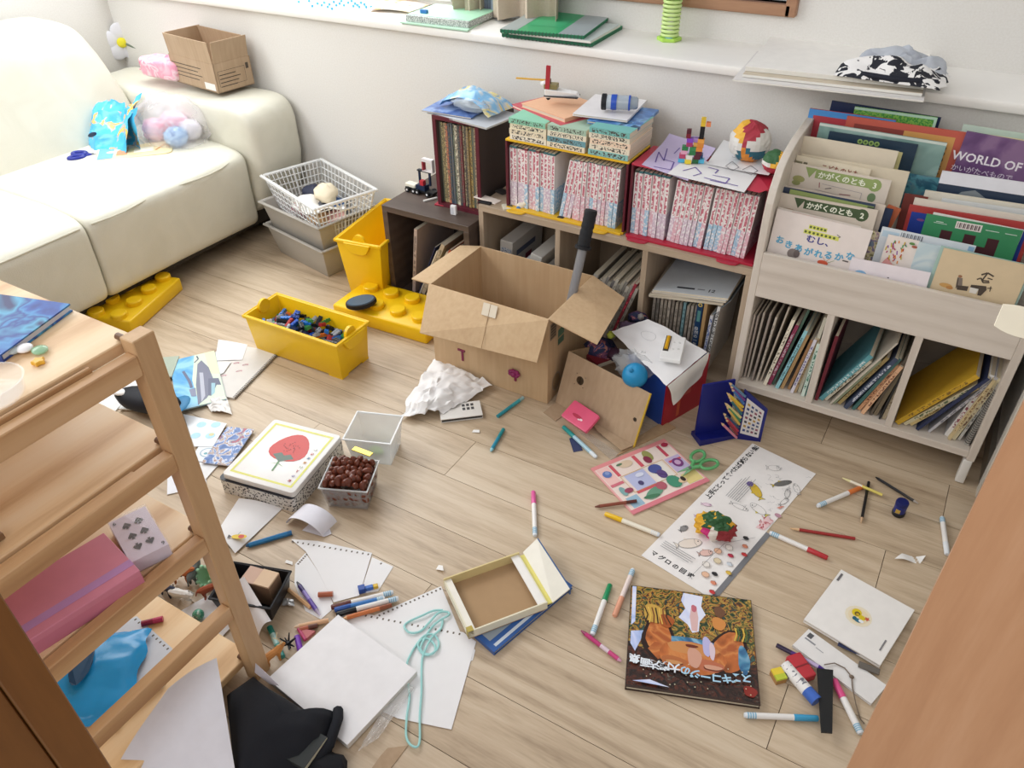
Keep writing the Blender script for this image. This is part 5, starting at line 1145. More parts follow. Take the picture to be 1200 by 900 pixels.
# --- second tier
fbook('picture_book', 'wide pale beige book standing behind the こどものとも strip book', (940, 181), (1066, 202), 1.895, 0.006, pm('#d8ccb4', 0.5))
o, w_, h_, z = fbook('picture_book', 'cream book with brown strip title in the second tier', (934, 182), (1021, 199), 1.885, 0.005, pm('#e0d5bd', 0.5))
ctext(o, 'こどものとも', 0.016, '#8a4c3c', 0.062, h_ - 0.0215, z, 0.082)
art(o, z, [('r', 0.0, h_ - 0.022, 0.016, h_ - 0.012, '#8f8a70'), ('r', 0.019, h_ - 0.02, 0.028, h_ - 0.012, '#6d6a58')])
def band(o, w_, h_, z, s, num, dark):
    g = '#46583a' if dark else '#93a566'
    art(o, z, [('p', [(w_ * 0.16, h_ - 0.004), (w_ * 0.28, h_ - 0.004), (w_ * 0.215, h_ - 0.028)], g), ('r', w_ * 0.27, h_ - 0.026, w_ * 0.83, h_ - 0.005, g), ('e', w_ * 0.86, h_ - 0.017, 0.0145, 0.0145, g)], rough=0.5)
    ctext(o, s, 0.0165, '#eef0dc', w_ * 0.30, h_ - 0.0225, z + 0.0003, w_ * 0.47, 0.03); ctext(o, num, 0.017, '#eef0dc', w_ * 0.845, h_ - 0.0235, z + 0.0003, None, 0.03)
o, w_, h_, z = fbook('picture_book', 'beige science picture book with light green banner numbered 3', (927, 190), (1045, 212), 1.868, 0.004, pm('#d9cec0', 0.5)); band(o, w_, h_, z, 'かがくのとも', '3', False)
art(o, z, [('e', 0.026, h_ - 0.035, 0.014, 0.008, '#a5a56c'), ('e', 0.022, h_ - 0.045, 0.01, 0.006, '#9aa06a'), ('e', w_ * 0.86, h_ - 0.046, 0.009, 0.011, '#6e8560'), ('l', [(w_ * 0.3, h_ - 0.052), (w_ * 0.76, h_ - 0.058), (w_ * 0.76, h_ - 0.04), (w_ * 0.36, h_ - 0.036)], 0.0008, '#8d8290'), ('l', [(w_ * 0.33, h_ - 0.034), (w_ * 0.34, h_ - 0.046)], 0.002, '#9a4f58'), ('l', [(w_ * 0.4, h_ - 0.046), (w_ * 0.46, h_ - 0.042)], 0.0018, '#4c4450'), ('l', [(w_ * 0.55, h_ - 0.052), (w_ * 0.66, h_ - 0.05)], 0.002, '#8a5560')])
# things between second and front tier on the right
fbook('picture_book', 'plain maroon brown book between the two halves of the second tier', (1060, 227), (1088, 231), 1.90, 0.006, pm('#7d3c34', 0.5), zbot=0.46)
fbook('picture_book', 'thick ivory page block of a closed magazine behind the red framed book', (1084, 224), (1212, 243), 1.905, 0.012, pm('#d9d3c4', 0.6))
fbook('picture_book', 'grey white magazine in front of the ivory page block', (1104, 233), (1212, 248), 1.893, 0.008, pm('#cfd2d2', 0.5))
fbook('picture_book', 'cream magazine standing against the red framed book', (1072, 232), (1212, 255), 1.880, 0.006, pm('#ded6c8', 0.5))
o, w_, h_, z = fbook('picture_book', 'red framed book with dark blue panel behind the green H book', (1066, 240), (1212, 263), 1.868, 0.006, pm('#b03f3c', 0.4))
art(o, z, [('r', 0.008, 0.008, w_ - 0.008, h_ - 0.014, '#27419a'), ('e', 0.03, h_ - 0.03, 0.008, 0.003, '#8a4f86')])
fbook('picture_book', 'orange brown slim book wedged beside the banner books', (1041, 240), (1056, 246), 1.85, 0.006, pm('#b9623f', 0.5), zbot=0.44)
# --- front tiers
fbook('picture_book', 'white backed sheet behind the green H book', (1094, 249), (1200, 270), 1.85, 0.004, pm('#e4e2dc', 0.5))
o, w_, h_, z = fbook('picture_book', 'green picture book with a big dark brown H and white barcode', (1086, 251), (1199, 271), 1.842, 0.006, pm('#3c8a5c', 0.4))
art(o, z, [('r', w_ * 0.2, 0, w_ * 0.32, h_ - 0.028, '#49262c'), ('r', w_ * 0.45, 0, w_ * 0.57, h_ - 0.028, '#49262c'), ('r', w_ * 0.32, h_ - 0.070, w_ * 0.45, h_ - 0.048, '#49262c'), ('r', w_ * 0.69, 0, w_ * 0.81, h_ - 0.028, '#49262c'), ('r', w_ * 0.57, h_ - 0.075, w_ * 0.69, h_ - 0.05, '#49262c'),
            ('r', w_ * 0.33, h_ - 0.019, w_ * 0.60, h_ - 0.003, '#e6ded8')] + [('r', w_ * (0.345 + 0.02 * i), h_ - 0.0165, w_ * (0.345 + 0.02 * i) + 0.0014 * (1 + i % 2), h_ - 0.0055, '#6d5a5c') for i in range(12)]
    + [('r', w_ * 0.12, h_ - 0.012, w_ * 0.2, h_ - 0.0105, '#cfe0d4'), ('r', w_ * 0.1, h_ - 0.015, w_ * 0.24, h_ - 0.0138, '#cfe0d4'), ('r', w_ * 0.64, h_ - 0.012, w_ * 0.78, h_ - 0.0105, '#cfe0d4'), ('r', w_ * 0.84, h_ - 0.012, w_ * 0.96, h_ - 0.0105, '#cfe0d4')])
fbook('picture_book', 'navy edged book behind the dark green banner book', (1018, 240), (1047, 246), 1.829, 0.005, pm('#22304e', 0.4))
fbook('picture_book', 'pinkish cream book one behind the dark green banner book', (914, 216), (1038, 241), 1.824, 0.004, pm('#cfc2b4', 0.5))
o, w_, h_, z = fbook('picture_book', 'dark blue and green edged book showing its top strip in the front', (917, 219), (1026, 240), 1.818, 0.004, pm('#39445a', 0.5))
o, w_, h_, z = fbook('picture_book', 'olive green strip book just behind the dark green banner book', (926, 222), (1024, 243), 1.812, 0.004, pm('#8f9f60', 0.5))
art(o, z, [('r', w_ * 0.93, h_ - 0.02, w_, h_, '#4f5d42')])
o, w_, h_, z = fbook('picture_book', 'beige science picture book with dark green banner numbered 2', (914, 226), (1029, 247), 1.803, 0.005, pm('#d3c7b8', 0.5)); band(o, w_, h_, z, 'かがくのとも', '2', True)
art(o, z, [('e', 0.026, h_ - 0.036, 0.016, 0.004, '#b09a86')])
o, w_, h_, z = fbook('picture_book', 'white book with a salmon strip just behind the むし book', (912, 243), (1009, 266), 1.778, 0.004, pm('#e3dad0', 0.5))
art(o, z, [('r', w_ * 0.18, h_ - 0.0085, w_ * 0.8, h_ - 0.002, '#d58a74'), ('r', w_ * 0.87, h_ - 0.006, w_ * 0.93, h_ - 0.004, '#6d6058')])
o, w_, h_, z = fbook('picture_book', 'white picture book titled むし おきあがれるかな at the front of the rack', (911, 245), (1023, 271), 1.768, 0.004, pm('#e6dcd6', 0.5))
art(o, z, [('r', w_ * 0.37, h_ - 0.028, w_ * 0.56, h_ - 0.018, '#d8da6c'), ('r', w_ * 0.33, h_ - 0.041, w_ * 0.70, h_ - 0.031, '#d8da6c')] + [('e', w_ * 0.39 + i * 0.008, h_ - 0.023, 0.0028, 0.003, '#5d6a3a') for i in range(5)] + [('e', w_ * 0.35 + i * 0.0092, h_ - 0.036, 0.0028, 0.003, '#5d6a3a') for i in range(8)]
    + [('e', w_ * 0.28, h_ - 0.096, 0.013, 0.0125, '#857a76'), ('e', w_ * 0.32, h_ - 0.094, 0.007, 0.01, '#6b605e'), ('e', w_ * 0.61, h_ - 0.1, 0.012, 0.0065, '#d05f44'), ('l', [(w_ * 0.63, h_ - 0.095), (w_ * 0.60, h_ - 0.086)], 0.001, '#c98a5a'), ('l', [(w_ * 0.64, h_ - 0.095), (w_ * 0.67, h_ - 0.086)], 0.001, '#c98a5a'), ('l', [(w_ * 0.66, h_ - 0.097), (w_ * 0.72, h_ - 0.088)], 0.001, '#8aa06c'), ('e', w_ * 0.91, h_ - 0.078, 0.006, 0.003, '#4a4a8c'), ('r', w_ * 0.8, h_ - 0.084, w_ * 0.86, h_ - 0.081, '#55504e'), ('l', [(w_ * 0.67, h_ - 0.026), (w_ * 0.71, h_ - 0.03), (w_ * 0.69, h_ - 0.032)], 0.0012, '#3c3a3c')])
ctext(o, 'むし、', 0.019, '#4a4a8c', w_ * 0.38, h_ - 0.058, z, 0.05, 0.03)
for i, (ch, dy) in enumerate(zip('おきあがれるかな', (0.0, -0.006, -0.009, -0.012, -0.011, -0.008, -0.006, 0.002))): ctext(o, ch, 0.020, '#5aa8cc', w_ * 0.07 + i * w_ * 0.107, h_ - 0.078 + dy, z, None, 0.035)
# right half of the front
o, w_, h_, z = fbook('picture_book', 'thin floral painted book beside the white むし book', (1021, 270), (1041, 276), 1.80, 0.004, splash('floral', [(0.2, '#6d6a4c'), (0.4, '#b0a878'), (0.55, '#d3c9a8'), (0.65, '#8f6f86'), (0.8, '#66788c')], 60, 1.0), zbot=0.45)
o, w_, h_, z = fbook('picture_book', 'pale blue topped book with barcode behind the coloured strokes book', (1034, 266), (1144, 289), 1.795, 0.005, pm('#d6dde2', 0.5))
art(o, z, [('r', w_ * 0.02, h_ - 0.02, w_ * 0.2, h_ - 0.006, '#b9d0de')] + [('r', w_ * (0.22 + 0.02 * i), h_ - 0.014, w_ * (0.22 + 0.02 * i) + 0.0012 * (1 + i % 2), h_ - 0.003, '#70747c') for i in range(12)] + [('r', w_ * 0.93, h_ - 0.012, w_ * 0.99, h_ - 0.002, '#8fb4d0')])
o, w_, h_, z = fbook('picture_book', 'white book covered in bright coloured pen strokes at the front', (1041, 275), (1078, 283), 1.785, 0.004, pm('#e6dcd4', 0.5))
rp_ = random.Random(5); sh_ = []
for i in range(34):
    x, y = rp_.uniform(0.004, w_ * 0.62), h_ - rp_.uniform(0.006, 0.055); d = rp_.uniform(0.004, 0.010); sh_.append(('l', [(x, y), (x + rp_.uniform(-0.002, 0.003), y - d)], 0.0024, rp_.choice(['#b03a6a', '#8a52a0', '#c9b23a', '#c05038', '#4f9a5c', '#d98a3c'])))
sh_ += [('p', [(0.0, h_ - 0.075), (0.012, h_ - 0.052), (0.03, h_ - 0.066), (0.06, h_ - 0.076)], '#d99a96'), ('p', [(0.02, h_ - 0.076), (0.03, h_ - 0.064), (0.05, h_ - 0.072)], '#d8b440'), ('e', w_ * 0.8, h_ - 0.008, 0.006, 0.003, '#5f8a4c'), ('e', w_ * 0.9, h_ - 0.014, 0.006, 0.003, '#a8604c')]
art(o, z, sh_)
o, w_, h_, z = fbook('picture_book', 'pale sky blue book with brown hiragana behind the beige sketch book', (1077, 284), (1135, 296), 1.78, 0.005, splash('pale_blue', [(0.3, '#bdd0d6'), (0.6, '#cdd9da'), (0.8, '#b0c6d0')], 10)); ctext(o, 'くつ', 0.014, '#6a4648', w_ * 0.45, h_ - 0.048, z, None, 0.02)
fbook('picture_book', 'thin teal edged book right behind the beige sketch book', (1103, 288), (1212, 312), 1.772, 0.003, pm('#a9c6bd', 0.5))
o, w_, h_, z = fbook('picture_book', 'beige picture book with ink drawing of animals at the front right of the rack', (1106, 291), (1208, 312), 1.765, 0.004, pm('#d3bf9d', 0.5), pages=pm('#cbb98a', 0.8))
K = '#4a4038'
art(o, z, [('l', [(w_ * 0.52, h_ - 0.04), (w_ * 0.58, h_ - 0.033), (w_ * 0.66, h_ - 0.038)], 0.0035, K), ('l', [(w_ * 0.58, h_ - 0.034), (w_ * 0.55, h_ - 0.052), (w_ * 0.63, h_ - 0.05)], 0.003, K), ('l', [(w_ * 0.49, h_ - 0.052), (w_ * 0.53, h_ - 0.047), (w_ * 0.57, h_ - 0.056), (w_ * 0.64, h_ - 0.053)], 0.003, K), ('l', [(w_ * 0.6, h_ - 0.044), (w_ * 0.66, h_ - 0.045)], 0.0025, K),
    ('e', w_ * 0.295, h_ - 0.053, 0.004, 0.003, '#9a6c50'), ('p', [(w_ * 0.27, h_ - 0.056), (w_ * 0.33, h_ - 0.056), (w_ * 0.36, h_ - 0.076), (w_ * 0.29, h_ - 0.082)], '#7c7066'), ('l', [(w_ * 0.28, h_ - 0.058), (w_ * 0.30, h_ - 0.078)], 0.002, K), ('p', [(w_ * 0.3, h_ - 0.074), (w_ * 0.43, h_ - 0.071), (w_ * 0.43, h_ - 0.082), (w_ * 0.31, h_ - 0.084)], K),
    ('e', w_ * 0.17, h_ - 0.08, 0.013, 0.005, '#c69a5c'), ('e', w_ * 0.22, h_ - 0.083, 0.007, 0.004, '#b8834c'), ('p', [(w_ * 0.45, h_ - 0.066), (w_ * 0.62, h_ - 0.062), (w_ * 0.64, h_ - 0.07), (w_ * 0.60, h_ - 0.086), (w_ * 0.56, h_ - 0.086), (w_ * 0.55, h_ - 0.072), (w_ * 0.45, h_ - 0.072)], K), ('p', [(w_ * 0.45, h_ - 0.072), (w_ * 0.55, h_ - 0.072), (w_ * 0.54, h_ - 0.084), (w_ * 0.46, h_ - 0.084)], '#dcd8d0'), ('l', [(w_ * 0.64, h_ - 0.066), (w_ * 0.69, h_ - 0.064)], 0.002, K), ('l', [(w_ * 0.67, h_ - 0.06), (w_ * 0.68, h_ - 0.072)], 0.0016, K)])
o, w_, h_, z = fbook('picture_book', 'low white sheet with a blue half circle tucked along the front board', (998, 302), (1091, 320), 1.757, 0.003, pm('#e6dee2', 0.5), zbot=0.40)
art(o, z, [('e', 0.026, h_ - 0.036, 0.014, 0.011, '#8db9dc'), ('e', 0.052, h_ - 0.034, 0.002, 0.0015, '#6a6464'), ('e', 0.085, h_ - 0.03, 0.002, 0.0015, '#6a6464')])

# ================================================================ SPINES IN THE THREE LOWER BAYS
def rackbay(lab, grp, items, z=0.0985):
    """items: (spine foot px, py, lean, thickness, height, depth, colour, word, ink)"""
    n = len(items)
    for i, (px_, py_, lean, t, h, d, col, word, ink) in enumerate(items):
        y = YR + 0.02 + 0.006 * (i % 3); p = aty(px_, py_, y); a = math.radians(lean)
        o = book('picture_book', lab % (word, ORD[i]), 'book', upright(p.x - t / 2, y, z + t * math.sin(a), lean), d, h, t, pm(col, 0.5, 0.08, 60), None, grp)
        if ink: spine_strip(o, t, h * 0.15, h * 0.88, fleck(col, ink, 420, 220, 0.51), 0.22)
        if word == 'spiral bound grey':
            for k in range(26): MB().tube([(0.0 + 0.006 * math.cos(q), 0.01 + k * (h - 0.02) / 26, t / 2 + 0.006 * math.sin(q)) for q in [2 * PI * e / 8 for e in range(8)]], 0.0011, 5, closed=True).build('wire_ring', pm('#55524e', 0.4), o)
G1, G2, G3 = 'books in the rack bay next to the oak cabinet', 'books in the middle bay of the white rack', 'books in the rack bay beside the wall'
rackbay('%s book, %s from the oak cabinet in the first rack bay', G1, [
    (868, 442, 1, 0.0045, 0.20, 0.22, '#b4a79c', 'greyish pink', None), (872, 444, 1, 0.0045, 0.195, 0.22, '#a5988e', 'taupe', None), (876, 444, 2, 0.005, 0.205, 0.22, '#bcb2a4', 'stone', None), (881, 446, 3, 0.005, 0.215, 0.22, '#9a8f86', 'drab', None), (886, 449, 4, 0.005, 0.205, 0.22, '#c2b8aa', 'pale grey', '#8d8378'), (890, 452, 7, 0.004, 0.24, 0.22, '#b9ad9e', 'sand', None),
    (895, 455, 9, 0.009, 0.215, 0.20, '#e0d8c4', 'cream spined', '#6a6050'), (900, 455, 10, 0.009, 0.20, 0.20, '#8f3a58', 'magenta', '#cdb6c0'), (904, 457, 10, 0.006, 0.255, 0.21, '#4d6658', 'dark green', None), (909, 459, 11, 0.009, 0.195, 0.20, '#8fc4cc', 'light turquoise', '#3f5a60'), (914, 463, 10, 0.008, 0.18, 0.19, '#b99668', 'tan', None), (922, 464, 9, 0.007, 0.165, 0.19, '#a77f55', 'brown', None), (926, 466, 8, 0.0075, 0.175, 0.19, '#d8d4dc', 'white with lilac lettering', '#5f5a90'), (930, 465, 7, 0.007, 0.175, 0.19, '#b39a74', 'buff', '#6e5a40'), (934, 468, 4, 0.008, 0.235, 0.20, '#c9c6b4', 'ivory', None), (939, 469, 2, 0.0085, 0.165, 0.19, '#cfe0d4', 'pale with green lettering', '#3f7a62'), (944, 469, 2, 0.0075, 0.19, 0.20, '#5fa89c', 'sea green', '#cfe6de')])
rackbay('%s book, %s from the first divider, middle rack bay', G2, [
    (958, 462, 2, 0.008, 0.20, 0.20, '#6e2230', 'dark maroon', None), (962, 467, 27, 0.011, 0.185, 0.20, '#5f9ca4', 'teal', '#cfe0e0'), (966, 472, 27, 0.009, 0.165, 0.19, '#ddd3bd', 'cream', '#5a5244'), (972, 476, 25, 0.004, 0.245, 0.21, '#bfb7a8', 'white edged', None), (975, 477, 25, 0.007, 0.175, 0.19, '#8f9a80', 'sage', None), (981, 480, 24, 0.008, 0.185, 0.19, '#b09a66', 'straw', '#5c5236'), (989, 483, 23, 0.010, 0.195, 0.20, '#3f4a60', 'slate blue with white top', '#c6ccd6'), (997, 488, 20, 0.008, 0.19, 0.19, '#46706c', 'deep teal', None), (1003, 490, 19, 0.0085, 0.165, 0.19, '#d9a880', 'peach', '#7a4632'), (1008, 492, 17, 0.0085, 0.17, 0.19, '#dcb08a', 'salmon', '#6e3c2c'), (1017, 494, 11, 0.006, 0.21, 0.20, '#5c5448', 'dark brown', None), (1022, 496, 9, 0.009, 0.21, 0.20, '#8a7c64', 'khaki', None), (1028, 498, 6, 0.004, 0.215, 0.21, '#2c2c2c', 'black edged', None), (1032, 500, 5, 0.009, 0.19, 0.20, '#b9ab90', 'beige', '#8d7d62')])
rackbay('%s book, %s from the second divider, rack bay by wall', G3, [
    (1051, 497, 33, 0.012, 0.225, 0.21, '#c79f2e', 'golden yellow', '#7a5a1e'), (1058, 503, 35, 0.009, 0.20, 0.19, '#cfc6a4', 'cream and green', '#5d6a4a'), (1063, 508, 34, 0.010, 0.185, 0.19, '#d5bf86', 'pale straw', '#8a7442'), (1073, 508, 27, 0.007, 0.215, 0.21, '#2c3452', 'dark navy', None), (1086, 512, 24, 0.006, 0.215, 0.20, '#b9b8bc', 'thin silver', '#6a6a72'), (1102, 527, 11, 0.010, 0.20, 0.19, '#e0dedc', 'white', '#8a4a54'), (1107, 527, 11, 0.007, 0.195, 0.19, '#c8b58a', 'ochre', '#7a5c3a'), (1112, 527, 11, 0.008, 0.20, 0.19, '#d9cfae', 'cream with brown lettering', '#6a4c34'), (1118, 528, 9, 0.006, 0.24, 0.20, '#d0cfc8', 'pale grey', '#6d6a66'), (1128, 531, 4, 0.011, 0.185, 0.19, '#a9a69f', 'spiral bound grey', None)])
MB_ = art([q for q in bpy.data.objects if q.name.startswith('picture_book') and q.get('label', '').startswith('golden yellow')][0], 0.0123, [('l', [(0.07, 0.10), (0.09, 0.115), (0.10, 0.108), (0.12, 0.12)], 0.006, '#5a4a1c'), ('e', 0.095, 0.112, 0.014, 0.007, '#5a4a1c')])

# ================================================================ BIG CARTON, SWORD, TIPPED BOX, RED BIN
BXA, BXB, BYA, BYB, BH = -1.182, -0.803, 1.506, 1.772, 0.278
ct = thing('carton', 'large open brown cardboard carton before the oak cabinet', 'box', (BXA, BYA, 0)); W_, D_ = BXB - BXA, BYB - BYA; tk = 0.004
for nm, a in (('front_wall', (0, W_, 0, tk, 0.002, BH)), ('back_wall', (0, W_, D_ - tk, D_, 0.002, BH)), ('side_wall', (0, tk, tk, D_ - tk, 0.002, BH)), ('side_wall', (W_ - tk, W_, tk, D_ - tk, 0.002, BH)), ('bottom', (tk, W_ - tk, tk, D_ - tk, 0.0, 0.004))):
    MB().box(*a).build(nm, M_CARD, ct)
loc = lambda p: V(p) - V((BXA, BYA, 0))
def flap(name, a, b_, c, d, m=M_CARD):
    """thin flap from hinge a-b to free edge c-d"""
    a, b_, c, d = map(V, (a, b_, c, d)); n = (b_ - a).cross(d - a).normalized() * 0.0035
    return MB().hexa([a, b_, c, d], [a + n, b_ + n, c + n, d + n]).build(name, m, ct)
fa, fb = loc(at(629, 425, 0.195)), loc(at(492, 390, 0.2))
flap('front_flap', (0.0, 0, BH), (W_, 0, BH), fa, fb)
flap('side_flap', (W_, 0.004, BH), (W_, D_, BH), loc(at(694 + 38, 349, 0.25)), loc(at(700, 403, 0.25)))
flap('side_flap', (0, D_, BH), (0, 0.004, BH), (-0.075, 0.02, BH - 0.012), (-0.06, D_ - 0.02, BH - 0.004))
flap('back_flap', (W_, D_, BH), (0, D_, BH), (0.004, D_ + 0.018, BH - 0.13), (W_ - 0.004, D_ + 0.018, BH - 0.13))
art(ct, 0, [('r', W_ * 0.50, 0.245, W_ * 0.60, 0.268, '#cdbfa8')], 'tape', M=Matrix(((1, 0, 0, 0), (0, 0, -1, -0.0045), (0, 1, 0, 0), (0, 0, 0, 1))))
mid = lambda a, b_, t: V(a).lerp(V(b_), t)
pa, pb = mid((0, 0, BH), (W_, 0, BH), 0.55), mid(fb, fa, 0.55); nn = (V((W_, 0, BH)) - V((0, 0, BH))).cross(fa - V((0, 0, BH))).normalized()
for (e0, e1, c_) in ((0.03, 0.30, '#cfc2ac'),):
    q0, q1 = mid(pa, pb, e0), mid(pa, pb, e1); u = V((0.022, 0, 0)); o_ = -nn * 0.001 if nn.y > 0 else nn * 0.001
    o_ = V((0, -0.0065, 0.004)); MB().add([q0 - u + o_, q0 + u + o_, q1 + u + o_, q1 - u + o_], [(0, 1, 2, 3)]).build('tape', pm(c_, 0.35), ct)
q0, q1 = mid(pa, pb, 0.02) + V((0.0, -0.0065, 0.004)), mid(pa, pb, 0.99) + V((0.0, -0.0065, 0.004)); MB().tube([q0, q1], 0.0008, 4).build('flap_seam', pm('#8f7350', 0.7), ct)
# ribbons on the front wall, prints on the right wall
rbm = pm('#7c1c46', 0.3)
p = loc(aty(541, 412, BYA)); MB().box(p.x - 0.012, p.x + 0.012, -0.003, 0, p.z + 0.002, p.z + 0.008).box(p.x, p.x + 0.006, -0.003, 0, p.z - 0.03, p.z + 0.003).build('ribbon_tail', rbm, ct)
p = loc(aty(604, 436, BYA)); b = MB()
for k in range(7):
    a = 2 * PI * k / 7; b.ball((p.x + 0.012 * math.cos(a), -0.008, p.z + 0.008 * math.sin(a)), (0.008, 0.006, 0.006), 10, 6)
b.ball((p.x, -0.013, p.z), (0.007, 0.005, 0.006), 10, 6); b.build('ribbon_bow', pm('#8e2a62', 0.25), ct, smooth=True)
MB().box(p.x - 0.003, p.x + 0.004, -0.003, 0, p.z - 0.03, p.z - 0.006).build('ribbon_tail', rbm, ct)
RIGHTF = Matrix(((0, 0, 1, W_ + 0.0004), (1, 0, 0, 0), (0, 1, 0, 0), (0, 0, 0, 1)))
art(ct, 0, [('r', 0.01, 0.205, 0.045, 0.255, '#8a7a64'), ('r', 0.055, 0.19, 0.09, 0.215, '#5a7a62'), ('r', 0.055, 0.165, 0.09, 0.186, '#55705c'), ('e', 0.05, 0.05, 0.024, 0.03, '#a08f78'), ('e', 0.05, 0.05, 0.02, 0.026, '#9a7f5c')] + [('r', 0.014, 0.21 + 0.009 * i, 0.04, 0.214 + 0.009 * i, '#4f4638') for i in range(5)], 'box_print', M=RIGHTF)
# sword
s1, s2 = aty(668, 358, 1.655), aty(693, 246, 1.735); dv = (s2 - s1); s0 = s1 + dv * ((0.03 - s1.z) / dv.z); Ls = (s2 - s0).length
sw = thing('toy_sword', 'grey tube toy sword with black foam grip standing in the carton', 'sword', s0); du = (s2 - s0)
MB().tube([(0, 0, 0), du * 0.80], 0.0125, 18).build('blade', pm('#8f8f92', 0.3, 0.05, 20, metal=0.3), sw, smooth=40)
gm = pm('#1d1e21', 0.75, 0.2, 200)
pts = [du * (0.79 + 0.21 * i / 16) for i in range(17)]; rr_ = [0.0155 + 0.0022 * abs(math.sin(i * 1.57 * 0.75)) for i in range(17)]
MB().tube(pts, rr_, 18).build('grip', gm, sw, smooth=True)
MB().tube([du * 0.785, du * 0.80], 0.022, 18).build('guard', gm, sw, smooth=40)

# red and blue bin with paper over it
bo = at(776, 500); e1 = (at(817, 476) - bo).normalized(); Mr = frame((bo.x, bo.y, 0), e1, V((-e1.y, e1.x, 0)))
bn = thing('toy_bin', 'red and blue bin under a white paper between carton and rack', 'bin', Mr); BW, BD, BHh = 0.16, 0.15, 0.165; t = 0.005
MB().box(0, BW, 0, t, 0, BHh).build('front_panel', pm('#a51f2e', 0.4), bn); MB().box(0, t, t, BD, 0, BHh).build('side_panel', pm('#24489c', 0.4), bn)
MB().box(0, BW, BD - t, BD, 0, BHh).build('back_panel', pm('#a51f2e', 0.4), bn); MB().box(BW - t, BW, t, BD - t, 0, BHh).build('side_panel', pm('#24489c', 0.4), bn); MB().box(t, BW - t, t, BD - t, 0, 0.005).build('bottom', pm('#24489c', 0.4), bn)
art(bn, 0, [('r', 0.05, 0.01, 0.062, 0.075, '#c9583a'), ('r', 0.05, 0.07, 0.1, 0.085, '#b84a44')], 'bin_print', M=Matrix(((1, 0, 0, 0), (0, 0, -1, -0.0004), (0, 1, 0, 0), (0, 0, 0, 1))))
Z1 = 0.178
P4 = [at(717, 388, Z1 + 0.012), at(781, 452, Z1 + 0.004), at(829, 411, Z1 + 0.002), at(759, 374, Z1 + 0.022)]; o0 = P4[0].copy()
o = thing('paper_sheet', 'torn edged white paper draped over the red bin', 'paper', o0)
def drape(u, v):
    q = P4[0] * (1 - u) * (1 - v) + P4[1] * u * (1 - v) + P4[2] * u * v + P4[3] * (1 - u) * v - o0
    q = q + V((0, 0, 0.004 * math.sin(5 * u) * v + 0.003 * mnoise.noise(V((u * 5, v * 5, 2))))) 
    if v < 0.01: q += V((0.004 * mnoise.noise(V((u * 40, 0, 0))), 0.006 * mnoise.noise(V((u * 40, 5, 0))), 0))
    return q
MB().grid(drape, 22, 12, 0, 0.0008).build('paper', M_PAPER, o, smooth=60)
E4 = [drape(1, 0), drape(1, 1)]; F4 = [at(789, 475, 0.10) - o0, at(822, 440, 0.12) - o0]
def hang(u, v):
    q = (E4[0].lerp(E4[1], u)).lerp(F4[0].lerp(F4[1], u), v); n_ = V((0.55, -0.25, 0.2)); return q + n_ * (0.018 * math.sin(PI * min(1, v + 0.12)) * (1 - v) + 0.004 * math.sin(9 * u) * v)
MB().grid(hang, 14, 10, 0, 0.0008).build('hanging_edge', pm('#e4e0da', 0.8), o, smooth=60)
pts = [(0.30 + 0.10 * math.cos(a), 0.55 + 0.13 * math.sin(a)) for a in [2 * PI * k / 14 for k in range(15)]]
MB().tube([drape(u, v) + V((0, 0, 0.0007)) for u, v in pts], 0.0004, 4).build('pencil_circle', pm('#b5b5b8', 0.8), o)
Md, w_, h_ = flat((772, 424), (797, 428), (781, 397), Z1 + 0.012); o = thing('white_remote', 'small white remote with yellow battery on the draped paper', 'remote', Md)
MB().box(0, w_, 0, h_, 0.002, 0.014).build('body', pm('#e8e8e6', 0.35), o, bevel=0.002); MB().box(w_ * 0.06, w_ * 0.32, h_ * 0.3, h_ * 0.95, 0.012, 0.0145).build('battery_bay', pm('#3a3834', 0.5), o)
MB().lathe([(0.005, 0), (0.005, h_ * 0.5)], 12, 0, T(w_ * 0.19, h_ * 0.38, 0.016) @ RX(-PI / 2)).build('battery', pm('#d9a41c', 0.35), o, smooth=40)
for x, y in ((0.5, 0.7), (0.75, 0.72), (0.52, 0.42), (0.77, 0.45)): MB().lathe([(0.0035, 0), (0.0032, 0.001)], 12, 0, T(w_ * x, h_ * y, 0.014)).build('button', pm('#d3d3d0', 0.4), o)
# ball, film and dark toys in the bin
c = at(744, 440, 0.165); o = thing('blue_ball', 'bright blue rubber ball lying at the mouth of the tipped box', 'ball', (c.x, c.y, 0.135))
b = MB(); b.ball((0, 0, 0.03), 0.033, 24, 14, 0, lambda d: 1 - 0.12 * math.exp(-14 * ((d.x + 0.1) ** 2 + (d.y + 0.5) ** 2))); b.build('rubber', pm('#1c86b8', 0.45), o, smooth=True); MB().ball((-0.004, -0.018, 0.055), (0.006, 0.005, 0.006), 10, 6).build('knot', pm('#197aa8', 0.45), o, smooth=True)
c = at(738, 427, 0.16); o = thing('plastic_film', 'clear crumpled film around the blue ball', 'film', (c.x, c.y, 0.12)); crumple(0.042, 0.35, 3, 1.25, 0.8, 0.9, None, 6, c=(0.01, 0.01, 0.035)).build('film', clear('#dfe2e2', 0.35, 0.1), o, smooth=60)
M_NAVYF = splash('navy_floral', [(0.2, '#141b3a'), (0.55, '#1e2850'), (0.66, '#7a3f5c'), (0.72, '#c98a6c'), (0.78, '#2a3a72')], 34, 1.2, 0.7)
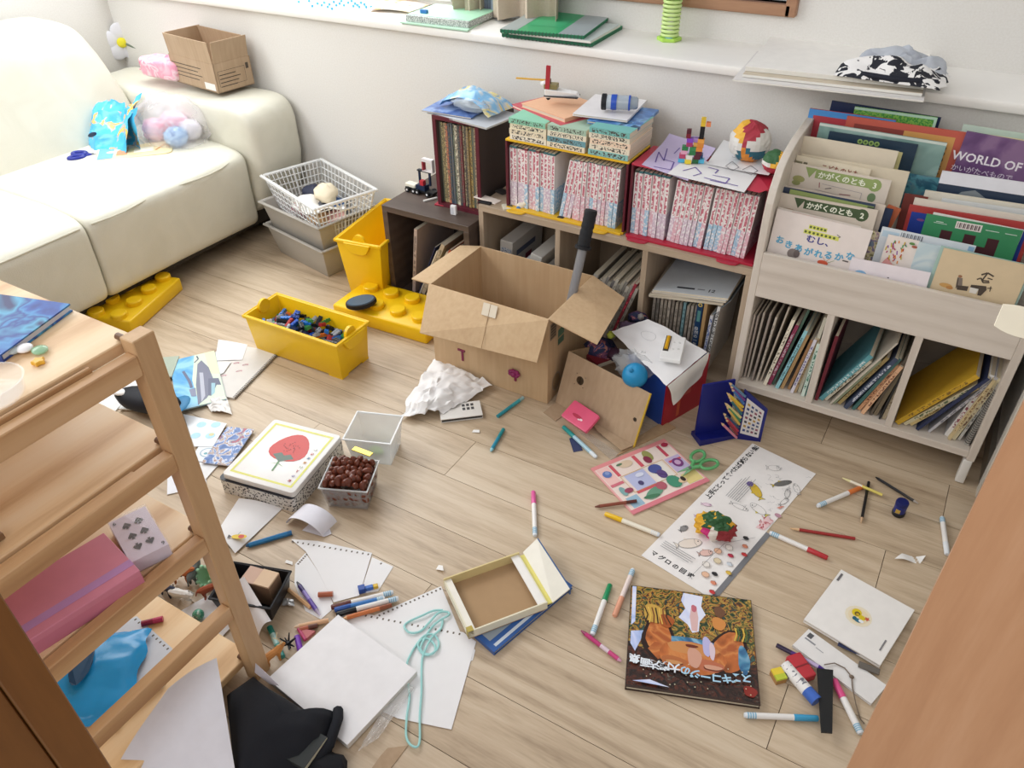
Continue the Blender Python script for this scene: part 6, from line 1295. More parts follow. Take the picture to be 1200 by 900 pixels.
for i, (px_, py_, z, r, lab, cat, m, sc) in enumerate(((704, 408, 0.11, 0.042, 'navy floral cloth bundle beside the carton flap', 'cloth', M_NAVYF, (1.1, 0.9, 0.8)), (738, 384, 0.16, 0.026, 'purple grey soft toy behind the torn paper', 'toy', pm('#6d5a72', 0.6), (1.3, 0.8, 0.6)), (716, 392, 0.175, 0.011, 'lime green tuft at the corner of the torn paper', 'toy', pm('#b5c04a', 0.6), (1, 1, 0.9)), (748, 372, 0.17, 0.022, 'dark floral toy lump against the upright magazines', 'toy', M_NAVYF, (1.3, 0.8, 0.8)), (722, 415, 0.14, 0.022, 'dark plum toy beside the blue ball', 'toy', pm('#3a1c30', 0.6), (1, 0.9, 0.8)), (751, 371, 0.19, 0.009, 'small grey knob on top of the dark floral lump', 'toy', pm('#8f8a86', 0.5), (1, 1, 1)))):
    c = at(px_, py_, z); o = thing('toy_lump' if cat == 'toy' else 'cloth_bundle', lab, cat, (c.x, c.y, z - r * 0.8)); crumple(r, 0.3, 2.5, *sc, None, i + 3, 16, 10, c=(0, 0, r * 0.7)).build('body', m, o, smooth=60)
Mq, w_, h_ = flat((700, 432), (722, 424), (690, 419), 0.09); o = book('picture_book', 'dark red small book wedged behind the tipped cardboard panel', 'book', Mq, w_, h_, 0.014, pm('#7c2730', 0.5))

# tipped cardboard box
b0, b1 = at(651, 471, 0.004), at(742, 524, 0.004); up = V((0.058, 0.036, 0.148)); tb_ = thing('tipped_box', 'cardboard box lying open on its side with a round hole', 'box', b0)
ex = (b1 - b0); nrm = ex.cross(up).normalized()
Mp_ = frame((0, 0, 0), ex, up); pw, ph = ex.length, (Mp_.inverted() @ up).y
def holed(w, h, holes, t):
    """panel with round holes, built as rows of strips around each hole"""
    b = MB(); xs = sorted({0, w} | {x for (hx, hy, r) in holes for x in (hx - r * 1.3, hx + r * 1.3)})
    for xa, xb in zip(xs[:-1], xs[1:]):
        hh_ = [q for q in holes if abs((xa + xb) / 2 - q[0]) < 1e-6]
        if not hh_: b.box(xa, xb, 0, h, -t, 0); continue
        hx, hy, r = hh_[0]; R = r * 1.3
        b.box(xa, xb, 0, hy - R, -t, 0); b.box(xa, xb, hy + R, h, -t, 0)
        n = 24; o_ = len(b.v); pts_ = []
        for k in range(n):
            a = 2 * PI * k / n + PI / n; c_, s_ = math.cos(a), math.sin(a); m_ = R / max(abs(c_), abs(s_))
            pts_ += [(hx + r * c_, hy + r * s_, 0), (hx + m_ * c_, hy + m_ * s_, 0), (hx + r * c_, hy + r * s_, -t)]
        f_ = []
        for k in range(n):
            i, j = 3 * k, 3 * ((k + 1) % n); f_ += [(i, i + 1, j + 1, j), (i, j, j + 2, i + 2)]
        b.add(pts_, f_)
        for cx_, cy_ in ((hx - R, hy - R), (hx + R, hy - R), (hx + R, hy + R), (hx - R, hy + R)): pass
    return b
b = holed(pw, ph, [(pw * 0.22, ph * 0.60, 0.0125), (pw * 0.93, ph * 0.46, 0.006)], 0.003); b.v = [tuple(Mp_ @ V(p)) for p in b.v]; b.build('front_panel', M_CARD2, tb_)
MB().box(pw - 0.0005, pw + 0.003, 0, ph, -0.004, 0.001, 0, Mp_).build('yellow_edge', pm('#c6a334', 0.5), tb_)
MB().box(pw * 0.12, pw * 0.32, -0.001, 0.001, -0.12, -0.003, 0, Mp_ @ T(0, 0.01, 0)).build('bottom_panel', M_CARDIN, tb_)
MB().box(0, pw * 0.97, 0.0, 0.003, -0.11, -0.004, 0, Mp_).build('base_panel', M_CARDIN, tb_)
MB().box(0, 0.003, 0.003, ph, -0.09, -0.003, 0, Mp_).build('side_panel', M_CARDIN, tb_)
fl_ = [at(651, 471, 0.003), at(637, 483, 0.003), at(651, 493, 0.003), at(668, 481, 0.003)]
MB().prism([((p - b0).x, (p - b0).y) for p in fl_], -0.003, -0.001).build('flap', M_CARD2, tb_)
fl_ = [at(690, 494, 0.003), at(742, 524, 0.003), at(728, 530, 0.003), at(700, 507, 0.003)]
MB().prism([((p - b0).x, (p - b0).y) for p in fl_], 0.004, 0.006).build('flap', M_CARD2, tb_)
cut('cardboard_piece', 'flat brown cardboard piece behind the pink game board', 'cardboard', ((722, 535), (792, 502), (778, 494), (744, 515)), 0.0005, M_CARDIN, 0.003)
Mq, w_, h_ = flat((659, 488), (688, 508), (666, 472), 0.02); o = thing('tissue_packet', 'small pink tissue packet leaning on the tipped cardboard box', 'packet', Mq @ RX(0.5))
b = MB(); pillow(b, (w_ / 2, h_ / 2, 0.004), (w_ / 2, h_ / 2 * 1.1, 0.0055), 0.12, 24, 10); b.build('wrapper', pm('#e05a7c', 0.3, 0.1, 30), o, smooth=True); art(o, 0.0097, [('e', w_ * 0.45, h_ * 0.4, 0.018, 0.005, '#b8304c'), ('e', w_ * 0.62, h_ * 0.35, 0.005, 0.003, '#f2dce2'), ('e', w_ * 0.55, h_ * 0.30, 0.004, 0.002, '#f2dce2')], 'packet_print')
cut('plastic_sleeve', 'clear plastic sleeve lying before the tipped box', 'sleeve', ((676, 504), (690, 508), (728, 533), (716, 539)), 0.001, clear('#cfc6ba', 0.25, 0.08), 0.0008)
cut('card', 'small navy and white card under the teal capped marker', 'card', ((667, 514), (676, 511), (683, 528), (672, 530)), 0.0005, pm('#3d4468', 0.5), 0.0008)

# ================================================================ PENCIL STAND
A0, C0, B0 = at(820, 523), at(861, 514), at(891, 518); hC = rise(C0, 862, 455); hB = rise(B0, 892, 479)
ps = thing('pencil_case', 'dark blue standing pencil case with white printed panel by the rack', 'pencil case', (C0.x, C0.y, 0)); M_NB = pm('#141c6e', 0.4)
def wallseg(name, a, b_, h, t, m, z0=0.0, off=0.0, parent=ps):
    d = (b_ - a).normalized(); M = frame(a - C0 + V((0, 0, z0)), d, V((0, 0, 1))) @ T(0, 0, off); return MB().box(0, (b_ - a).length, 0, h, -t, 0).build(name, m, parent, bevel=0.001), M, (b_ - a).length
cq = (B0 - C0); cn = V((cq.y, -cq.x, 0)).normalized(); cn = cn if cn.y < 0 else -cn; Z3 = V((0, 0, 1))
MB().hexa([V((0, 0, 0)), cq, cq - cn * 0.006, -cn * 0.006], [Z3 * hC, cq + Z3 * hB, cq + Z3 * hB - cn * 0.006, Z3 * hC - cn * 0.006]).build('card_panel', M_NB, ps)
def onc(u, v, e=0.0006): return cq * u + Z3 * ((hC + (hB - hC) * u) * v) + cn * e
b = MB(); b.add([onc(0.15, 0.14), onc(0.88, 0.12), onc(0.88, 0.90), onc(0.15, 0.90)], [(0, 1, 2, 3)], 0)
ccol = ['#3a4a7c', '#8a4a5c', '#b5924c', '#54607c', '#3c3c44']
for i in range(28):
    u, v = 0.22 + 0.16 * (i % 4), 0.2 + 0.095 * (i // 4); b.add([onc(u, v, 0.0009), onc(u + 0.10, v, 0.0009), onc(u + 0.10, v + 0.05, 0.0009), onc(u, v + 0.05, 0.0009)], [(0, 1, 2, 3)], 1 + (i * 3) % 5)
b.build('card_print', [pm('#d9d6d4', 0.5)] + [pm(c_, 0.5) for c_ in ccol], ps)
AC = (A0 - C0); tl = AC.length; dA = AC.normalized(); nA = V((dA.y, -dA.x, 0)); nA = nA if nA.y < 0 else -nA
MB().hexa([V((0, 0, 0)), AC, AC - nA * 0.05, -nA * 0.05], [V((0, 0, 0.012)), AC + V((0, 0, 0.02)), AC - nA * 0.05 + V((0, 0, 0.012)), -nA * 0.05 + V((0, 0, 0.012))]).build('base', M_NB, ps)
hA = rise(A0, 826, 464)
MB().hexa([-nA * 0.03, AC - nA * 0.03, AC - nA * 0.036, -nA * 0.036], [-nA * 0.045 + V((0, 0, hC)), AC * 0.9 - nA * 0.045 + V((0, 0, hA)), AC * 0.9 - nA * 0.05 + V((0, 0, hA)), -nA * 0.05 + V((0, 0, hC))]).build('tray_back', M_NB, ps)
PEN = [('#5f86a8', 'blue grey'), ('#7a3a86', 'purple'), ('#3a6fae', 'blue'), ('#e2c23c', 'yellow'), ('#d8a93a', 'amber'), ('#2c6f78', 'teal'), ('#e6d68a', 'cream yellow'), ('#3a8a5c', 'green'), ('#d9b45a', 'ochre'), ('#2f4a6c', 'dark blue'), ('#b8324a', 'crimson'), ('#8e2a3c', 'dark red'), ('#d78aa0', 'pink')]
def pencil_parts(o, L, r, col, tip='#d9b98c'):
    X = RY(PI / 2)
    MB().lathe([(r, 0), (r, L * 0.86)], 6, 0, X).build('shaft', pm(col, 0.35), o); MB().lathe([(r * 0.98, L * 0.86), (r * 0.28, L * 0.96)], 12, 0, X).build('sharpened_tip', pm(tip, 0.6), o); MB().lathe([(r * 0.28, L * 0.96), (r * 0.05, L)], 8, 0, X).build('lead', pm(col if col != '#111214' else '#2a2a2c', 0.5), o)
for i, (col, nm) in enumerate(PEN):
    f = 1 - i / (len(PEN) - 1); off = nA * 0.006
    s_ = C0 + off + Z3 * (rise(C0, 861, 511) + (rise(C0, 862, 461) - rise(C0, 861, 511)) * f)
    G_ = C0 + dA * (tl * 0.6); e_ = G_ + off * 2.2 + Z3 * (rise(G_, 834, 490) + (rise(G_, 837, 442) - rise(G_, 834, 490)) * f) - dA * (0.006 * (i % 3))
    o = thing('colour_pencil', '%s colour pencil, %s from the top in the blue pencil case' % (nm, ORD[i]), 'pencil', frame(s_, e_ - s_, (0, 0, 1)), 'colour pencils in the blue case'); pencil_parts(o, (e_ - s_).length, 0.0036, col)

# ================================================================ PAPERS AND BOOKS ON THE FLOOR
# pink game board
o, w_, h_ = flatbook('game_board', 'pink bordered game board sheet with plant pictures by the green scissors', (692, 550), (742, 604), (778, 515), 0.0008, 0.003, pm('#e6a9a6', 0.45), cat='board')
# board frame: x runs from L to B (short side), y from L to T
sh_ = [('r', w_ * 0.07, h_ * 0.02, w_ * 0.93, h_ * 0.98, '#ead9cf'), ('r', w_ * 0.08, h_ * 0.03, w_ * 0.42, h_ * 0.17, '#ecc1bb'), ('r', w_ * 0.0, h_ * 0.0, w_ * 0.07, h_, '#df8f90'), ('r', w_ * 0.93, 0, w_, h_, '#d9808a'),
       ('r', w_ * 0.36, h_ * 0.24, w_ * 0.68, h_ * 0.49, '#b9bede'), ('r', w_ * 0.36, h_ * 0.51, w_ * 0.68, h_ * 0.74, '#e9e3da'), ('r', w_ * 0.36, h_ * 0.78, w_ * 0.66, h_ * 0.97, '#c3b4d6'), ('r', w_ * 0.72, h_ * 0.06, w_ * 0.92, h_ * 0.2, '#9ab9cc'), ('r', w_ * 0.72, h_ * 0.78, w_ * 0.92, h_ * 0.97, '#e2cf8a'),
       ('r', w_ * 0.08, h_ * 0.185, w_ * 0.33, h_ * 0.225, '#cf5a66'), ('r', w_ * 0.08, h_ * 0.49, w_ * 0.33, h_ * 0.535, '#cf5a66'), ('r', w_ * 0.08, h_ * 0.83, w_ * 0.33, h_ * 0.87, '#c85062'), ('r', w_ * 0.68, h_ * 0.22, w_ * 0.73, h_ * 0.47, '#cf5a66'), ('r', w_ * 0.42, h_ * 0.03, w_ * 0.47, h_ * 0.19, '#d0717e'), ('r', w_ * 0.42, h_ * 0.80, w_ * 0.46, h_ * 0.96, '#cf5a66'),
       ('l', [(w_ * 0.35, h_ * 0.2), (w_ * 0.35, h_ * 0.76), (w_ * 0.69, h_ * 0.76), (w_ * 0.69, h_ * 0.2), (w_ * 0.35, h_ * 0.2)], 0.0012, '#c9a24c'),
       ('e', w_ * 0.22, h_ * 0.1, 0.012, 0.012, '#5f7ab4'), ('e', w_ * 0.2, h_ * 0.11, 0.006, 0.006, '#8a9cc8'), ('e', w_ * 0.18, h_ * 0.66, 0.02, 0.012, '#9a9a5c'), ('e', w_ * 0.25, h_ * 0.62, 0.014, 0.01, '#8a3a50'), ('e', w_ * 0.17, h_ * 0.37, 0.012, 0.02, '#d9c3a8'), ('e', w_ * 0.14, h_ * 0.3, 0.004, 0.009, '#5c7a5c'),
       ('e', w_ * 0.58, h_ * 0.34, 0.008, 0.007, '#4f4a72'), ('e', w_ * 0.44, h_ * 0.4, 0.007, 0.012, '#d8dcec'), ('e', w_ * 0.45, h_ * 0.6, 0.016, 0.018, '#4f5a98'), ('e', w_ * 0.58, h_ * 0.62, 0.016, 0.012, '#5f4a80'), ('l', [(w_ * 0.52, h_ * 0.56), (w_ * 0.64, h_ * 0.66)], 0.003, '#4a3c68'),
       ('e', w_ * 0.5, h_ * 0.88, 0.016, 0.014, '#7a3f7c'), ('e', w_ * 0.5, h_ * 0.88, 0.009, 0.008, '#c9a8c9'), ('e', w_ * 0.82, h_ * 0.38, 0.014, 0.03, 0.3, '#6a9a80'), ('e', w_ * 0.86, h_ * 0.32, 0.006, 0.022, -0.2, '#4a7a5c'), ('e', w_ * 0.76, h_ * 0.5, 0.014, 0.014, '#b0606c'), ('e', w_ * 0.78, h_ * 0.66, 0.022, 0.018, '#4a9074'), ('e', w_ * 0.82, h_ * 0.75, 0.008, 0.012, '#e2c3a0'), ('e', w_ * 0.8, h_ * 0.765, 0.009, 0.006, '#3a2c2a'),
       ('e', w_ * 0.6, h_ * 0.1, 0.016, 0.008, '#7fa8a8'), ('e', w_ * 0.62, h_ * 0.16, 0.008, 0.012, '#9a4a60'), ('e', w_ * 0.12, h_ * 0.93, 0.008, 0.01, '#a8344c')]
art(o, 0.0033, sh_, 'board_print')
sc_ = scissors('scissors', 'translucent green child scissors lying on the pink game board', (824, 541), (796, 558), 0.008, '#5fa86c', 0.085, '#7fae86')
# fish poster
Mf, w_, h_ = flat4((756, 658), (838, 700), (949, 558), (879, 513), 0.0006); PW_, PH_ = w_, h_
po = thing('fish_poster', 'long white colouring poster of fish with black Japanese headline', 'poster', Mf)
MB().box(0, w_, 0, h_, 0, 0.0008).build('paper', pm('#e9e5e2', 0.6), po)
gl = at(898, 624); glx = (Mf.inverted() @ at(840, 702)); gly = (Mf.inverted() @ gl)
MB().box(w_ - 0.0, w_ + 0.012, 0.004, gly.y, -0.0002, 0.0006).build('grey_strip', pm('#77787c', 0.5), po)
KB = pm('#1f1f22', 0.6)
for i, ch in enumerate('上手にとって食べれば減らない魚！'):
    text(ch, 0.0165, KB, po, 0.021, PH_ * 0.50 + i * 0.0163, 0.0011, None, PI / 2, 'headline', 0.03)
for i, ch in enumerate('マグロの回遊'): text(ch, 0.015, KB, po, 0.012 + i * 0.0185, 0.018, 0.0011, None, 0, 'headline', 0.03)
def fish(*a_, **k_):
    art(po, 0.0010 + 0.00002 * len(po.children), fish_(*a_, **k_), 'fish', 0.6); return []
def fish_(cx, cy, L, H, rot, col, ink='#3a3a3e', fill2=None):
    c_, s_ = math.cos(rot), math.sin(rot); R_ = lambda x, y: (cx + x * c_ - y * s_, cy + x * s_ + y * c_)
    body = [R_(L / 2 * math.cos(t), H / 2 * math.sin(t)) for t in [2 * PI * k / 16 for k in range(17)]]; out = []
    out.append(('p', body[:-1], col)); out.append(('p', [R_(-L * 0.46, 0), R_(-L * 0.66, H * 0.42), R_(-L * 0.6, 0), R_(-L * 0.66, -H * 0.42)], fill2 or col)); out.append(('p', [R_(0.0, H * 0.45), R_(-L * 0.15, H * 0.72), R_(-L * 0.2, H * 0.4)], fill2 or col))
    out.append(('l', body, 0.0007, ink)); out.append(('l', [R_(-L * 0.46, 0), R_(-L * 0.66, H * 0.42), R_(-L * 0.6, 0), R_(-L * 0.66, -H * 0.42), R_(-L * 0.46, 0)], 0.0007, ink)); out.append(('l', [R_(L * 0.25, H * 0.4), R_(L * 0.2, 0), R_(L * 0.25, -H * 0.4)], 0.0006, ink)); out.append(('e',) + R_(L * 0.36, H * 0.1) + (0.0016, 0.0016, ink)); return out
Wp = '#e9e5e2'; rf = random.Random(12); sh_ = []
sh_ += fish(w_ * 0.52, h_ * 0.70, 0.052, 0.022, 2.5, '#d3b23c', fill2='#d9c04a'); sh_ += [('e', w_ * 0.40, h_ * 0.72, 0.008, 0.009, '#5f4a8c')]
sh_ += fish(w_ * 0.72, h_ * 0.575 + 0.01, 0.045, 0.022, 2.9, Wp, fill2='#cfc25a'); sh_ += fish(w_ * 0.52, h_ * 0.55, 0.04, 0.014, 0.1, Wp); sh_ += fish(w_ * 0.74, h_ * 0.83, 0.048, 0.016, 1.0, '#6d6c6a', fill2='#c9b23c')
sh_ += fish(w_ * 0.93, h_ * 0.84, 0.034, 0.014, 2.3, Wp); sh_ += fish(w_ * 0.88, h_ * 0.78, 0.032, 0.012, 1.9, '#d6d3d0'); sh_ += fish(w_ * 0.5, h_ * 0.90, 0.03, 0.02, 0.6, Wp, '#9a9896'); sh_ += fish(w_ * 0.98 - 0.01, h_ * 0.72, 0.03, 0.01, 1.4, Wp)
sh_ += fish(w_ * 0.36, h_ * 0.20, 0.055, 0.026, 0.9, '#e2d8cc'); sh_ += fish(w_ * 0.16, h_ * 0.26, 0.022, 0.014, 1.4, '#8a8888'); sh_ += fish(w_ * 0.60, h_ * 0.20, 0.03, 0.018, 0.9, '#dcb9ae'); sh_ += fish(w_ * 0.2, h_ * 0.38, 0.024, 0.01, 0.8, '#e4cdd8', '#a0789a'); sh_ += fish(w_ * 0.16, h_ * 0.46, 0.022, 0.01, 0.5, '#e4cdd8', '#a0789a')
sh_ += [('p', [(w_ * 0.86, h_ * 0.48), (w_ * 0.97, h_ * 0.49), (w_ * 0.99, h_ * 0.57), (w_ * 0.88, h_ * 0.585)], '#e3c3c4')]
for i in range(16): x, y = rf.uniform(w_ * 0.86, w_ * 0.98), rf.uniform(h_ * 0.485, h_ * 0.575); sh_.append(('l', [(x, y), (x + rf.uniform(-0.01, 0.01), y + rf.uniform(-0.01, 0.01))], 0.0016, '#b8404c'))
sh_ += [('p', [(w_ * 0.90, h_ * 0.655), (w_ * 0.94, h_ * 0.66), (w_ * 0.97, h_ * 0.69), (w_ * 0.93, h_ * 0.68)], '#d08a7c'), ('e', w_ * 0.98, h_ * 0.615, 0.008, 0.006, '#b58a98')]
for i in range(9):
    t = i / 8; x, y = w_ * (0.98 - 0.06 * (i % 3)), h_ * (0.03 + 0.36 * t); col = ['#c23a3c', '#d98a6c', '#2a2a2c', '#d8b44c', '#c9cfd6', '#b8344c'][i % 6]
    sh_ += [('e', x, y, 0.007, 0.005, col), ('l', [(x - 0.007, y), (x, y + 0.006), (x + 0.008, y - 0.002)], 0.0008, '#3a3a3e')]
for i in range(5): x, y = w_ * (0.78 - 0.08 * (i % 2)), h_ * (0.09 + 0.05 * i); sh_ += [('e', x, y, 0.009, 0.008, ['#e3b89a', '#e6e0d8', '#d9c9a8'][i % 3]), ('l', [(x + 0.009 * math.cos(k), y + 0.008 * math.sin(k)) for k in (0, 1, 2, 3, 4, 5, 6.28)], 0.0007, '#4a4548')]
sh_ += [('l', [(w_ * 0.66, h_ * 0.02), (w_ * 0.70, h_ * 0.3), (w_ * 0.95, h_ * 0.42)], 0.0007, '#5a5a5e')]
for i in range(7): sh_.append(('r', w_ * (0.27 + 0.03 * i), h_ * 0.565, w_ * (0.27 + 0.03 * i) + 0.0012, h_ * (0.72 + 0.02 * (i % 3)), '#8a8a8c'))
for i in range(4): sh_.append(('r', w_ * 0.1, h_ * 0.095 + 0.006 * i, w_ * (0.52 + 0.04 * (i % 2)), h_ * 0.095 + 0.0015 + 0.006 * i, '#8a8a8c'))
for i in range(26):
    x, y = rf.uniform(w_ * 0.45, w_ * 0.97), rf.uniform(h_ * 0.55, h_ * 0.95); pts_ = [(x, y)]
    for k in range(4): pts_.append((pts_[-1][0] + rf.uniform(-0.008, 0.008), pts_[-1][1] + rf.uniform(-0.008, 0.008)))
    sh_.append(('l', pts_, 0.0005, '#8a8a8c'))
pr = art(po, 0.0020, sh_, 'fish_print', 0.6)
# crumpled colourful paper on it
c = at(833, 632, 0.003); o = thing('paper_ball', 'crumpled tissue paper ball green yellow and pink on the fish poster', 'ball', (c.x, c.y + 0.015, 0.004)); pal = [pm('#2f5a34', 0.6), pm('#d8a42c', 0.6), pm('#c42a72', 0.6), pm('#d8cfc4', 0.6), pm('#8e2a30', 0.6)]
b = crumple(0.037, 0.38, 2.6, 1.15, 0.75, 0.85, -0.026, 9, 30, 20, c=(0, 0, 0.028))
def pc_(q):
    d = V((q.x, q.y, q.z - 0.028)); d = d.normalized(); k = mnoise.noise(d * 3)
    if d.z > 0.55 + 0.3 * k: return 0 if k > -0.35 else 1
    if d.y > 0.3 and d.z > 0.2: return 1
    if d.x < -0.62: return 1
    if d.x < -0.1: return 2 if d.z < 0.35 else 0
    if d.x < 0.45: return 3
    return 0 if d.z > 0.4 else 4
facecols(b, pal, pc_); b.build('tissue', pal, o)
# painted picture book, upside down to the viewer
M, w_, h_ = flat((883, 712), (741, 689), (890, 830), 0.0005) if False else flat((732, 808), (890, 831), (741, 690), 0.0005)
pbk = book('picture_book', 'glossy picture book with painted forest and sleeping orange giant cover', 'book', M, w_, h_, 0.012, pm('#3a2a24', 0.2), pm('#c9bda6', 0.8), hard=0.002)
Zt = 0.0122; M_FOREST = splash('forest_paint', [(0.08, '#16281f'), (0.3, '#33482c'), (0.44, '#8a7434'), (0.5, '#c2a04a'), (0.56, '#a8682f'), (0.64, '#5a3422'), (0.74, '#24382a'), (0.9, '#3f5f5a')], 46, 2.6, 0.22, detail=5.0); M_SOIL = splash('soil_paint', [(0.2, '#1c1210'), (0.5, '#35201a'), (0.66, '#5a2c1e'), (0.74, '#1f1614'), (0.9, '#7a6a5c')], 42, 1.5, 0.22); M_FLESH = splash('orange_paint', [(0.2, '#8a4a24'), (0.45, '#bf6a34'), (0.6, '#cf8448'), (0.8, '#a8582c')], 14, 1.0, 0.22); M_BLUEP = splash('blue_paint', [(0.3, '#2f5f8a'), (0.5, '#4a86a8'), (0.7, '#8ab4cc')], 20, 1.5, 0.22); M_SKYP = splash('pale_paint', [(0.3, '#9fb4e0'), (0.5, '#c3cdf0'), (0.7, '#dfe2f4')], 14, 1.0, 0.22)
X = lambda u, v: (w_ * u, h_ * v)
blob = lambda cx, cy, rx, ry, n=16, j=0.12, s=1: [(w_ * (cx + rx * math.cos(t) * (1 + j * math.sin(3 * t + s))), h_ * (cy + ry * math.sin(t) * (1 + j * math.cos(2 * t + s)))) for t in [2 * PI * k / n for k in range(n)]]
art(pbk, Zt, [('r', w_ * 0.005, h_ * 0.02, w_ * 0.995, h_ * 0.995, M_FOREST), ('p', [X(0.005, 0.02), X(0.995, 0.02), X(0.995, 0.36), X(0.8, 0.30), X(0.5, 0.26), X(0.2, 0.33), X(0.005, 0.42)], M_SOIL),
    ('p', [X(0.44, 0.985), X(0.60, 0.97), X(0.585, 0.86), X(0.62, 0.78), X(0.57, 0.70), X(0.56, 0.60), X(0.51, 0.58), X(0.47, 0.66), X(0.40, 0.72), X(0.455, 0.82), X(0.42, 0.90)], M_SKYP), ('p', [X(0.505, 0.86), X(0.545, 0.86), X(0.56, 0.74), X(0.55, 0.60), X(0.505, 0.60), X(0.49, 0.74)], '#d8b3b0'), ('p', blob(0.525, 0.83, 0.022, 0.04), '#c06a78'), ('p', [X(0.012, 0.99), X(0.045, 0.99), X(0.05, 0.62), X(0.018, 0.58)], M_SKYP), ('p', [X(0.02, 0.52), X(0.12, 0.54), X(0.10, 0.44), X(0.06, 0.33), X(0.02, 0.40)], M_SKYP), ('p', blob(0.24, 0.50, 0.135, 0.21, s=3), '#2c1c18'), ('p', blob(0.80, 0.43, 0.15, 0.23, s=5), '#2c1c18'), ('p', blob(0.50, 0.30, 0.28, 0.185, 20, 0.05), '#2c1c18'),
    ('p', blob(0.50, 0.475, 0.22, 0.055), M_BLUEP), ('p', blob(0.24, 0.52, 0.10, 0.17, s=3), M_FLESH), ('p', blob(0.80, 0.44, 0.12, 0.20, s=5), M_FLESH), ('p', blob(0.90, 0.38, 0.045, 0.13, s=2), M_BLUEP),
    ('p', [X(0.16, 0.37), X(0.21, 0.44), X(0.32, 0.45), X(0.34, 0.33), X(0.24, 0.28)], M_FLESH), ('p', blob(0.50, 0.335, 0.26, 0.155, 20, 0.05), M_FLESH), ('p', blob(0.50, 0.42, 0.2, 0.06), '#c98a52'), ('p', blob(0.36, 0.28, 0.10, 0.055), '#b0683c'), ('p', blob(0.64, 0.28, 0.10, 0.06), '#b86a4c'), ('p', blob(0.52, 0.34, 0.055, 0.10), '#cf9c86'), ('p', blob(0.36, 0.262, 0.07, 0.02), '#6d3422'), ('p', blob(0.36, 0.272, 0.065, 0.02), '#c8905c'), ('p', blob(0.66, 0.258, 0.075, 0.022), '#6d3422'), ('p', blob(0.66, 0.270, 0.07, 0.022), '#cf9a80'), ('p', blob(0.5, 0.445, 0.05, 0.016), '#6d2f20'),
    ('p', blob(0.62, 0.46, 0.035, 0.10), '#b9b4dc'), ('p', blob(0.66, 0.42, 0.022, 0.09), '#d9c3cc'), ('p', blob(0.73, 0.82, 0.045, 0.06), '#6d4a34'), ('p', blob(0.72, 0.70, 0.055, 0.07), '#cf8a48'), ('p', blob(0.2, 0.72, 0.09, 0.10), '#c8a04c'), ('p', blob(0.3, 0.66, 0.06, 0.07), '#a8582c'), ('p', blob(0.93, 0.10, 0.05, 0.05), '#8a2c24')]
    + [('l', [X(0.84 + 0.02 * i, 0.55), X(0.86 + 0.02 * i, 0.62), X(0.85 + 0.02 * i, 0.68)], 0.003, ['#d8b44c', '#4f6a3a', '#2a4430'][i % 3]) for i in range(6)] + [('l', [X(0.12 + 0.03 * i, 0.78), X(0.15 + 0.025 * i, 0.70), X(0.13 + 0.035 * i, 0.62)], 0.0025, ['#3a2c1c', '#e0b858', '#7c4a2c'][i % 3]) for i in range(7)]
    + [('e', w_ * random.Random(i).uniform(0.03, 0.97), h_ * random.Random(i + 50).uniform(0.05, 0.28), 0.0012, 0.0012, '#cfc7a8') for i in range(24)], 'cover_print', 0.22)
mt_ = pm('#a9cfe6', 0.3); mt2 = pm('#e2e8ee', 0.3)
for i, ch in enumerate('スズキコージの大魔法画集'):
    u = 0.945 - i * 0.0765; yy = 0.165 + 0.02 * math.cos(i * 0.9) + 0.10 * (max(0, i - 6) / 6) ** 1.5
    text(ch, 0.0205, mt_ if i < 7 else mt2, pbk, w_ * u, h_ * yy + 0.012, Zt + 0.0052, None, PI + 0.06 * math.sin(i), 'title', 0.035)
MB().add([X(0.05, 0.045) + (Zt + 0.005,), X(0.33, 0.03) + (Zt + 0.005,), X(0.18, 0.075) + (Zt + 0.005,)], [(0, 1, 2)]).build('corner_print', M_SKYP, pbk)
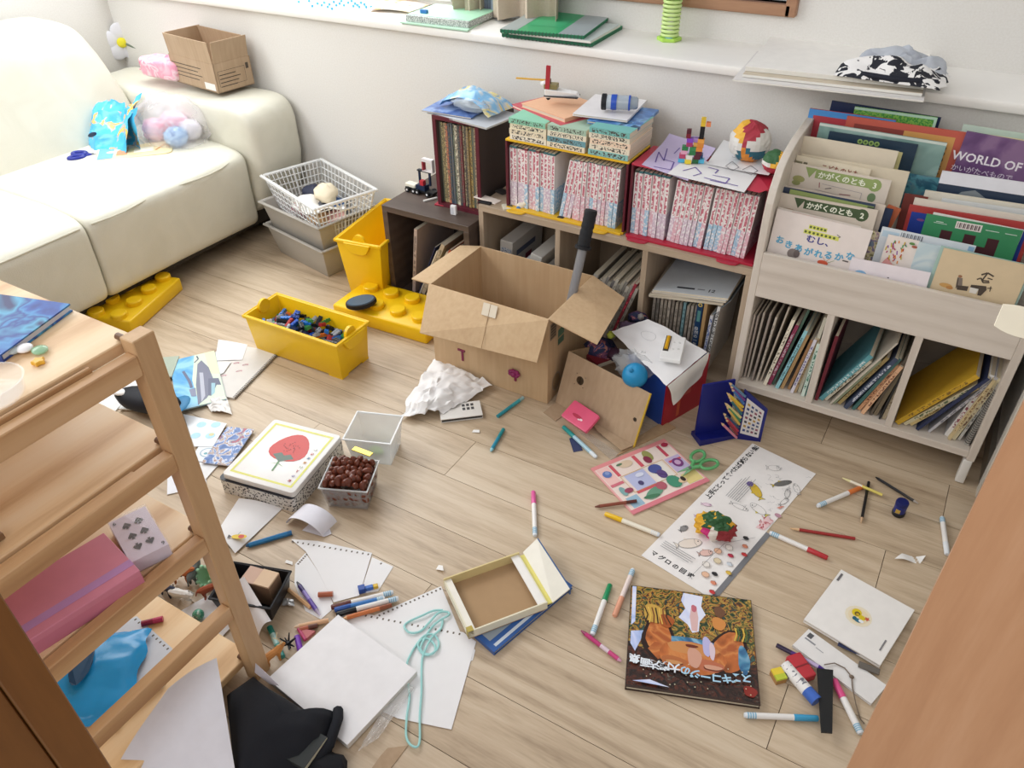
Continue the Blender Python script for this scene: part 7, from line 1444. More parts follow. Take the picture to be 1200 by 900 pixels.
# white book and book below it
o, w_, h_ = flatbook('picture_book', 'white book face down with barcode panel sticking out under the white square book', (928, 758), (1020, 827), (944, 737), 0.0008, 0.006, pm('#e3e1df', 0.5), pm('#d9d5cc', 0.8))
art(o, 0.0063, [('r', w_ * 0.04, h_ * 0.55, w_ * 0.18, h_ * 0.62, '#8f9094'), ('r', w_ * 0.04, h_ * 0.68, w_ * 0.10, h_ * 0.9, '#55565a'), ('r', w_ * 0.2, h_ * 0.5, w_ * 0.3, h_ * 0.53, '#9a9a9e')])
M, w_, h_ = flat((941, 729), (1030, 783), (980, 668), 0.008); wb_ = book('picture_book', 'white square book with a small round beach toy emblem', 'book', M, w_, h_, 0.009, pm('#e9e6e2', 0.45), pm('#cfc9bd', 0.8), hard=0.0015)
cx_, cy_ = w_ * 0.5, h_ * 0.47
art(wb_, 0.0092, [('e', cx_, cy_, 0.026, 0.026, '#e6dcc4'), ('e', cx_, cy_, 0.020, 0.020, '#e4d4b2'), ('e', cx_ - 0.006, cy_ + 0.006, 0.0095, 0.0105, '#d9c01c'), ('e', cx_ - 0.004, cy_ + 0.004, 0.0055, 0.006, '#6d5a24'), ('e', cx_ - 0.003, cy_ + 0.003, 0.003, 0.0032, '#c9a41c'), ('e', cx_ + 0.007, cy_ + 0.0005, 0.007, 0.006, '#d6bd20'),
    ('p', [(cx_ + 0.016 + (0.0065 if k % 2 == 0 else 0.0028) * math.cos(2 * PI * k / 10), cy_ + 0.004 + (0.0065 if k % 2 == 0 else 0.0028) * math.sin(2 * PI * k / 10)) for k in range(10)], '#c4543c'), ('e', cx_ + 0.003, cy_ - 0.011, 0.008, 0.005, '#2f6f86'), ('e', cx_ + 0.009, cy_ - 0.009, 0.005, 0.004, '#e8ecee'), ('e', cx_ - 0.004, cy_ - 0.010, 0.004, 0.005, '#2a6078'),
    ('r', w_ * 0.03, h_ * 0.80, w_ * 0.06, h_ * 0.94, '#6a686a'), ('r', w_ * 0.9, h_ * 0.18, w_ * 0.92, h_ * 0.36, '#7c7a7c')])
for (a, b_, c_, lab, m, cat) in (((981, 757), (1014, 772), (984, 752), 'dark navy strap piece showing under the edge of the white square book', pm('#2c3356', 0.5), 'strap'), ((1005, 782), (1030, 792), (1008, 776), 'grey metal clip beneath the corner of the white square book', pm('#6f6a64', 0.3, metal=0.4), 'clip')):
    M, w_, h_ = flat(a, b_, c_, 0.0072); o = thing('strap_piece' if cat == 'strap' else 'metal_clip', lab, cat, M); MB().box(0, w_, 0, h_, 0, 0.004).build('body', m, o, bevel=0.001)
cd_ = [at(966, 779, 0.011), at(978, 777, 0.010), at(990, 783, 0.009), at(998, 793, 0.009), at(999, 806, 0.009), at(1003, 825, 0.004), at(1008, 842, 0.002), at(1013, 848, 0.002)]
o = thing('string', 'thin brown string curling beside the pink marker', 'string', cd_[0]); MB().tube([p - cd_[0] for p in cd_], 0.0012, 6).build('strand', pm('#77685a', 0.8), o, smooth=True); MB().ball(tuple(cd_[3] - cd_[0]), (0.005, 0.004, 0.003), 8, 6).build('knot', pm('#77685a', 0.8), o)

# ================================================================ PENS AND SMALL THINGS
def marker(label, cap_px, tail_px, col, z=0.0062, r=0.0058, cap=0.36, body='#e6e3df', band='#86b4cc', name='marker', z2=None, group='felt tip markers on the floor'):
    a, c = at(*cap_px, z), at(*tail_px, z if z2 is None else z2); d = c - a; L = d.length; o = thing(name, label, 'pen', frame(a, d, V((-d.y, d.x, 0))), group); X = RY(PI / 2)
    MB().lathe([(r * 0.7, 0), (r * 0.98, 0.002), (r * 1.05, L * cap)], 16, 0, X).build('cap', pm(col, 0.3), o, smooth=40)
    MB().lathe([(r * 0.97, L * cap), (r * 0.97, L * 0.84)], 16, 0, X).build('barrel', pm(body, 0.35), o, smooth=40); ep = MB().lathe([(r * 0.95, L * 0.84), (r * 0.95, L * 0.97), (r * 0.7, L)], 14, 0, X).build('end_plug', pm('#d9dfe4', 0.35), o, smooth=40)
    for k in range(4): MB().lathe([(r * 0.985, L * (0.84 + 0.033 * k)), (r * 0.985, L * (0.84 + 0.033 * k + 0.019))], 14, 0, X).build('band', pm(band, 0.35), ep, smooth=40)
    return o
marker('pink capped white marker alone on the bare floor above the small lid', (625, 576), (627, 628), '#d9609c', cap=0.3)
marker('teal capped marker with blue barrel before the tipped box', (660, 500), (699, 536), '#1f8f8c', cap=0.34, body='#a9cbd9', band='#dfe9ee')
marker('yellow capped cream marker beside the pink game board', (709, 602), (773, 627), '#e0b41c', cap=0.32, body='#e9e2cf', band='#ece6d8')
marker('green capped white marker left of the painted book', (715, 685), (694, 744), '#1f8a58', cap=0.34)
marker('peach capped marker touching the corner of the painted book', (720, 722), (742, 667), '#d99a7c', cap=0.38, body='#e0cfc8')
marker('red capped white marker pointing away from the fish poster', (970, 654), (902, 624), '#b8343a', cap=0.34)
marker('orange capped white marker under the pale yellow pen', (1012, 570), (958, 593), '#dc7a3c', cap=0.34)
marker('white and light blue marker end beside the door edge', (1110, 650), (1104, 606), '#dfe3e6', cap=0.3)
marker('sky blue capped white marker below the painted book', (959, 842), (872, 838), '#3f9cc8', cap=0.33)
marker('pink capped white marker sticking out from under the black ruler', (977, 796), (1009, 860), '#d84f86', cap=0.36, z=0.0085, z2=0.006, r=0.0066)
def pen(label, a_px, b_px, segs, z=0.005, r=0.0045, z2=None, name='pen', cat='pen', sides=14):
    """segs: (from, to, colour or material, part name)"""
    a, c = at(*a_px, z), at(*b_px, z if z2 is None else z2); d = c - a; L = d.length; o = thing(name, label, cat, frame(a, d, V((-d.y, d.x, 0)))); X = RY(PI / 2)
    for f0, f1, m, nm in segs:
        k = 1.0; ra = r * (0.35 if nm == 'tip' and f0 == 0 else 1); rb_ = r * (0.35 if nm == 'tip' and f1 == 1 else 1)
        MB().lathe([(ra, L * f0), (rb_, L * f1)], sides, 0, X).build(nm, pm(m, 0.3) if isinstance(m, str) else m, o, smooth=40)
    return o
CT = clear('#9fd4dc', 0.5)
pen('teal gel stick with clear end nearest the carton', (583, 488), (613, 466), [(0, 0.55, '#2f8f9c', 'barrel'), (0.55, 0.85, '#3fa0aa', 'cap'), (0.85, 1, CT, 'clip')], r=0.005)
pen('teal gel stick with blue end lying on the plank grain', (575, 529), (590, 503), [(0, 0.1, '#8fc6d2', 'tip'), (0.1, 0.6, '#2a8aa4', 'barrel'), (0.6, 1, '#258a90', 'cap')], r=0.005)
pen('brown crayon pencil resting on the corner of the pink game board', (697, 594), (746, 587), [(0, 0.12, '#6d3a2c', 'tip'), (0.12, 0.75, '#8a4a38', 'barrel'), (0.75, 1, '#5a2a24', 'grip')], z=0.006, z2=0.009, r=0.004)
pen('dark pink ballpoint pen touching the green marker', (681, 739), (728, 775), [(0, 0.12, '#8a2a54', 'tip'), (0.12, 0.5, '#b83a72', 'cap'), (0.5, 0.7, '#d8c3cc', 'barrel'), (0.7, 0.93, '#c4487c', 'grip'), (0.93, 1, '#d8a0b8', 'tip')], r=0.0045)
pen('red hexagonal pencil beyond the red marker', (1002, 631), (926, 619), [(0, 0.86, '#9c2a2a', 'barrel'), (0.86, 1, '#d9b48a', 'tip')], r=0.0038, sides=6)
pen('pale yellow pen lying across the orange marker', (987, 560), (1034, 580), [(0, 0.2, '#e2d9a0', 'tip'), (0.2, 0.5, '#e9e2cc', 'barrel'), (0.5, 1, '#dfcf6a', 'cap')], z=0.014, z2=0.008, r=0.0035)
pen('black pencil standing out beside the orange marker', (1018, 565), (1009, 613), [(0, 0.88, '#1a1a1c', 'barrel'), (0.88, 1, '#c9a682', 'tip')], r=0.0036, sides=6)
pen('dark grey pencil running behind the navy sharpener', (1026, 559), (1076, 590), [(0, 0.08, '#101012', 'tip'), (0.08, 0.7, '#2a2a2c', 'barrel'), (0.7, 0.9, '#3f3c3a', 'grip'), (0.9, 1, '#b3aaa0', 'tip')], r=0.0036, sides=6)
pen('purple ballpoint pen across the white book with barcode', (910, 756), (968, 786), [(0, 0.3, '#2f2340', 'cap'), (0.3, 0.55, '#4a2a78', 'grip'), (0.55, 0.85, '#b8a8cc', 'barrel'), (0.85, 1, '#4a2a8c', 'tip')], z=0.008, z2=0.011, r=0.0045)
# navy round sharpener, glue stick, red eraser, small box, black ruler, scrap
c = at(1051, 607); o = thing('sharpener', 'navy blue round pencil sharpener with gold emblem near the rack foot', 'sharpener', (c.x, c.y + 0.014, 0)); MB().lathe([(0.0135, 0), (0.0145, 0.002), (0.0145, 0.010), (0.0135, 0.011)], 20).build('base', pm('#15161c', 0.4), o, smooth=40); MB().lathe([(0.0132, 0.011), (0.0138, 0.032)], 20).build('body', pm('#1c2a78', 0.3), o, smooth=40); MB().lathe([(0.0142, 0.032), (0.0142, 0.040), (0.013, 0.042)], 20).build('lid', pm('#18225f', 0.3), o, smooth=40); MB().box(-0.008, 0.002, -0.0146, -0.012, 0.014, 0.024).build('emblem', pm('#c3a24c', 0.4), o)
pen('white glue stick with blue cap lying beside the black ruler', (918, 778), (957, 822), [(0, 0.03, '#dcdad6', 'tip'), (0.03, 0.72, print_mat('glue_label', '#e6e3e0', '#6f727c', 160, 70, 0.62), 'barrel'), (0.72, 1, '#3f66b8', 'cap')], z=0.0125, r=0.0118, name='glue_stick', cat='glue')
Mq, w_, h_ = flat((938, 803), (955, 797), (924, 774), 0.0005); o = thing('red_eraser', 'red clear cased block between purple pen and glue stick', 'block', Mq); MB().box(0, w_, 0, h_, 0, 0.02).build('case', pm('#b5303a', 0.2), o, bevel=0.003, seg=2); MB().box(w_ * 0.05, w_ * 0.95, h_ * 0.45, h_ * 0.5, 0.0195, 0.0205).build('groove', pm('#7c1c26', 0.3), o)
Mq, w_, h_ = flat((909, 803), (921, 800), (905, 789), 0.0005); o = thing('wooden_block', 'tiny wooden block painted yellow and lime beside the glue stick', 'block', Mq); MB().box(0, w_, 0, h_, 0, 0.012).build('wood', pm('#a87c4a', 0.6), o); MB().box(0, w_, h_ * 0.45, h_, 0.012, 0.0165).build('yellow_top', pm('#e0c63c', 0.5), o); MB().box(0, w_, 0, h_ * 0.45, 0.012, 0.0165).build('lime_top', pm('#b8c43c', 0.5), o)
cut('ruler', 'black flat tapered ruler piece lying over the pink marker', 'ruler', ((957, 784), (976, 786), (975, 860), (962, 859)), 0.016, pm('#17181a', 0.5), 0.003)
sheet('paper_scrap', 'crumpled white paper scrap beside the door edge', 'scrap', ((1048, 656), (1078, 661), (1084, 653), (1056, 651)), 0.0, M_WHITE, lambda u, v: 0.003 + 0.004 * math.sin(5 * u + 2 * v), 0.0006)
sheet('paper_scrap', 'tiny torn white scrap near the torn lid box', 'scrap', ((511, 668), (520, 671), (519, 665), (514, 663)), 0.0, M_WHITE, lambda u, v: 0.002 + 0.004 * u, 0.0006, 4)
sheet('paper_scrap', 'tiny white scrap between the teal sticks', 'scrap', ((553, 507), (562, 508), (562, 505), (555, 504)), 0.0, M_WHITE, lambda u, v: 0.001 + 0.002 * u, 0.0006, 4)
sheet('paper_scrap', 'tiny white scrap beside the perforated sheets', 'scrap', ((334, 660), (343, 663), (343, 659), (336, 657)), 0.0, M_WHITE, lambda u, v: 0.002, 0.0006, 4)
# white cloth tissue and the box under it
o, w_, h_ = flatbook('white_box', 'white flat box with printed barcode squares under the tissue', (517, 496), (566, 490), (513, 479), 0.0006, 0.012, pm('#dfdcd6', 0.5), pm('#3a3634', 0.6), cat='box')
art(o, 0.0123, [('r', w_ * 0.55 + 0.012 * i, h_ * 0.45, w_ * 0.55 + 0.012 * i + 0.008, h_ * 0.62, '#4a4a4c') for i in range(3)] + [('r', w_ * 0.55 + 0.012 * i, h_ * 0.70, w_ * 0.55 + 0.012 * i + 0.008, h_ * 0.86, '#4a4a4c') for i in range(3)])
TP = [at(467, 494), at(520, 490), at(577, 456), at(508, 426)]; o0 = TP[0].copy(); o = thing('tissue_paper', 'crumpled white tissue paper lying before the carton', 'tissue', (o0.x, o0.y, 0))
def tis(u, v):
    q = TP[0] * (1 - u) * (1 - v) + TP[1] * u * (1 - v) + TP[2] * u * v + TP[3] * (1 - u) * v - o0; q.z = 0.014 + 0.03 * math.sin(PI * u) * math.sin(PI * (0.2 + 0.7 * v)) + 0.016 * abs(mnoise.noise(V((u * 5, v * 5, 3)))) + 0.010 * mnoise.noise(V((u * 12, v * 9, 8)))
    q.x += 0.016 * mnoise.noise(V((u * 5, v * 5, 11))); q.y += 0.016 * mnoise.noise(V((u * 5, v * 5, 17))); q.z = max(q.z, 0.002) if v > 0.15 or u > 0.6 else max(0.003, q.z - 0.01); return q
MB().grid(tis, 32, 26, 0, 0.001).build('tissue', pm('#eceae8', 0.85, 0.02), o, smooth=40)

# ================================================================ LEFT PART OF THE FLOOR
# spiral sketchbook, dolphin book and papers behind the rack post
M, w_, h_ = flat4((232, 452), (271, 474), (320, 418), (254, 398), 0.0006); o = thing('sketchbook', 'spiral sketchbook with red scribbles beside the yellow brick box', 'sketchbook', M)
MB().box(0, w_, 0, h_, 0, 0.006).build('sheets', pm('#dcd8d2', 0.7), o)
for i in range(34): MB().tube([(w_ - 0.001 + 0.005 * math.cos(q), h_ * (i + 0.5) / 34, 0.0035 + 0.005 * math.sin(q)) for q in [2 * PI * e / 8 for e in range(8)]], 0.0009, 5, closed=True).build('wire_ring', pm('#7c7a78', 0.4, metal=0.5), o)
art(o, 0.0064, [('l', [(w_ * (0.35 + 0.5 * (i % 3) / 3) + 0.008 * math.cos(k), h_ * (0.35 + 0.14 * (i // 2)) + 0.006 * math.sin(k * 1.3)) for k in range(7)], 0.0012, '#c0607c') for i in range(7)], 'red_scribble')
sheet('paper_sheet', 'white loose sheet with red scribbles lying across the sketchbook top', 'paper', ((252, 423), (284, 422), (290, 404), (256, 398)), 0.0072, pm('#e9e7e8', 0.7), lambda u, v: 0.0015 * math.sin(3 * u))
sheet('paper_sheet', 'white folded sheet corner between dolphin book and sketchbook', 'paper', ((255, 440), (262, 438), (271, 425), (254, 424)), 0.0072, pm('#efeff0', 0.7), lambda u, v: 0.003 * u)
M, w_, h_ = flat4((214, 482), (266, 468), (251, 414), (194, 424), 0.0075); db = book('picture_book', 'blue and pale green picture book with a grey dolphin cover', 'book', M, w_, h_, 0.004, splash('sea_cover', [(0.3, '#5aa6dc'), (0.5, '#7cc0e6'), (0.7, '#9ad2ec')], 8), hard=0.0005)
gd = '#7c7f92'
art(db, 0.0042, [('p', [(w_ * 0.45, 0), (w_, 0), (w_, h_), (w_ * 0.55, h_), (w_ * 0.40, h_ * 0.5)], '#d5e6cf'), ('p', [(w_ * 0.8, h_ * 0.55), (w_, h_ * 0.5), (w_, h_), (w_ * 0.78, h_)], '#dfeabf'), ('p', [(w_ * 0.42, 0.004), (w_ * 0.62, h_ * 0.1), (w_ * 0.86, h_ * 0.3), (w_ * 0.80, h_ * 0.68), (w_ * 0.68, h_ * 0.86), (w_ * 0.58, h_ * 0.80), (w_ * 0.46, h_ * 0.4)], gd), ('p', [(w_ * 0.50, h_ * 0.05), (w_ * 0.60, h_ * 0.15), (w_ * 0.66, h_ * 0.6), (w_ * 0.58, h_ * 0.62)], '#b9bcc9'),
    ('p', [(w_ * 0.74, h_ * 0.46), (w_ * 0.95, h_ * 0.42), (w_ * 0.97, h_ * 0.28), (w_ * 0.88, h_ * 0.3), (w_ * 0.72, h_ * 0.12), (w_ * 0.66, h_ * 0.14)], '#6a6f84'), ('p', [(w_ * 0.86, h_ * 0.34), (w_ * 0.80, h_ * 0.16), (w_ * 0.72, h_ * 0.12), (w_ * 0.78, h_ * 0.36)], '#9cc4d2'), ('l', [(w_ * 0.25, h_ * 0.72), (w_ * 0.34, h_ * 0.5), (w_ * 0.36, h_ * 0.36)], 0.008, '#6a7390'), ('p', [(w_ * 0.3, h_ * 0.34), (w_ * 0.44, h_ * 0.34), (w_ * 0.42, h_ * 0.18), (w_ * 0.32, h_ * 0.2)], '#8a90a8'), ('l', [(w_ * 0.52, h_ * 0.84), (w_ * 0.62, h_ * 0.9), (w_ * 0.60, h_ * 0.97)], 0.004, '#5c6074')])
o = sheet('tissue_scrap', 'crumpled white tissue scrap at the lower corner of the dolphin book', 'scrap', ((248, 483), (272, 486), (266, 466), (240, 472)), 0.004, M_WHITE, lambda u, v: 0.012 * abs(mnoise.noise(V((u * 5, v * 5, 1)))) + 0.006 * math.sin(PI * u), 0.0006, 14)
sheet('paper_sheet', 'white sheet printed with pale blue dots below the dolphin book', 'paper', ((228, 524), (250, 524), (266, 497), (215, 486)), 0.004, clothm('dots', '#eceff1', '#e8ecef', 0.5, 10), lambda u, v: 0.002)
Mdp, wd_, hd_ = flat4((228, 524), (250, 524), (266, 497), (215, 486), 0.0068)
o = [q for q in bpy.data.objects if q.get('label', '').startswith('white sheet printed with pale blue')][0]
art(o, 0, [('e', wd_ * x, hd_ * y, 0.013, 0.012, '#b3dcf0') for x, y in ((0.3, 0.8), (0.72, 0.78), (0.28, 0.42), (0.70, 0.40))] + [('e', wd_ * 0.72, hd_ * 0.44, 0.007, 0.006, '#d8cf9a')], 'blue_dots', M=o.matrix_world.inverted() @ Mdp)
Mq, w_, h_ = flat4((228, 540), (257, 543), (266, 520), (236, 512), 0.0035)
o = thing('sticker_sheet', 'white sheet with cartoon plates and a red watermelon sticker', 'sheet', Mq); MB().box(0, w_, 0, h_, 0, 0.002).build('paper', pm('#e6ecf0', 0.6), o); art(o, 0.0023, [('e', w_ * 0.2, h_ * 0.85, 0.016, 0.011, '#c9546a'), ('e', w_ * 0.3, h_ * 0.82, 0.01, 0.008, '#4f9a78'), ('e', w_ * 0.45, h_ * 0.4, 0.02, 0.018, '#9ab4c4'), ('e', w_ * 0.45, h_ * 0.4, 0.017, 0.015, '#e4e8ea'), ('e', w_ * 0.4, h_ * 0.35, 0.005, 0.004, '#6aa8b4')], 'sticker_print')
M, w_, h_ = flat4((236, 543), (262, 545), (306, 503), (266, 503), 0.007); o = book('photo_booklet', 'colourful photo booklet of toys half under the tin box', 'booklet', M, w_, h_, 0.003, splash('photo_strip', [(0.15, '#2f5a9a'), (0.35, '#5a7cb8'), (0.48, '#d8dde6'), (0.56, '#8a5a44'), (0.64, '#c9b8a8'), (0.76, '#2c4a86'), (0.88, '#a8404c')], 34, 1.2), pm('#dfe3ea', 0.6))
M, w_, h_ = flat4((205, 560), (240, 557), (262, 545), (225, 535), 0.0006); book('picture_book', 'thick white book lying below the photo booklet', 'book', M, w_, h_, 0.0028, pm('#e6e6e6', 0.5), pm('#b5b0a8', 0.8))
M, w_, h_ = flat4((197, 583), (245, 566), (238, 556), (196, 553), 0.0006); o = book('booklet', 'white thin booklet with pink smudge beside the rack post', 'booklet', M, w_, h_, 0.0022, pm('#e3e5ea', 0.5)); art(o, 0.0024, [('e', w_ * 0.3, h_ * 0.6, 0.012, 0.006, '#e2c3ae')])
# things under the rack side: white booklets and orca toy
for i, (px4, z, lab, col) in enumerate(((((100, 482), (135, 484), (178, 436), (150, 432)), 0.0006, 'white booklet lying farthest behind the pine rack', '#e4e4e2'), (((140, 482), (172, 480), (206, 430), (182, 424)), 0.006, 'white and grey striped booklet beneath the orca toy', '#dfe2e0'), (((178, 447), (202, 440), (210, 420), (194, 418)), 0.0106, 'grey green patterned booklet near the rack post top', '#aab5a4'))):
    M, w_, h_ = flat4(*px4, z); o = book('booklet', lab, 'booklet', M, w_, h_, 0.004, pm(col, 0.5)); 
    if i == 1: art(o, 0.0042, [('r', w_ * 0.3, h_ * 0.1, w_ * 0.36, h_ * 0.9, '#8a8f92'), ('r', w_ * 0.6, h_ * 0.2, w_ * 0.9, h_ * 0.5, '#a8b09a')])
oc1, oc2 = at(140, 468, 0.03), at(186, 476, 0.03); o = thing('orca_toy', 'black plush orca with white eye patch lying behind the rack post', 'toy', frame((oc1.x, oc1.y, 0.011), oc2 - oc1, V((-(oc2 - oc1).y, (oc2 - oc1).x, 0)))); Lo = (oc2 - oc1).length * 1.5
b = MB(); b.ball((Lo * 0.5, 0, 0.035), (Lo * 0.55, 0.042, 0.033), 24, 14); b.v = [(x, y * (1 if x > 0.03 else 0.65 + 10 * x if x > -0.01 else 0.55), z) for x, y, z in b.v]; b.build('body', pm('#12151f', 0.6), o, smooth=True)
MB().ball((Lo * 0.12, -0.012, 0.058), (0.024, 0.014, 0.006), 14, 8).build('eye_patch', pm('#eceae6', 0.6), o, smooth=True)
b = MB(); b.prism([(Lo * 0.45, 0.0), (Lo * 0.62, 0.0), (Lo * 0.58, 0.035)], -0.004, 0.004, 0, T(0, 0, 0.062) @ RX(PI / 2)); b.build('dorsal_fin', pm('#12151f', 0.6), o, bevel=0.002); MB().ball((Lo * 0.98, 0, 0.03), (0.03, 0.05, 0.006), 14, 8).build('tail_fin', pm('#2f7fae', 0.5), o, smooth=True)
# tin box with its lid
LZ = 0.062; M, w_, h_ = flat4((262, 553), (344, 581), (398, 510), (321, 490), LZ); tn = thing('tin_box', 'speckled tin box with white red fruit picture lid', 'tin', M @ T(0, 0, -LZ))
n = NT('terrazzo_tin'); co = n.coords('Object', (1, 1, 1)); vo = n.node('ShaderNodeTexVoronoi', i_Scale=150.0); n.link(co, 0, vo, 'Vector'); ra = n.ramp([(0.0, '#33363c'), (0.30, '#5a4a48'), (0.36, '#dcd9d2')], 'CONSTANT'); n.link(vo, 'Distance', ra, 0); n.link(ra, 0, n.b, 'Base Color'); n.b.inputs['Roughness'].default_value = 0.35; M_TERR = n.m
rr2 = lambda x0_, x1_, y0_, y1_, r, k=5: [(cx_ + r * math.cos(a), cy_ + r * math.sin(a)) for cx_, cy_, s_ in ((x1_ - r, y1_ - r, 0), (x0_ + r, y1_ - r, 1), (x0_ + r, y0_ + r, 2), (x1_ - r, y0_ + r, 3)) for a in [PI / 2 * (s_ + i / k) for i in range(k + 1)]]
MB().prism(rr2(-0.012, w_ - 0.002, -0.004, h_ + 0.006, 0.012), 0.0, 0.042).build('base', M_TERR, tn, smooth=30); MB().prism(rr2(-0.012, w_ - 0.002, -0.004, h_ + 0.006, 0.012), 0.042, 0.0445).build('base_rim', pm('#2a2c34', 0.3), tn)
MB().prism(rr2(0, w_, 0, h_, 0.010), 0.0447, LZ).build('lid', pm('#eceae6', 0.3), tn, bevel=0.003, seg=2, smooth=30)
fr = 0.014; yl = '#d9d76a'; cx_, cy_ = w_ * 0.53, h_ * 0.56
art(tn, LZ + 0.0003, [('r', fr, fr, w_ - fr, fr + 0.006, yl), ('r', fr, h_ - fr - 0.006, w_ - fr, h_ - fr, yl), ('r', fr, fr + 0.006, fr + 0.006, h_ - fr - 0.006, yl), ('r', w_ - fr - 0.006, fr + 0.006, w_ - fr, h_ - fr - 0.006, yl),
    ('p', [(cx_ + 0.05 * math.cos(t) * (1 - 0.22 * math.sin(t)), cy_ + 0.008 + 0.056 * math.sin(t) * (1.0 if t < PI else 0.8)) for t in [2 * PI * k / 20 for k in range(20)]], '#c9423c'), ('p', [(cx_ - 0.03, cy_ - 0.022), (cx_ - 0.012, cy_ - 0.010), (cx_ + 0.0, cy_ - 0.018), (cx_ + 0.014, cy_ - 0.010), (cx_ + 0.03, cy_ - 0.022), (cx_, cy_ - 0.042)], '#5a6e62'), ('l', [(cx_, cy_ - 0.04), (cx_ + 0.004, cy_ - 0.075)], 0.005, '#5f8a5c'), ('p', [(cx_, cy_ - 0.045), (cx_ - 0.02, cy_ - 0.056), (cx_ - 0.006, cy_ - 0.05)], '#8fb08a'), ('p', [(cx_, cy_ - 0.045), (cx_ + 0.022, cy_ - 0.054), (cx_ + 0.006, cy_ - 0.05)], '#8fb08a')]
    + [('e', cx_ + 0.026 * math.cos(k * 2.4) * (0.3 + 0.07 * (k % 10)), cy_ + 0.012 + 0.022 * math.sin(k * 2.4) * (0.3 + 0.07 * (k % 10)), 0.0011, 0.0015, '#5a2420') for k in range(22)], 'lid_print')
for i, ch in enumerate('はらぺこあおむし'):
    text(ch, 0.009, pm(['#b8443c', '#6a5a8a', '#b8443c', '#6f8a4c', '#c98a3c', '#5a7a9a', '#b8443c', '#5f6a4c'][i], 0.5), tn, w_ * 0.86, 0.030 + i * 0.0165, LZ + 0.0016, None, PI / 2, 'lettering', 0.03)
# chestnut box
M, w_, h_ = flat4((377, 571), (430, 577), (442, 542), (388, 534), 0.07); nb = thing('clear_tub', 'clear plastic tub full of brown chestnuts beside the tin box', 'tub', M @ T(w_ / 2, h_ / 2, -0.07))
m_tub = clear('#d8dadb', 0.30, 0.15); b = MB(); tub(b, (-w_ * 0.42, w_ * 0.42, -h_ * 0.42, h_ * 0.42), (-w_ / 2, w_ / 2, -h_ / 2, h_ / 2), 0.0, 0.07, 0.002); b.build('tub', m_tub, nb, bevel=0.008, seg=2, smooth=40); b = MB(); rim(b, (-w_ / 2, w_ / 2, -h_ / 2, h_ / 2), 0.0705, 0.002, 0.003); b.build('rim', clear('#e6e8e8', 0.6), nb)
rn = random.Random(17); NB = nb.matrix_world.copy(); k = 0
nutm = [wood('chestnut_shell', [(0.25, '#4a2216'), (0.5, '#6a3322'), (0.75, '#7d4430')], 'z', 6, 0.25, True, 0.1)]
nut_me = None
for lay_ in range(4):
    s_ = 0.80 + 0.05 * lay_ if lay_ < 3 else 0.86
    for i in range(7):
        for j in range(6):
            if lay_ < 3 and 0 < i < 6 and 0 < j < 5: continue
            x = (i - 3) / 7 * w_ * s_ * 1.04 + rn.uniform(-0.003, 0.003); y = (j - 2.5) / 6 * h_ * s_ * 1.04 + rn.uniform(-0.003, 0.003); z = 0.013 + lay_ * 0.0165 + rn.uniform(0, 0.006) + (0.014 * (1 - (1.6 * x / w_) ** 2) if lay_ == 3 else 0)
            Mn = NB @ T(x, y, z) @ RZ(rn.uniform(0, 6.2)) @ RX(rn.uniform(-1.4, 1.4))
            if nut_me is None:
                bb_ = MB(); bb_.ball((0, 0, 0), (0.0088, 0.0080, 0.0125), 12, 8, 0, lambda d: 1 + (0.10 * max(0, d.z) ** 6)); o = bb_.build('chestnut', nutm, None, smooth=True); nut_me = o.data
            else: o = bpy.data.objects.new('chestnut', nut_me); COL.objects.link(o)
            o.matrix_world = Mn
            tag(o, 'glossy brown chestnut heaped in the clear tub beside the tin box', 'chestnut', 'chestnuts in the clear tub')
# empty clear box lying behind it
M, w_, h_ = flat((408, 544), (461, 550), (411, 510), 0.0); cbx = thing('clear_box', 'empty frosted clear plastic box behind the chestnut tub', 'box', M @ T(w_ / 2, 0.055, 0)); b = MB(); tub(b, (-w_ * 0.42, w_ * 0.42, -0.042, 0.042), (-w_ / 2, w_ / 2, -0.054, 0.054), 0.0, 0.085, 0.002); b.build('tub', clear('#eef2f2', 0.42, 0.25), cbx, bevel=0.006, seg=2, smooth=40); b = MB(); rim(b, (-w_ / 2, w_ / 2, -0.054, 0.054), 0.086, 0.003, 0.004); b.build('rim', clear('#f4f6f6', 0.7), cbx)
c = cbx.matrix_world @ V((0.0, -0.004, 0.004)); o = thing('sweet_wrapper', 'green and yellow sweet wrapper inside the empty clear box', 'wrapper', c); crumple(0.014, 0.3, 3, 1.4, 0.9, 0.5, -0.006, 3, 12, 8, c=(0, 0, 0.007)).build('foil', pm('#a9cf8a', 0.4), o)
c = at(425, 531, 0.072); o = thing('gold_clip', 'small gold foil strip lying on the edge of the chestnut tub', 'strip', T(c.x, c.y, 0.0745) @ RZ(0.05)); MB().box(-0.028, 0.026, -0.006, 0.008, 0, 0.003).build('foil', pm('#c9b04c', 0.25, 0.1, 60, metal=0.6), o)
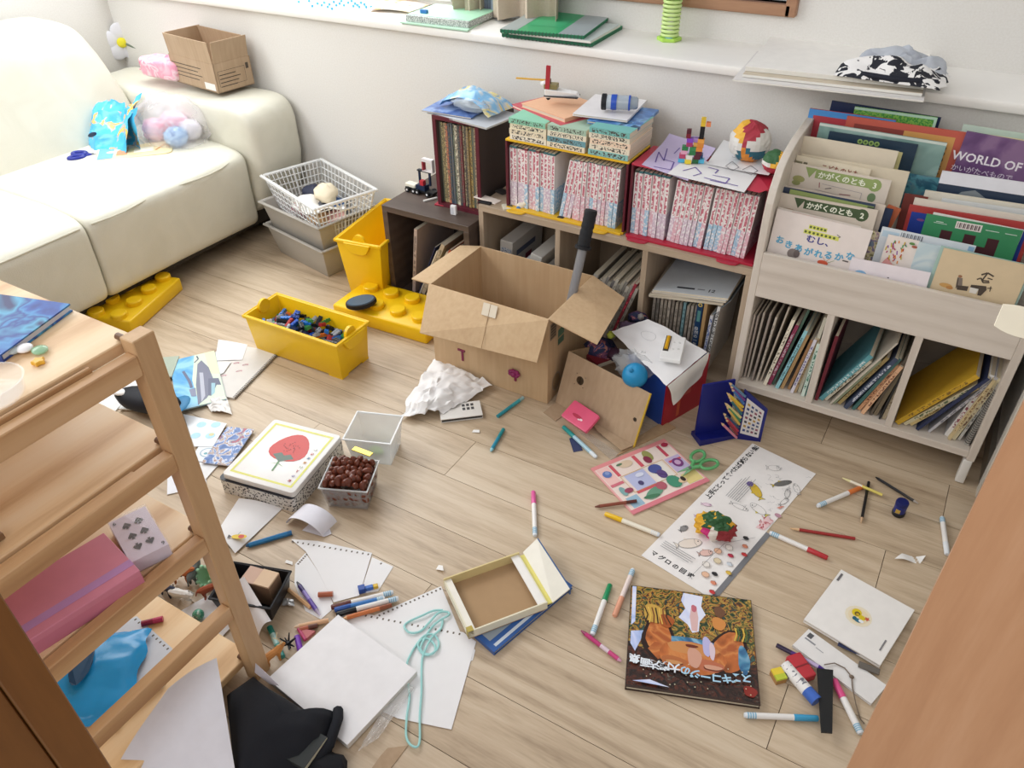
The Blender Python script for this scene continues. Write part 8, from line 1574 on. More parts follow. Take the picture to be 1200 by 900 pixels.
# white curved paper with fish sticker, blue pencil, rolled paper
sheet('paper_sheet', 'white paper strip with a tiny fish drawing sliding under the tin box', 'paper', ((254, 626), (276, 650), (331, 596), (280, 584)), 0.0006, M_PAPER, lambda u, v: 0.010 * math.sin(PI * u) * (1 - 0.3 * v) + 0.004 * (1 - v), 0.0006, 14)
Ms, ws_, hs_ = flat((268, 632), (290, 632), (268, 624), 0.016); o = thing('fish_sticker', 'tiny red and yellow fish cutout lying on the white paper strip', 'sticker', Ms); MB().prism([(ws_ * (0.5 + 0.42 * math.cos(t)), 0.008 + 0.007 * math.sin(t)) for t in [2 * PI * k / 12 for k in range(12)]], 0, 0.0006).build('paper', pm('#e3c23c', 0.5), o); art(o, 0.0009, [('e', ws_ * 0.62, 0.008, 0.007, 0.0055, '#c9483c'), ('p', [(ws_ * 0.1, 0.008), (-0.004, 0.014), (-0.004, 0.002)], '#4a4448'), ('l', [(ws_ * 0.4, 0.013), (ws_ * 0.5, 0.022)], 0.0012, '#8a8a8c')], 'fish_print')
pen('long blue hexagonal pencil between the tin box and the folded paper', (288, 640), (342, 624), [(0, 0.07, '#2a5f88', 'tip'), (0.07, 0.9, '#2f7ab0', 'barrel'), (0.9, 1, '#2a6a9c', 'cap')], z=0.0062, r=0.006, sides=6)
FP = [at(340, 630, 0.001), at(384, 632, 0.001), at(391, 622, 0.001), at(339, 602, 0.0)]; f0 = at(362, 615)
o = thing('folded_paper', 'folded white paper strip standing in a loop by the chestnut tub', 'paper', f0)
def loopf(u, v):
    a = PI * (0.02 + 0.96 * u); x = -0.046 + 0.05 * (1 - math.cos(a)) ; z = 0.002 + 0.035 * math.sin(a); y = -0.026 + 0.052 * v + 0.012 * u
    return V((x, y, z))
MB().grid(loopf, 18, 6, 0, 0.0008).build('paper', pm('#e3e2ea', 0.7), o, smooth=True)
b_ = MB(); b_.prism([(0.0, -0.022), (0.058, -0.012), (0.066, 0.004), (0.03, 0.03), (0.0, 0.028)], 0.0015, 0.0023); b_.build('loose_end', pm('#e3e2ea', 0.7), o)
# perforated sheets
def perf(name, label, px, z, edge=(0, 1), n=16, m=M_PAPER, lift=None):
    P = [at(*p, z) for p in px]; o0 = P[0].copy(); o = thing(name, label, 'paper', o0)
    pts = [((p - o0).x, (p - o0).y) for p in P]; MB().prism(pts, 0, 0.0005).build('paper', m, o)
    a, c_ = V(pts[edge[0]] + (0,)), V(pts[edge[1]] + (0,)); d = c_ - a; nn_ = V((-d.y, d.x, 0)).normalized(); ctr = sum((V(p + (0,)) for p in pts), V((0, 0, 0))) / len(pts)
    nn_ = nn_ if (ctr - a).dot(nn_) > 0 else -nn_; b = MB()
    for i in range(n):
        c = a + d * ((i + 0.5) / n) + nn_ * 0.006; b.add([c + d.normalized() * s * 0.0018 + nn_ * t * 0.0024 + V((0, 0, 0.0007)) for s, t in ((-1, -1), (1, -1), (1, 1), (-1, 1))], [(0, 1, 2, 3)])
    h = b.build('punched_holes', pm('#6f675e', 0.8), o); h['kind'] = 'stuff'; return o
perf('paper_sheet', 'white torn sheet with punched edge beneath the purple pen', ((345, 684), (346, 661), (358, 648), (380, 680), (392, 712), (376, 726), (358, 716)), 0.0006, (1, 2), 6)
perf('paper_sheet', 'white blank sheet corner right of the punched paper', ((436, 653), (461, 664), (443, 693), (422, 696)), 0.0006, (0, 1), 1)
perf('paper_sheet', 'white punched sheet lying on top beside the folded strip', ((341, 632), (372, 634), (436, 648), (421, 698), (391, 706), (372, 668), (358, 646)), 0.0015, (0, 2), 15)
perf('paper_sheet', 'large white punched sheet with the row of holes under the small lid', ((412, 742), (425, 727), (517, 687), (540, 742), (557, 762), (554, 774), (440, 800)), 0.0006, (1, 2), 18)
perf('paper_sheet', 'large white punched sheet beneath the turquoise cord', ((396, 720), (420, 717), (470, 728), (543, 741), (558, 752), (529, 855), (466, 842), (400, 812)), 0.0014, (1, 3), 18)
M, w_, h_ = flat4((407, 873), (489, 786), (396, 721), (313, 795), 0.016); o = thing('drawing_pad', 'thick white square drawing pad lying over the punched sheets', 'pad', M @ T(0, 0, -0.0135)); MB().box(0, w_, 0, h_, 0, 0.0118).build('sheets', pm('#dcdad4', 0.8, 0.06, 300), o); MB().box(0, w_, 0, h_, 0.012, 0.0135).build('top_sheet', pm('#ecebec', 0.7), o)
o = sheet('plastic_sleeve', 'clear crinkled plastic sleeve under the edge of the white pad', 'sleeve', ((420, 882), (443, 868), (486, 808), (470, 800)), 0.0022, clear('#e4e2de', 0.25, 0.05), lambda u, v: 0.006 + 0.006 * mnoise.noise(V((u * 6, v * 9, 2))), 0.0006, 14)
# turquoise cord
M_CORD = pm('#a3d9d6', 0.6); cz = 0.0045
cpx = [(519, 715), (508, 716), (495, 722), (478, 729), (474, 735), (480, 742), (492, 740), (503, 730), (514, 719), (524, 717), (526, 721), (515, 728), (505, 736), (498, 748), (493, 760), (498, 766), (508, 766), (510, 758), (503, 749), (494, 750), (490, 757), (494, 765), (502, 768), (512, 762), (514, 752), (508, 744), (497, 746), (487, 757), (481, 768), (477, 780), (478, 800), (480, 818), (477, 840), (476, 862), (481, 873), (489, 876), (492, 866), (492, 840), (494, 812), (494, 785), (496, 768), (506, 748), (517, 736), (519, 722)]
pw_ = [at(x, y, cz) + V((0, 0, 0.0012 * (i % 3))) for i, (x, y) in enumerate(cpx)]; sm_ = []
for i in range(len(pw_) - 1):
    p0, p1, p2, p3 = pw_[max(0, i - 1)], pw_[i], pw_[i + 1], pw_[min(len(pw_) - 1, i + 2)]
    for t in (0, 0.25, 0.5, 0.75): sm_.append(0.5 * ((2 * p1) + (p2 - p0) * t + (2 * p0 - 5 * p1 + 4 * p2 - p3) * t * t + (3 * p1 - p0 - 3 * p2 + p3) * t ** 3))
o = thing('cord', 'turquoise flat cord looped on the punched sheets with two trailing strands', 'cord', pw_[0]); MB().tube([p - pw_[0] for p in sm_], 0.0022, 7).build('strand', M_CORD, o, smooth=True)
cut('cardboard_piece', 'small brown cardboard strip at the end of the turquoise cord', 'cardboard', ((436, 900), (446, 886), (454, 877), (478, 874), (456, 903)), 0.0006, M_CARD2, 0.001)
# shallow lid box and blue book under it
M, w_, h_ = flat4((549, 749), (641, 714), (608, 655), (521, 688), 0.014); lb = thing('box_lid', 'shallow brown inside cardboard lid lying open on a blue book', 'lid', M @ T(0, 0, 0.0)); lb.name = 'cardboard_tray'
MB().box(0, w_, 0, h_, 0, 0.002).build('base', pm('#a98a66', 0.8, 0.05), lb)
for nm, a in (('wall', (0, w_, 0, 0.003, 0.002, 0.022)), ('wall', (0, w_, h_ - 0.003, h_, 0.002, 0.026)), ('wall', (0, 0.003, 0.003, h_ - 0.003, 0.002, 0.022)), ('wall', (w_ - 0.003, w_, 0.003, h_ - 0.003, 0.002, 0.02))): MB().box(*a).build(nm, pm('#d9c790' if a[1] > 0.1 and a[2] > 0.1 else '#e4dec6', 0.6), lb)
MB().box(0.003, 0.016, 0.003, h_ - 0.003, 0.018, 0.021).build('inner_lip', pm('#ece8dc', 0.6), lb); MB().box(w_ - 0.02, w_ - 0.003, 0.003, h_ - 0.003, 0.018, 0.021).build('inner_lip', pm('#ebe8e2', 0.6), lb)
MB().box(0, 0.012, 0, 0.012, 0.002, 0.0235).build('corner_fold', pm('#b5a24c', 0.6), lb)
MB().box(w_ + 0.001, w_ + 0.012, 0.002, h_ - 0.002, 0.010, 0.014).build('hinge', pm('#e3d878', 0.5), lb)
MB().hexa([(w_ + 0.012, 0.0, 0.012), (w_ + 0.055, 0.008, 0.024), (w_ + 0.050, h_ + 0.012, 0.03), (w_ + 0.012, h_ + 0.004, 0.012)], [(w_ + 0.012, 0.0, 0.015), (w_ + 0.055, 0.008, 0.027), (w_ + 0.050, h_ + 0.012, 0.033), (w_ + 0.012, h_ + 0.004, 0.015)]).build('flap', pm('#e2ddcf', 0.35), lb)
MB().hexa([(w_ + 0.055, 0.008, 0.008), (w_ + 0.058, 0.008, 0.008), (w_ + 0.053, h_ + 0.012, 0.010), (w_ + 0.050, h_ + 0.012, 0.010)], [(w_ + 0.055, 0.008, 0.027), (w_ + 0.058, 0.008, 0.027), (w_ + 0.053, h_ + 0.012, 0.033), (w_ + 0.050, h_ + 0.012, 0.033)]).build('flap_edge', pm('#3f5d8c', 0.35), lb)
M, w_, h_ = flat4((577, 770), (672, 689), (640, 668), (556, 744), 0.0006); o = book('picture_book', 'blue and silver boxed book lying under the shallow cardboard lid', 'book', M, w_, h_, 0.011, pm('#2f5a9c', 0.3), pm('#a9a294', 0.7), hard=0.002)
art(o, 0.0113, [('r', w_ * 0.05, h_ * 0.35, w_ * 0.9, h_ * 0.9, '#8f9aa4'), ('r', w_ * 0.05, h_ * 0.1, w_ * 0.95, h_ * 0.2, '#c9d3de'), ('p', [(w_ * 0.2, h_ * 0.55), (w_ * 0.23, h_ * 0.62), (w_ * 0.26, h_ * 0.55), (w_ * 0.23, h_ * 0.48)], '#2c3440')])
# markers beside the punched sheets
for lab, a, c, col, kw in (('brown capped white marker, rearmost of the four by the punched sheets', (388, 712), (461, 694), '#5c2a26', {}), ('black capped white marker, third of the four by the punched sheets', (394, 720), (467, 701), '#17181c', {}), ('blue marker with blue barrel, second of the four by the punched sheets', (392, 715), (451, 701), '#1f4f9c', dict(body='#3a76b8'))):
    marker(lab, a, c, col, z=0.009, cap=0.32, **kw)
pen('orange brown pencil in front of the black capped marker', (402, 725), (459, 709), [(0, 0.08, '#d8a87c', 'tip'), (0.08, 0.75, '#c4703c', 'barrel'), (0.75, 1, '#8a4a2c', 'cap')], z=0.009, r=0.0048)
pen('red brown marker stub half under the punched sheet', (373, 697), (390, 696), [(0, 1, '#a85838', 'cap')], z=0.008, r=0.0058)
pen('purple ballpoint pen with clear tip on the torn sheet', (348, 682), (375, 721), [(0, 0.12, '#4a4a52', 'tip'), (0.12, 0.3, '#3f2f6c', 'clip'), (0.3, 0.55, '#8f7fc0', 'barrel'), (0.55, 0.85, '#5a3f98', 'grip'), (0.85, 1, clear('#cfc3dc', 0.5), 'tip')], z=0.0075, r=0.0048)
pen('natural wood pencil beside the black tray', (334, 688), (364, 712), [(0, 0.06, '#c9a47c', 'tip'), (0.06, 1, '#d3a87c', 'barrel')], z=0.005, r=0.0045, sides=6)
pen('tan crayon behind the brown crayon near the white pad', (345, 735), (385, 727), [(0, 0.15, '#e2c3a4', 'tip'), (0.15, 1, '#d5aa84', 'barrel')], z=0.006, r=0.005)
pen('red brown crayon near the corner of the white pad', (351, 738), (372, 733), [(0, 0.5, '#a8583c', 'cap'), (0.5, 1, '#5a3428', 'barrel')], z=0.0065, r=0.005)
pen('dark pink pen end slanting by the white pad', (350, 737), (358, 750), [(0, 1, '#b03a64', 'barrel')], z=0.006, r=0.004)
cut('eraser', 'dull pink wedge shaped eraser by the corner of the white pad', 'eraser', ((353, 739), (370, 742), (360, 751)), 0.0006, pm('#b86a6c', 0.6), 0.008)
pen('violet marker cap lying by the corner of the white pad', (348, 746), (352, 762), [(0, 1, '#7a3fae', 'cap')], z=0.0065, r=0.006)
M, w_, h_ = flat((421, 697), (444, 691), (423, 690), 0.0005); o = thing('toy_car', 'small blue toy piece with yellow tip behind the markers', 'toy', M); MB().box(0, w_ * 0.35, 0, h_, 0, 0.014).build('block', pm('#2c4f9c', 0.4), o, bevel=0.001); MB().box(w_ * 0.35, w_ * 0.75, h_ * 0.2, h_ * 0.8, 0, 0.010).build('body', pm('#3f6fc0', 0.4), o, bevel=0.001); MB().box(w_ * 0.75, w_, h_ * 0.2, h_ * 0.8, 0, 0.009).build('yellow_tip', pm('#d9b43c', 0.4), o, bevel=0.001)
# black tray with wooden block, curled sheet
M, w_, h_ = flat4((255, 702), (316, 712), (334, 680), (270, 648), 0.05); tr_ = thing('black_tray', 'black plastic tray behind the rack post holding a wooden block', 'tray', M @ T(w_ / 2, h_ / 2, -0.05)); b = MB(); tub(b, (-w_ * 0.44, w_ * 0.44, -h_ * 0.44, h_ * 0.44), (-w_ / 2, w_ / 2, -h_ / 2, h_ / 2), 0.0, 0.05, 0.002); b.build('tub', pm('#1c1d22', 0.4), tr_, bevel=0.008, seg=3, smooth=40); b = MB(); rim(b, (-w_ / 2, w_ / 2, -h_ / 2, h_ / 2), 0.051, 0.003, 0.005); b.build('rim', pm('#1c1d22', 0.4), tr_, bevel=0.001)
M, w_, h_ = flat4((290, 681), (309, 691), (329, 677), (289, 659), 0.062); o = thing('wooden_box', 'small natural wooden block box standing in the black tray', 'box', M @ T(0, 0, -0.058)); MB().box(0, w_, 0, h_, 0, 0.058).build('block', pm('#8a6e58', 0.7), o); MB().box(0.0, w_ * 0.48, 0, h_, 0.058, 0.0605).build('label_half', pm('#c9a894', 0.6), o); MB().box(w_ * 0.48, w_, 0, h_, 0.058, 0.0625).build('lid_half', pm('#d9bc9c', 0.6), o)
sheet('paper_sheet', 'white sheet curling over the front of the black tray', 'paper', ((270, 700), (303, 745), (318, 728), (286, 676)), 0, pm('#e9e8ea', 0.7), lambda u, v: 0.012 * math.sin(PI * v), 0.0006, 12, None, [0.02, 0.01, 0.035, 0.075])
sheet('paper_sheet', 'white sheet lying flat under the marble near the rack post', 'paper', ((212, 716), (256, 752), (275, 732), (262, 690)), 0.0006, pm('#e9e8ea', 0.7), lambda u, v: 0.003 * math.sin(3 * v), 0.0006, 8)
c = at(233, 722, 0.012); o = thing('marble', 'green swirled glass marble resting on the white sheet', 'marble', (c.x, c.y, 0.0045)); MB().ball((0, 0, 0.012), 0.012, 18, 12).build('glass', splash('marble_green', [(0.35, '#3f8a72'), (0.5, '#7fb89c'), (0.6, '#2f6a58'), (0.75, '#c9dcd2')], 60, 2.0, 0.08), o, smooth=True)

# small plastic animals
def animal(name, label, px, z0, L, col, rotz, kind='beast', belly=None, pitch=0.0, roll=0.0):
    c = at(px[0], px[1], z0 + L * 0.3); o = thing(name, label, 'toy', T(c.x, c.y, z0) @ RZ(rotz)); m = pm(col, 0.45)
    h = L * 0.42; b = MB(); lr = L * 0.07
    def P(x, y, z): return V((x * L, y * L, z * L))
    me = bpy.data.meshes.new('body'); vs = [P(-0.42, 0, 0.50), P(-0.2, 0, 0.52), P(0.1, 0, 0.52), P(0.26, 0, 0.56), P(0.42, 0, 0.72), P(0.56, 0, 0.70)]; es = [(0, 1), (1, 2), (2, 3), (3, 4), (4, 5)]; rs_ = [0.10, 0.15, 0.15, 0.14, 0.10, 0.055]
    for sx, at_ in ((-0.30, 1), (0.18, 3)):
        for sy in (-1, 1):
            i = len(vs); kx = 0.05 if sx < 0 else -0.02
            vs += [P(sx, 0.10 * sy, 0.40), P(sx + kx, 0.11 * sy, 0.20), P(sx, 0.11 * sy, 0.03)]; rs_ += [0.075, 0.05, 0.045]; es += [(at_, i), (i, i + 1), (i + 1, i + 2)]
    i = len(vs); vs += [P(-0.52, 0, 0.44), P(-0.58, 0, 0.26)]; rs_ += [0.035, 0.025]; es += [(0, i), (i, i + 1)]
    Rm = Matrix.Rotation(roll, 4, 'X') @ Matrix.Rotation(pitch, 4, 'Y'); vs = [Rm @ v for v in vs]; zl = min(v.z for v in vs) - 0.045 * L; vs = [v - V((0, 0, zl)) for v in vs]
    me.from_pydata(vs, es, []); bo_ = bpy.data.objects.new('body', me); COL.objects.link(bo_); bo_.parent = o; me.materials.append(m)
    md = bo_.modifiers.new('skin', 'SKIN'); 
    for k, r_ in enumerate(rs_): me.skin_vertices[0].data[k].radius = (r_ * L, r_ * L)
    me.skin_vertices[0].data[1].use_root = True
    md2 = bo_.modifiers.new('sub', 'SUBSURF'); md2.levels = 1; md2.render_levels = 1
    hd = vs[4]
    for sy in (-1, 1):
        MB().ball(tuple(hd + V((-0.03 * L, sy * 0.08 * L, 0.09 * L))), (0.03 * L, 0.02 * L, 0.06 * L), 8, 6).build('ear' if kind != 'deer' else 'ear', m, o, smooth=True)
        if kind == 'deer': MB().tube([hd + V((-0.02 * L, sy * 0.04 * L, 0.08 * L)), hd + V((-0.10 * L, sy * 0.16 * L, 0.28 * L)), hd + V((0.0, sy * 0.26 * L, 0.44 * L))], 0.018 * L, 6).build('antler', pm('#d8c49a', 0.5), o); MB().tube([hd + V((-0.08 * L, sy * 0.13 * L, 0.22 * L)), hd + V((-0.20 * L, sy * 0.2 * L, 0.34 * L))], 0.015 * L, 6).build('antler', pm('#d8c49a', 0.5), o)
        if kind == 'horn': MB().tube([hd + V((0, sy * 0.06 * L, 0.08 * L)), hd + V((0.02 * L, sy * 0.16 * L, 0.18 * L))], 0.02 * L, 6).build('horn', pm('#e8e2d4', 0.5), o)
        MB().ball(tuple(hd + V((0.06 * L, sy * 0.07 * L, 0.03 * L))), 0.012 * L, 6, 4).build('eye', M_BLACK, o)
    if kind == 'stripe':
        for k in range(4): MB().tube([V((-0.28 + 0.16 * k, s * 0.155 * 1, 0.46)) * L - V((0, 0, zl)) if abs(s) == 1 else V((-0.28 + 0.16 * k, 0, 0.685)) * L - V((0, 0, zl)) for s in (-1, 0, 1)], 0.018 * L, 5).build('stripe', M_BLACK, o)
    return o
animal('toy_deer', 'tan plastic toy deer with pale antlers by the rack post foot', (321, 770), 0.0, 0.052, '#b5793c', 1.2, 'deer')
c = at(338, 754, 0.015); o = thing('toy_tree', 'tiny black spiky toy plant behind the toy deer', 'toy', (c.x, c.y, 0)); MB().tube([(0, 0, 0), (0, 0, 0.02)], 0.003, 6).build('stem', M_BLACK, o)
for k in range(9): a = 2 * PI * k / 9; MB().tube([(0, 0, 0.014), (0.016 * math.cos(a), 0.016 * math.sin(a), 0.016 + 0.012 * (k % 2))], [0.0028, 0.0012], 5).build('spike', M_BLACK, o)
pen('teal green glue pen with clear end between tray and toy deer', (316, 735), (331, 770), [(0, 0.25, '#1f7a6c', 'cap'), (0.25, 0.6, '#9fc4c0', 'barrel'), (0.6, 1, '#3f8f86', 'grip')], z=0.0065, r=0.006)
animal('toy_bear', 'white plastic toy polar bear on the floor behind the rack', (219, 694), 0.0, 0.062, '#dcdad6', 0.3, 'beast', roll=0.5)
animal('toy_tiger', 'orange striped plastic toy tiger behind the white bear', (214, 676), 0.0, 0.058, '#c9723c', 0.6, 'stripe')
animal('toy_bull', 'red brown plastic toy bull with horns beside the white sheet', (248, 693), 0.004, 0.055, '#9a4a2c', 0.9, 'horn')
animal('toy_panther', 'dark navy plastic toy beast nearest the shelf board', (197, 693), 0.0, 0.05, '#2a3048', 0.1, 'beast')
animal('toy_goat', 'yellow and green plastic toy beast farthest left behind the rack', (190, 683), 0.0, 0.042, '#b5ac5c', 0.5, 'horn')
animal('toy_hippo', 'dark grey plastic toy beast beside the green cup', (229, 672), 0.0, 0.06, '#5f6664', 2.0, 'beast')
c = at(240, 678, 0.02); o = thing('toy_cup', 'pale green frilled toy cup lying open behind the rack', 'toy', T(c.x, c.y + 0.01, 0.02) @ RX(0.9) @ RZ(0.4)); MB().lathe([(0.010, -0.014), (0.017, -0.004), (0.022, 0.012), (0.019, 0.012), (0.014, -0.002), (0.008, -0.010)], 20, 0).build('bowl', pm('#9fd3ae', 0.35), o, smooth=True)
for k in range(10): a = 2 * PI * k / 10; MB().ball((0.021 * math.cos(a), 0.021 * math.sin(a), 0.013), 0.0045, 8, 6).build('frill', pm('#a9dcb8', 0.35), o, smooth=True)
sheet('foil_scrap', 'crumpled silver foil scrap below the black tray', 'scrap', ((331, 711), (346, 712), (344, 704), (333, 703)), 0.0, pm('#c9c9c8', 0.3, 0.1, 60, metal=0.5), lambda u, v: 0.004 + 0.006 * abs(mnoise.noise(V((u * 7, v * 7, 2)))), 0.0006, 8)

# ================================================================ ON THE RACK BOARDS
Z0_, Z1_, Z2_, Z3_ = BZ[0] + 0.0004, BZ[1] + 0.0004, BZ[2] + 0.0004, BZ[3] + 0.0004
M, w_, h_ = flat((0, 416), (82, 356), (-70, 380), Z0_ + 0.012)
o = book('picture_book', 'blue night scene picture book lying on the top rack board', 'book', M @ T(0, 0, -0.012), w_, 0.26, 0.012, splash('night_cover', [(0.2, '#1c2f78'), (0.42, '#2a57a8'), (0.52, '#3f8ac0'), (0.6, '#23408c'), (0.75, '#4fa0c4'), (0.9, '#1a2660')], 7, 1.2, 0.5), pm('#d9dce4', 0.6), hard=0.002)
art(o, 0.0123, [('e', w_ * 0.30, 0.12, 0.012, 0.014, '#b5544c')] + [('r', w_ * (0.35 + 0.05 * i), 0.07 + 0.01 * (i % 2), w_ * (0.35 + 0.05 * i) + 0.005, 0.10 + 0.01 * (i % 3), ['#6d5a9c', '#c9b88c', '#8a6ab0'][i % 3]) for i in range(6)])
def drop(label, px, z, col, r, name='glass_pebble'):
    c = at(*px, z); o = thing(name, label, 'pebble', (c.x, c.y, z)); MB().ball((0, 0, r * 0.38), (r, r * 0.92, r * 0.38), 18, 10).build('glass', clear(col, 0.6, 0.05) if name == 'glass_pebble' else pm(col, 0.3), o, smooth=True)
drop('clear glass pebble on the top rack board nearest the casing', (17, 413), Z0_, '#dfeae6', 0.011); drop('white glass pebble on the top rack board', (30, 411), Z0_, '#f2efef', 0.0115, 'pebble'); drop('green glass pebble on the top rack board', (48, 413), Z0_, '#9fd3ae', 0.011)
c = at(46, 426, Z0_); o = thing('toy_star', 'small yellow toy star piece on the top rack board', 'toy', T(c.x, c.y, Z0_) @ RZ(0.4)); MB().prism([((0.0095 if k % 2 == 0 else 0.006) * math.cos(PI * k / 5), (0.0095 if k % 2 == 0 else 0.006) * math.sin(PI * k / 5)) for k in range(10)], 0, 0.006).build('body', pm('#e6b23c', 0.4), o, bevel=0.001)
c = at(-4, 468, Z0_); o = thing('plastic_cup', 'clear plastic cup at the edge of the top rack board', 'cup', (c.x - 0.005, c.y, Z0_)); MB().lathe([(0.0, 0.0), (0.032, 0.0), (0.036, 0.004), (0.040, 0.024), (0.042, 0.025), (0.0395, 0.025), (0.034, 0.005), (0.0, 0.003)], 28, 0, None, False).build('wall', clear('#f0f2f4', 0.16, 0.04), o, smooth=40)
c = at(-1, 632, Z1_); o = thing('wooden_bead', 'tiny wooden block at the edge of the second rack board', 'block', (c.x, c.y, Z1_)); MB().box(-0.008, 0.006, -0.006, 0.006, 0, 0.01).build('block', pm('#8a6a4c', 0.6), o, bevel=0.001)
# pink box and card case on the third board
PZ = 0.034; M, w_, h_ = flat4((47, 748), (152, 668), (124, 617), (20, 690), Z2_ + PZ)
o = thing('pink_box', 'long pink box with a lilac stripe on the third rack board', 'box', M @ T(0, 0, -PZ)); MB().box(-0.1, w_, 0, h_, 0, PZ - 0.012).build('box', pm('#cf7f96', 0.5), o); MB().box(-0.1, w_, -0.001, h_, PZ - 0.012, PZ).build('lid', pm('#d4879d', 0.45), o, bevel=0.001)
MB().box(-0.1, w_, h_ * 0.14, h_ * 0.27, PZ, PZ + 0.0004).build('stripe', pm('#b98bc0', 0.5), o)
CZ = 0.028; M, w_, h_ = flat4((154, 661), (195, 637), (174, 590), (122, 612), Z2_ + CZ); o = thing('card_case', 'clear case holding a six of spades playing card beside the pink box', 'case', M @ T(0, 0, -CZ))
MB().box(0.002, w_ - 0.002, 0.002, h_ - 0.002, 0.001, CZ - 0.002).build('cards', pm('#dcd3e2', 0.6), o); MB().box(0, w_, 0, h_, 0, CZ + 0.0016).build('case', clear('#f0f0f4', 0.14, 0.05), o, bevel=0.001)
for i in range(2):
    for j in range(3):
        x, y, fl_ = w_ * (0.36 + 0.30 * i), h_ * (0.25 + 0.25 * j), j == 0
        k_ = -1 if fl_ else 1; R = lambda u, v: (x + k_ * u * 0.0085, y + k_ * v * 0.0085)
        art(o, CZ - 0.0012, [('p', [R(0, 1.0), R(-0.75, 0.0), R(-0.8, -0.35), R(-0.5, -0.6), R(-0.12, -0.42), R(-0.3, -0.95), R(0.3, -0.95), R(0.12, -0.42), R(0.5, -0.6), R(0.8, -0.35), R(0.75, 0.0)], '#1d1c22')], 'pip')
text('6', 0.011, M_KTXT, o, w_ * 0.10, h_ * 0.86, CZ - 0.0008, None, 0, 'index', 0.01); text('6', 0.011, M_KTXT, o, w_ * 0.92, h_ * 0.12, CZ - 0.0008, None, PI, 'index', 0.01)
# lowest board: punched sheet, blue bag, red pen, blue lid; front sheet and tote
perf('paper_sheet', 'pale blue punched sheet lying on the lowest rack board', ((60, 830), (118, 860), (190, 800), (202, 760), (160, 722), (120, 742)), Z3_, (4, 3), 10, pm('#d5dbe4', 0.6))
c = at(92, 800, Z3_); o = thing('plastic_bag', 'bright blue plastic carrier bag with a handle hole on the lowest board', 'bag', T(c.x, c.y, Z3_ + 0.001) @ RZ(0.62))
def bag2(u, v):
    q = V((-0.14 + 0.25 * u, -0.1 + 0.2 * v, 0.006 + 0.035 * (math.sin(PI * u) * math.sin(PI * v)) ** 0.5)); return q + V((mnoise.noise(q * 24), mnoise.noise(q * 24 + V((4, 4, 4))), abs(mnoise.noise(q * 34 + V((9, 0, 0)))))) * 0.012
b = MB(); b.grid(bag2, 22, 18, 0, 0.001); b.v = [(x, y, max(z, 0.0005)) for x, y, z in b.v]; b.build('film', pm('#2c9fe0', 0.22, 0.08, 30), o, smooth=60)
c2 = [bag2(0.66 + 0.07 * math.cos(t), 0.52 + 0.2 * math.sin(t)) + V((0, 0, 0.009)) for t in [2 * PI * k / 14 for k in range(14)]]; MB().add(c2, [tuple(range(14))]).build('handle_hole', pm('#1c4a70', 0.5), o)
pen('crimson marker cap end resting on the lowest rack board', (166, 731), (191, 725), [(0, 0.55, '#8a2340', 'cap'), (0.55, 1, '#b8345c', 'barrel')], z=Z3_ + 0.006, r=0.0058)
c = at(166, 820, Z3_); M, w_, h_ = flat((150, 838), (196, 802), (146, 826), Z3_); o = thing('plastic_tray', 'white tray with a dark blue patterned rim on the lowest board', 'tray', M); MB().prism(rr2(0, w_, 0, 0.035, 0.008), 0, 0.010).build('tray', pm('#dfe3e8', 0.4), o); MB().prism(rr2(0.006, w_ - 0.004, 0.006, 0.03, 0.006), 0.010, 0.0115).build('patterned_top', print_mat('navy_pattern', '#3a5a9c', '#aab8d4', 300, 300, 0.55), o)
sheet('paper_sheet', 'large white sheet propped against the lowest rack rail', 'paper', ((128, 915), (280, 925), (253, 769), (196, 806)), 0, pm('#e3e4ec', 0.7), lambda u, v: 0.008 * math.sin(PI * u) * v + 0.006 * math.sin(4 * v + u), 0.0008, 14, None, [0.02, 0.02, 0.11, 0.115])
# black tote with books
TPX = [(262, 806), (292, 786), (330, 812), (364, 832), (395, 829), (395, 842), (386, 872), (357, 903), (300, 925), (272, 915)]
TPW = [at(x, y, 0.03) for x, y in TPX]; o0 = sum((p for p in TPW), V((0, 0, 0))) / len(TPW); o = thing('tote_bag', 'black cloth tote bag lying on the floor below the rack', 'bag', (o0.x, o0.y, 0))
b = MB(); nR = 8; n_ = 40; ring_ = []
for k in range(n_):
    f = k / n_ * len(TPW); i = int(f); ring_.append(TPW[i].lerp(TPW[(i + 1) % len(TPW)], f - i) - o0)
pv = []; fv = []
for j in range(nR + 1):
    s_ = 1 - j / nR
    for k in range(n_):
        q = V((ring_[k].x * s_, ring_[k].y * s_, 0)); hgt = 0.062 * (1 - s_ ** 4); q.z = 0.004 + hgt * (1 + 0.25 * mnoise.noise(V((q.x * 14, q.y * 14, 2)))) + 0.006 * mnoise.noise(V((q.x * 40, q.y * 40, 5))); q.z = max(q.z, 0.002); pv.append(q)
for j in range(nR):
    for k in range(n_): fv.append((j * n_ + k, j * n_ + (k + 1) % n_, (j + 1) * n_ + (k + 1) % n_, (j + 1) * n_ + k))
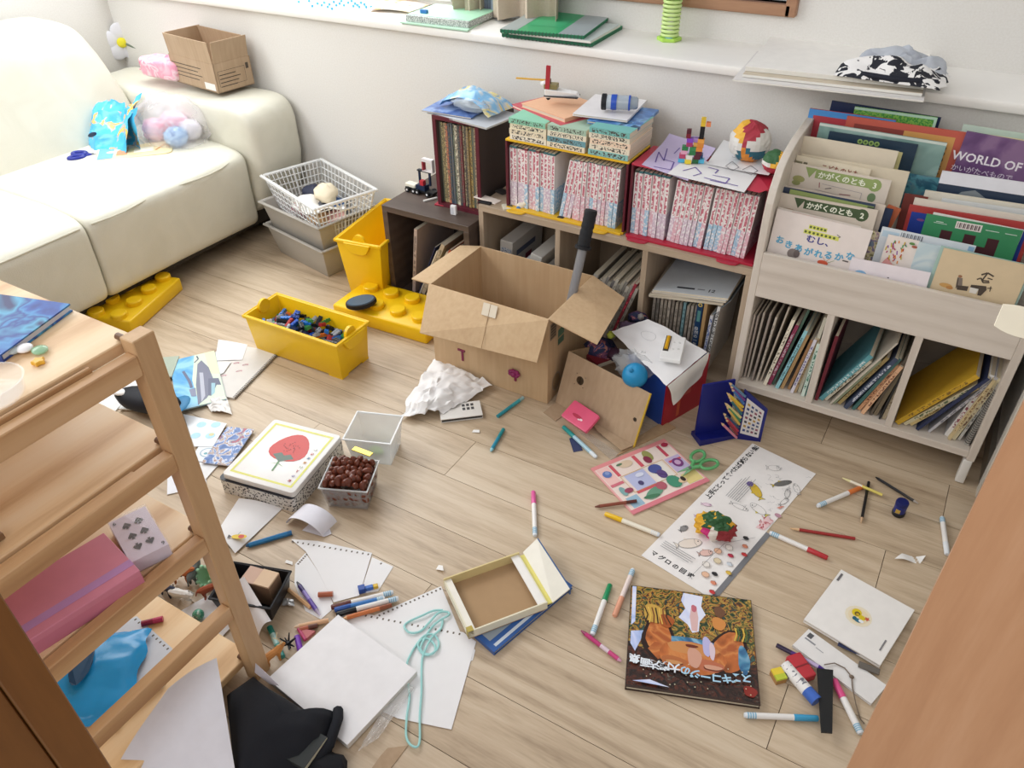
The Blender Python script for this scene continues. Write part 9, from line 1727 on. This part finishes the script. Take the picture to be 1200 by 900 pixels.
fv.append(tuple(range(n_))[::-1]); b.add(pv, fv); b.build('cloth', pm('#14171f', 0.85, 0.2, 300), o, smooth=60)
MB().tube([TPW[4] - o0 + V((0, 0, 0.02)), TPW[5] - o0 + V((0.002, 0, 0.03)), TPW[6] - o0 + V((0.0, 0, 0.03)), TPW[7] - o0 + V((0, 0, 0.02))], 0.010, 8).build('mouth_hem', pm('#14171f', 0.85, 0.2, 300), o, smooth=True)
M, w_, h_ = flat((356, 900), (383, 863), (330, 892), 0.045); o = book('picture_book', 'cream edged book sticking out of the black tote bag', 'book', M @ T(0, 0, -0.012) , w_, 0.05, 0.010, pm('#2f3434', 0.5), pm('#d5d3bb', 0.7))
M, w_, h_ = flat((362, 903), (388, 866), (340, 896), 0.030); o = book('picture_book', 'second pale green edged book below it in the tote bag', 'book', M @ T(0, 0, -0.012), w_, 0.05, 0.008, pm('#3a4038', 0.5), pm('#c9cfb5', 0.7))
c = at(385, 902, 0.01); o = thing('black_pouch', 'black cloth pouch at the bottom beside the tote bag', 'pouch', (c.x, c.y - 0.01, 0)); crumple(0.04, 0.2, 2, 1.1, 0.9, 0.5, -0.014, 3, c=(0, 0, 0.015)).build('cloth', pm('#101218', 0.85), o, smooth=60)
sheet('paper_scrap', 'narrow white card tucked between rack post and black tote', 'card', ((293, 784), (316, 802), (330, 811), (296, 779)), 0.03, pm('#e0dce6', 0.7), lambda u, v: 0.02 * v, 0.0006, 4)
# white cloth pinned on the door edge
c = de + V((0, 0, 1.0)); q = ray(1188, 383); tq = math.hypot(de.x, de.y) / math.hypot(q.x, q.y); cc = EYE + q * tq
o = thing('white_cloth', 'white cloth corner hanging out over the edge of the door', 'cloth', cc)
def clf(u, v):
    return V((-0.012 + 0.06 * u, 0.004 + 0.012 * u, 0.014 - 0.04 * v * (0.4 + 0.6 * u) - 0.012 * u * (1 - v) + 0.003 * math.sin(6 * u + 4 * v)))
MB().grid(clf, 12, 10, 0, 0.0015).build('cloth', pm('#f2ecd6', 0.8), o, smooth=60)
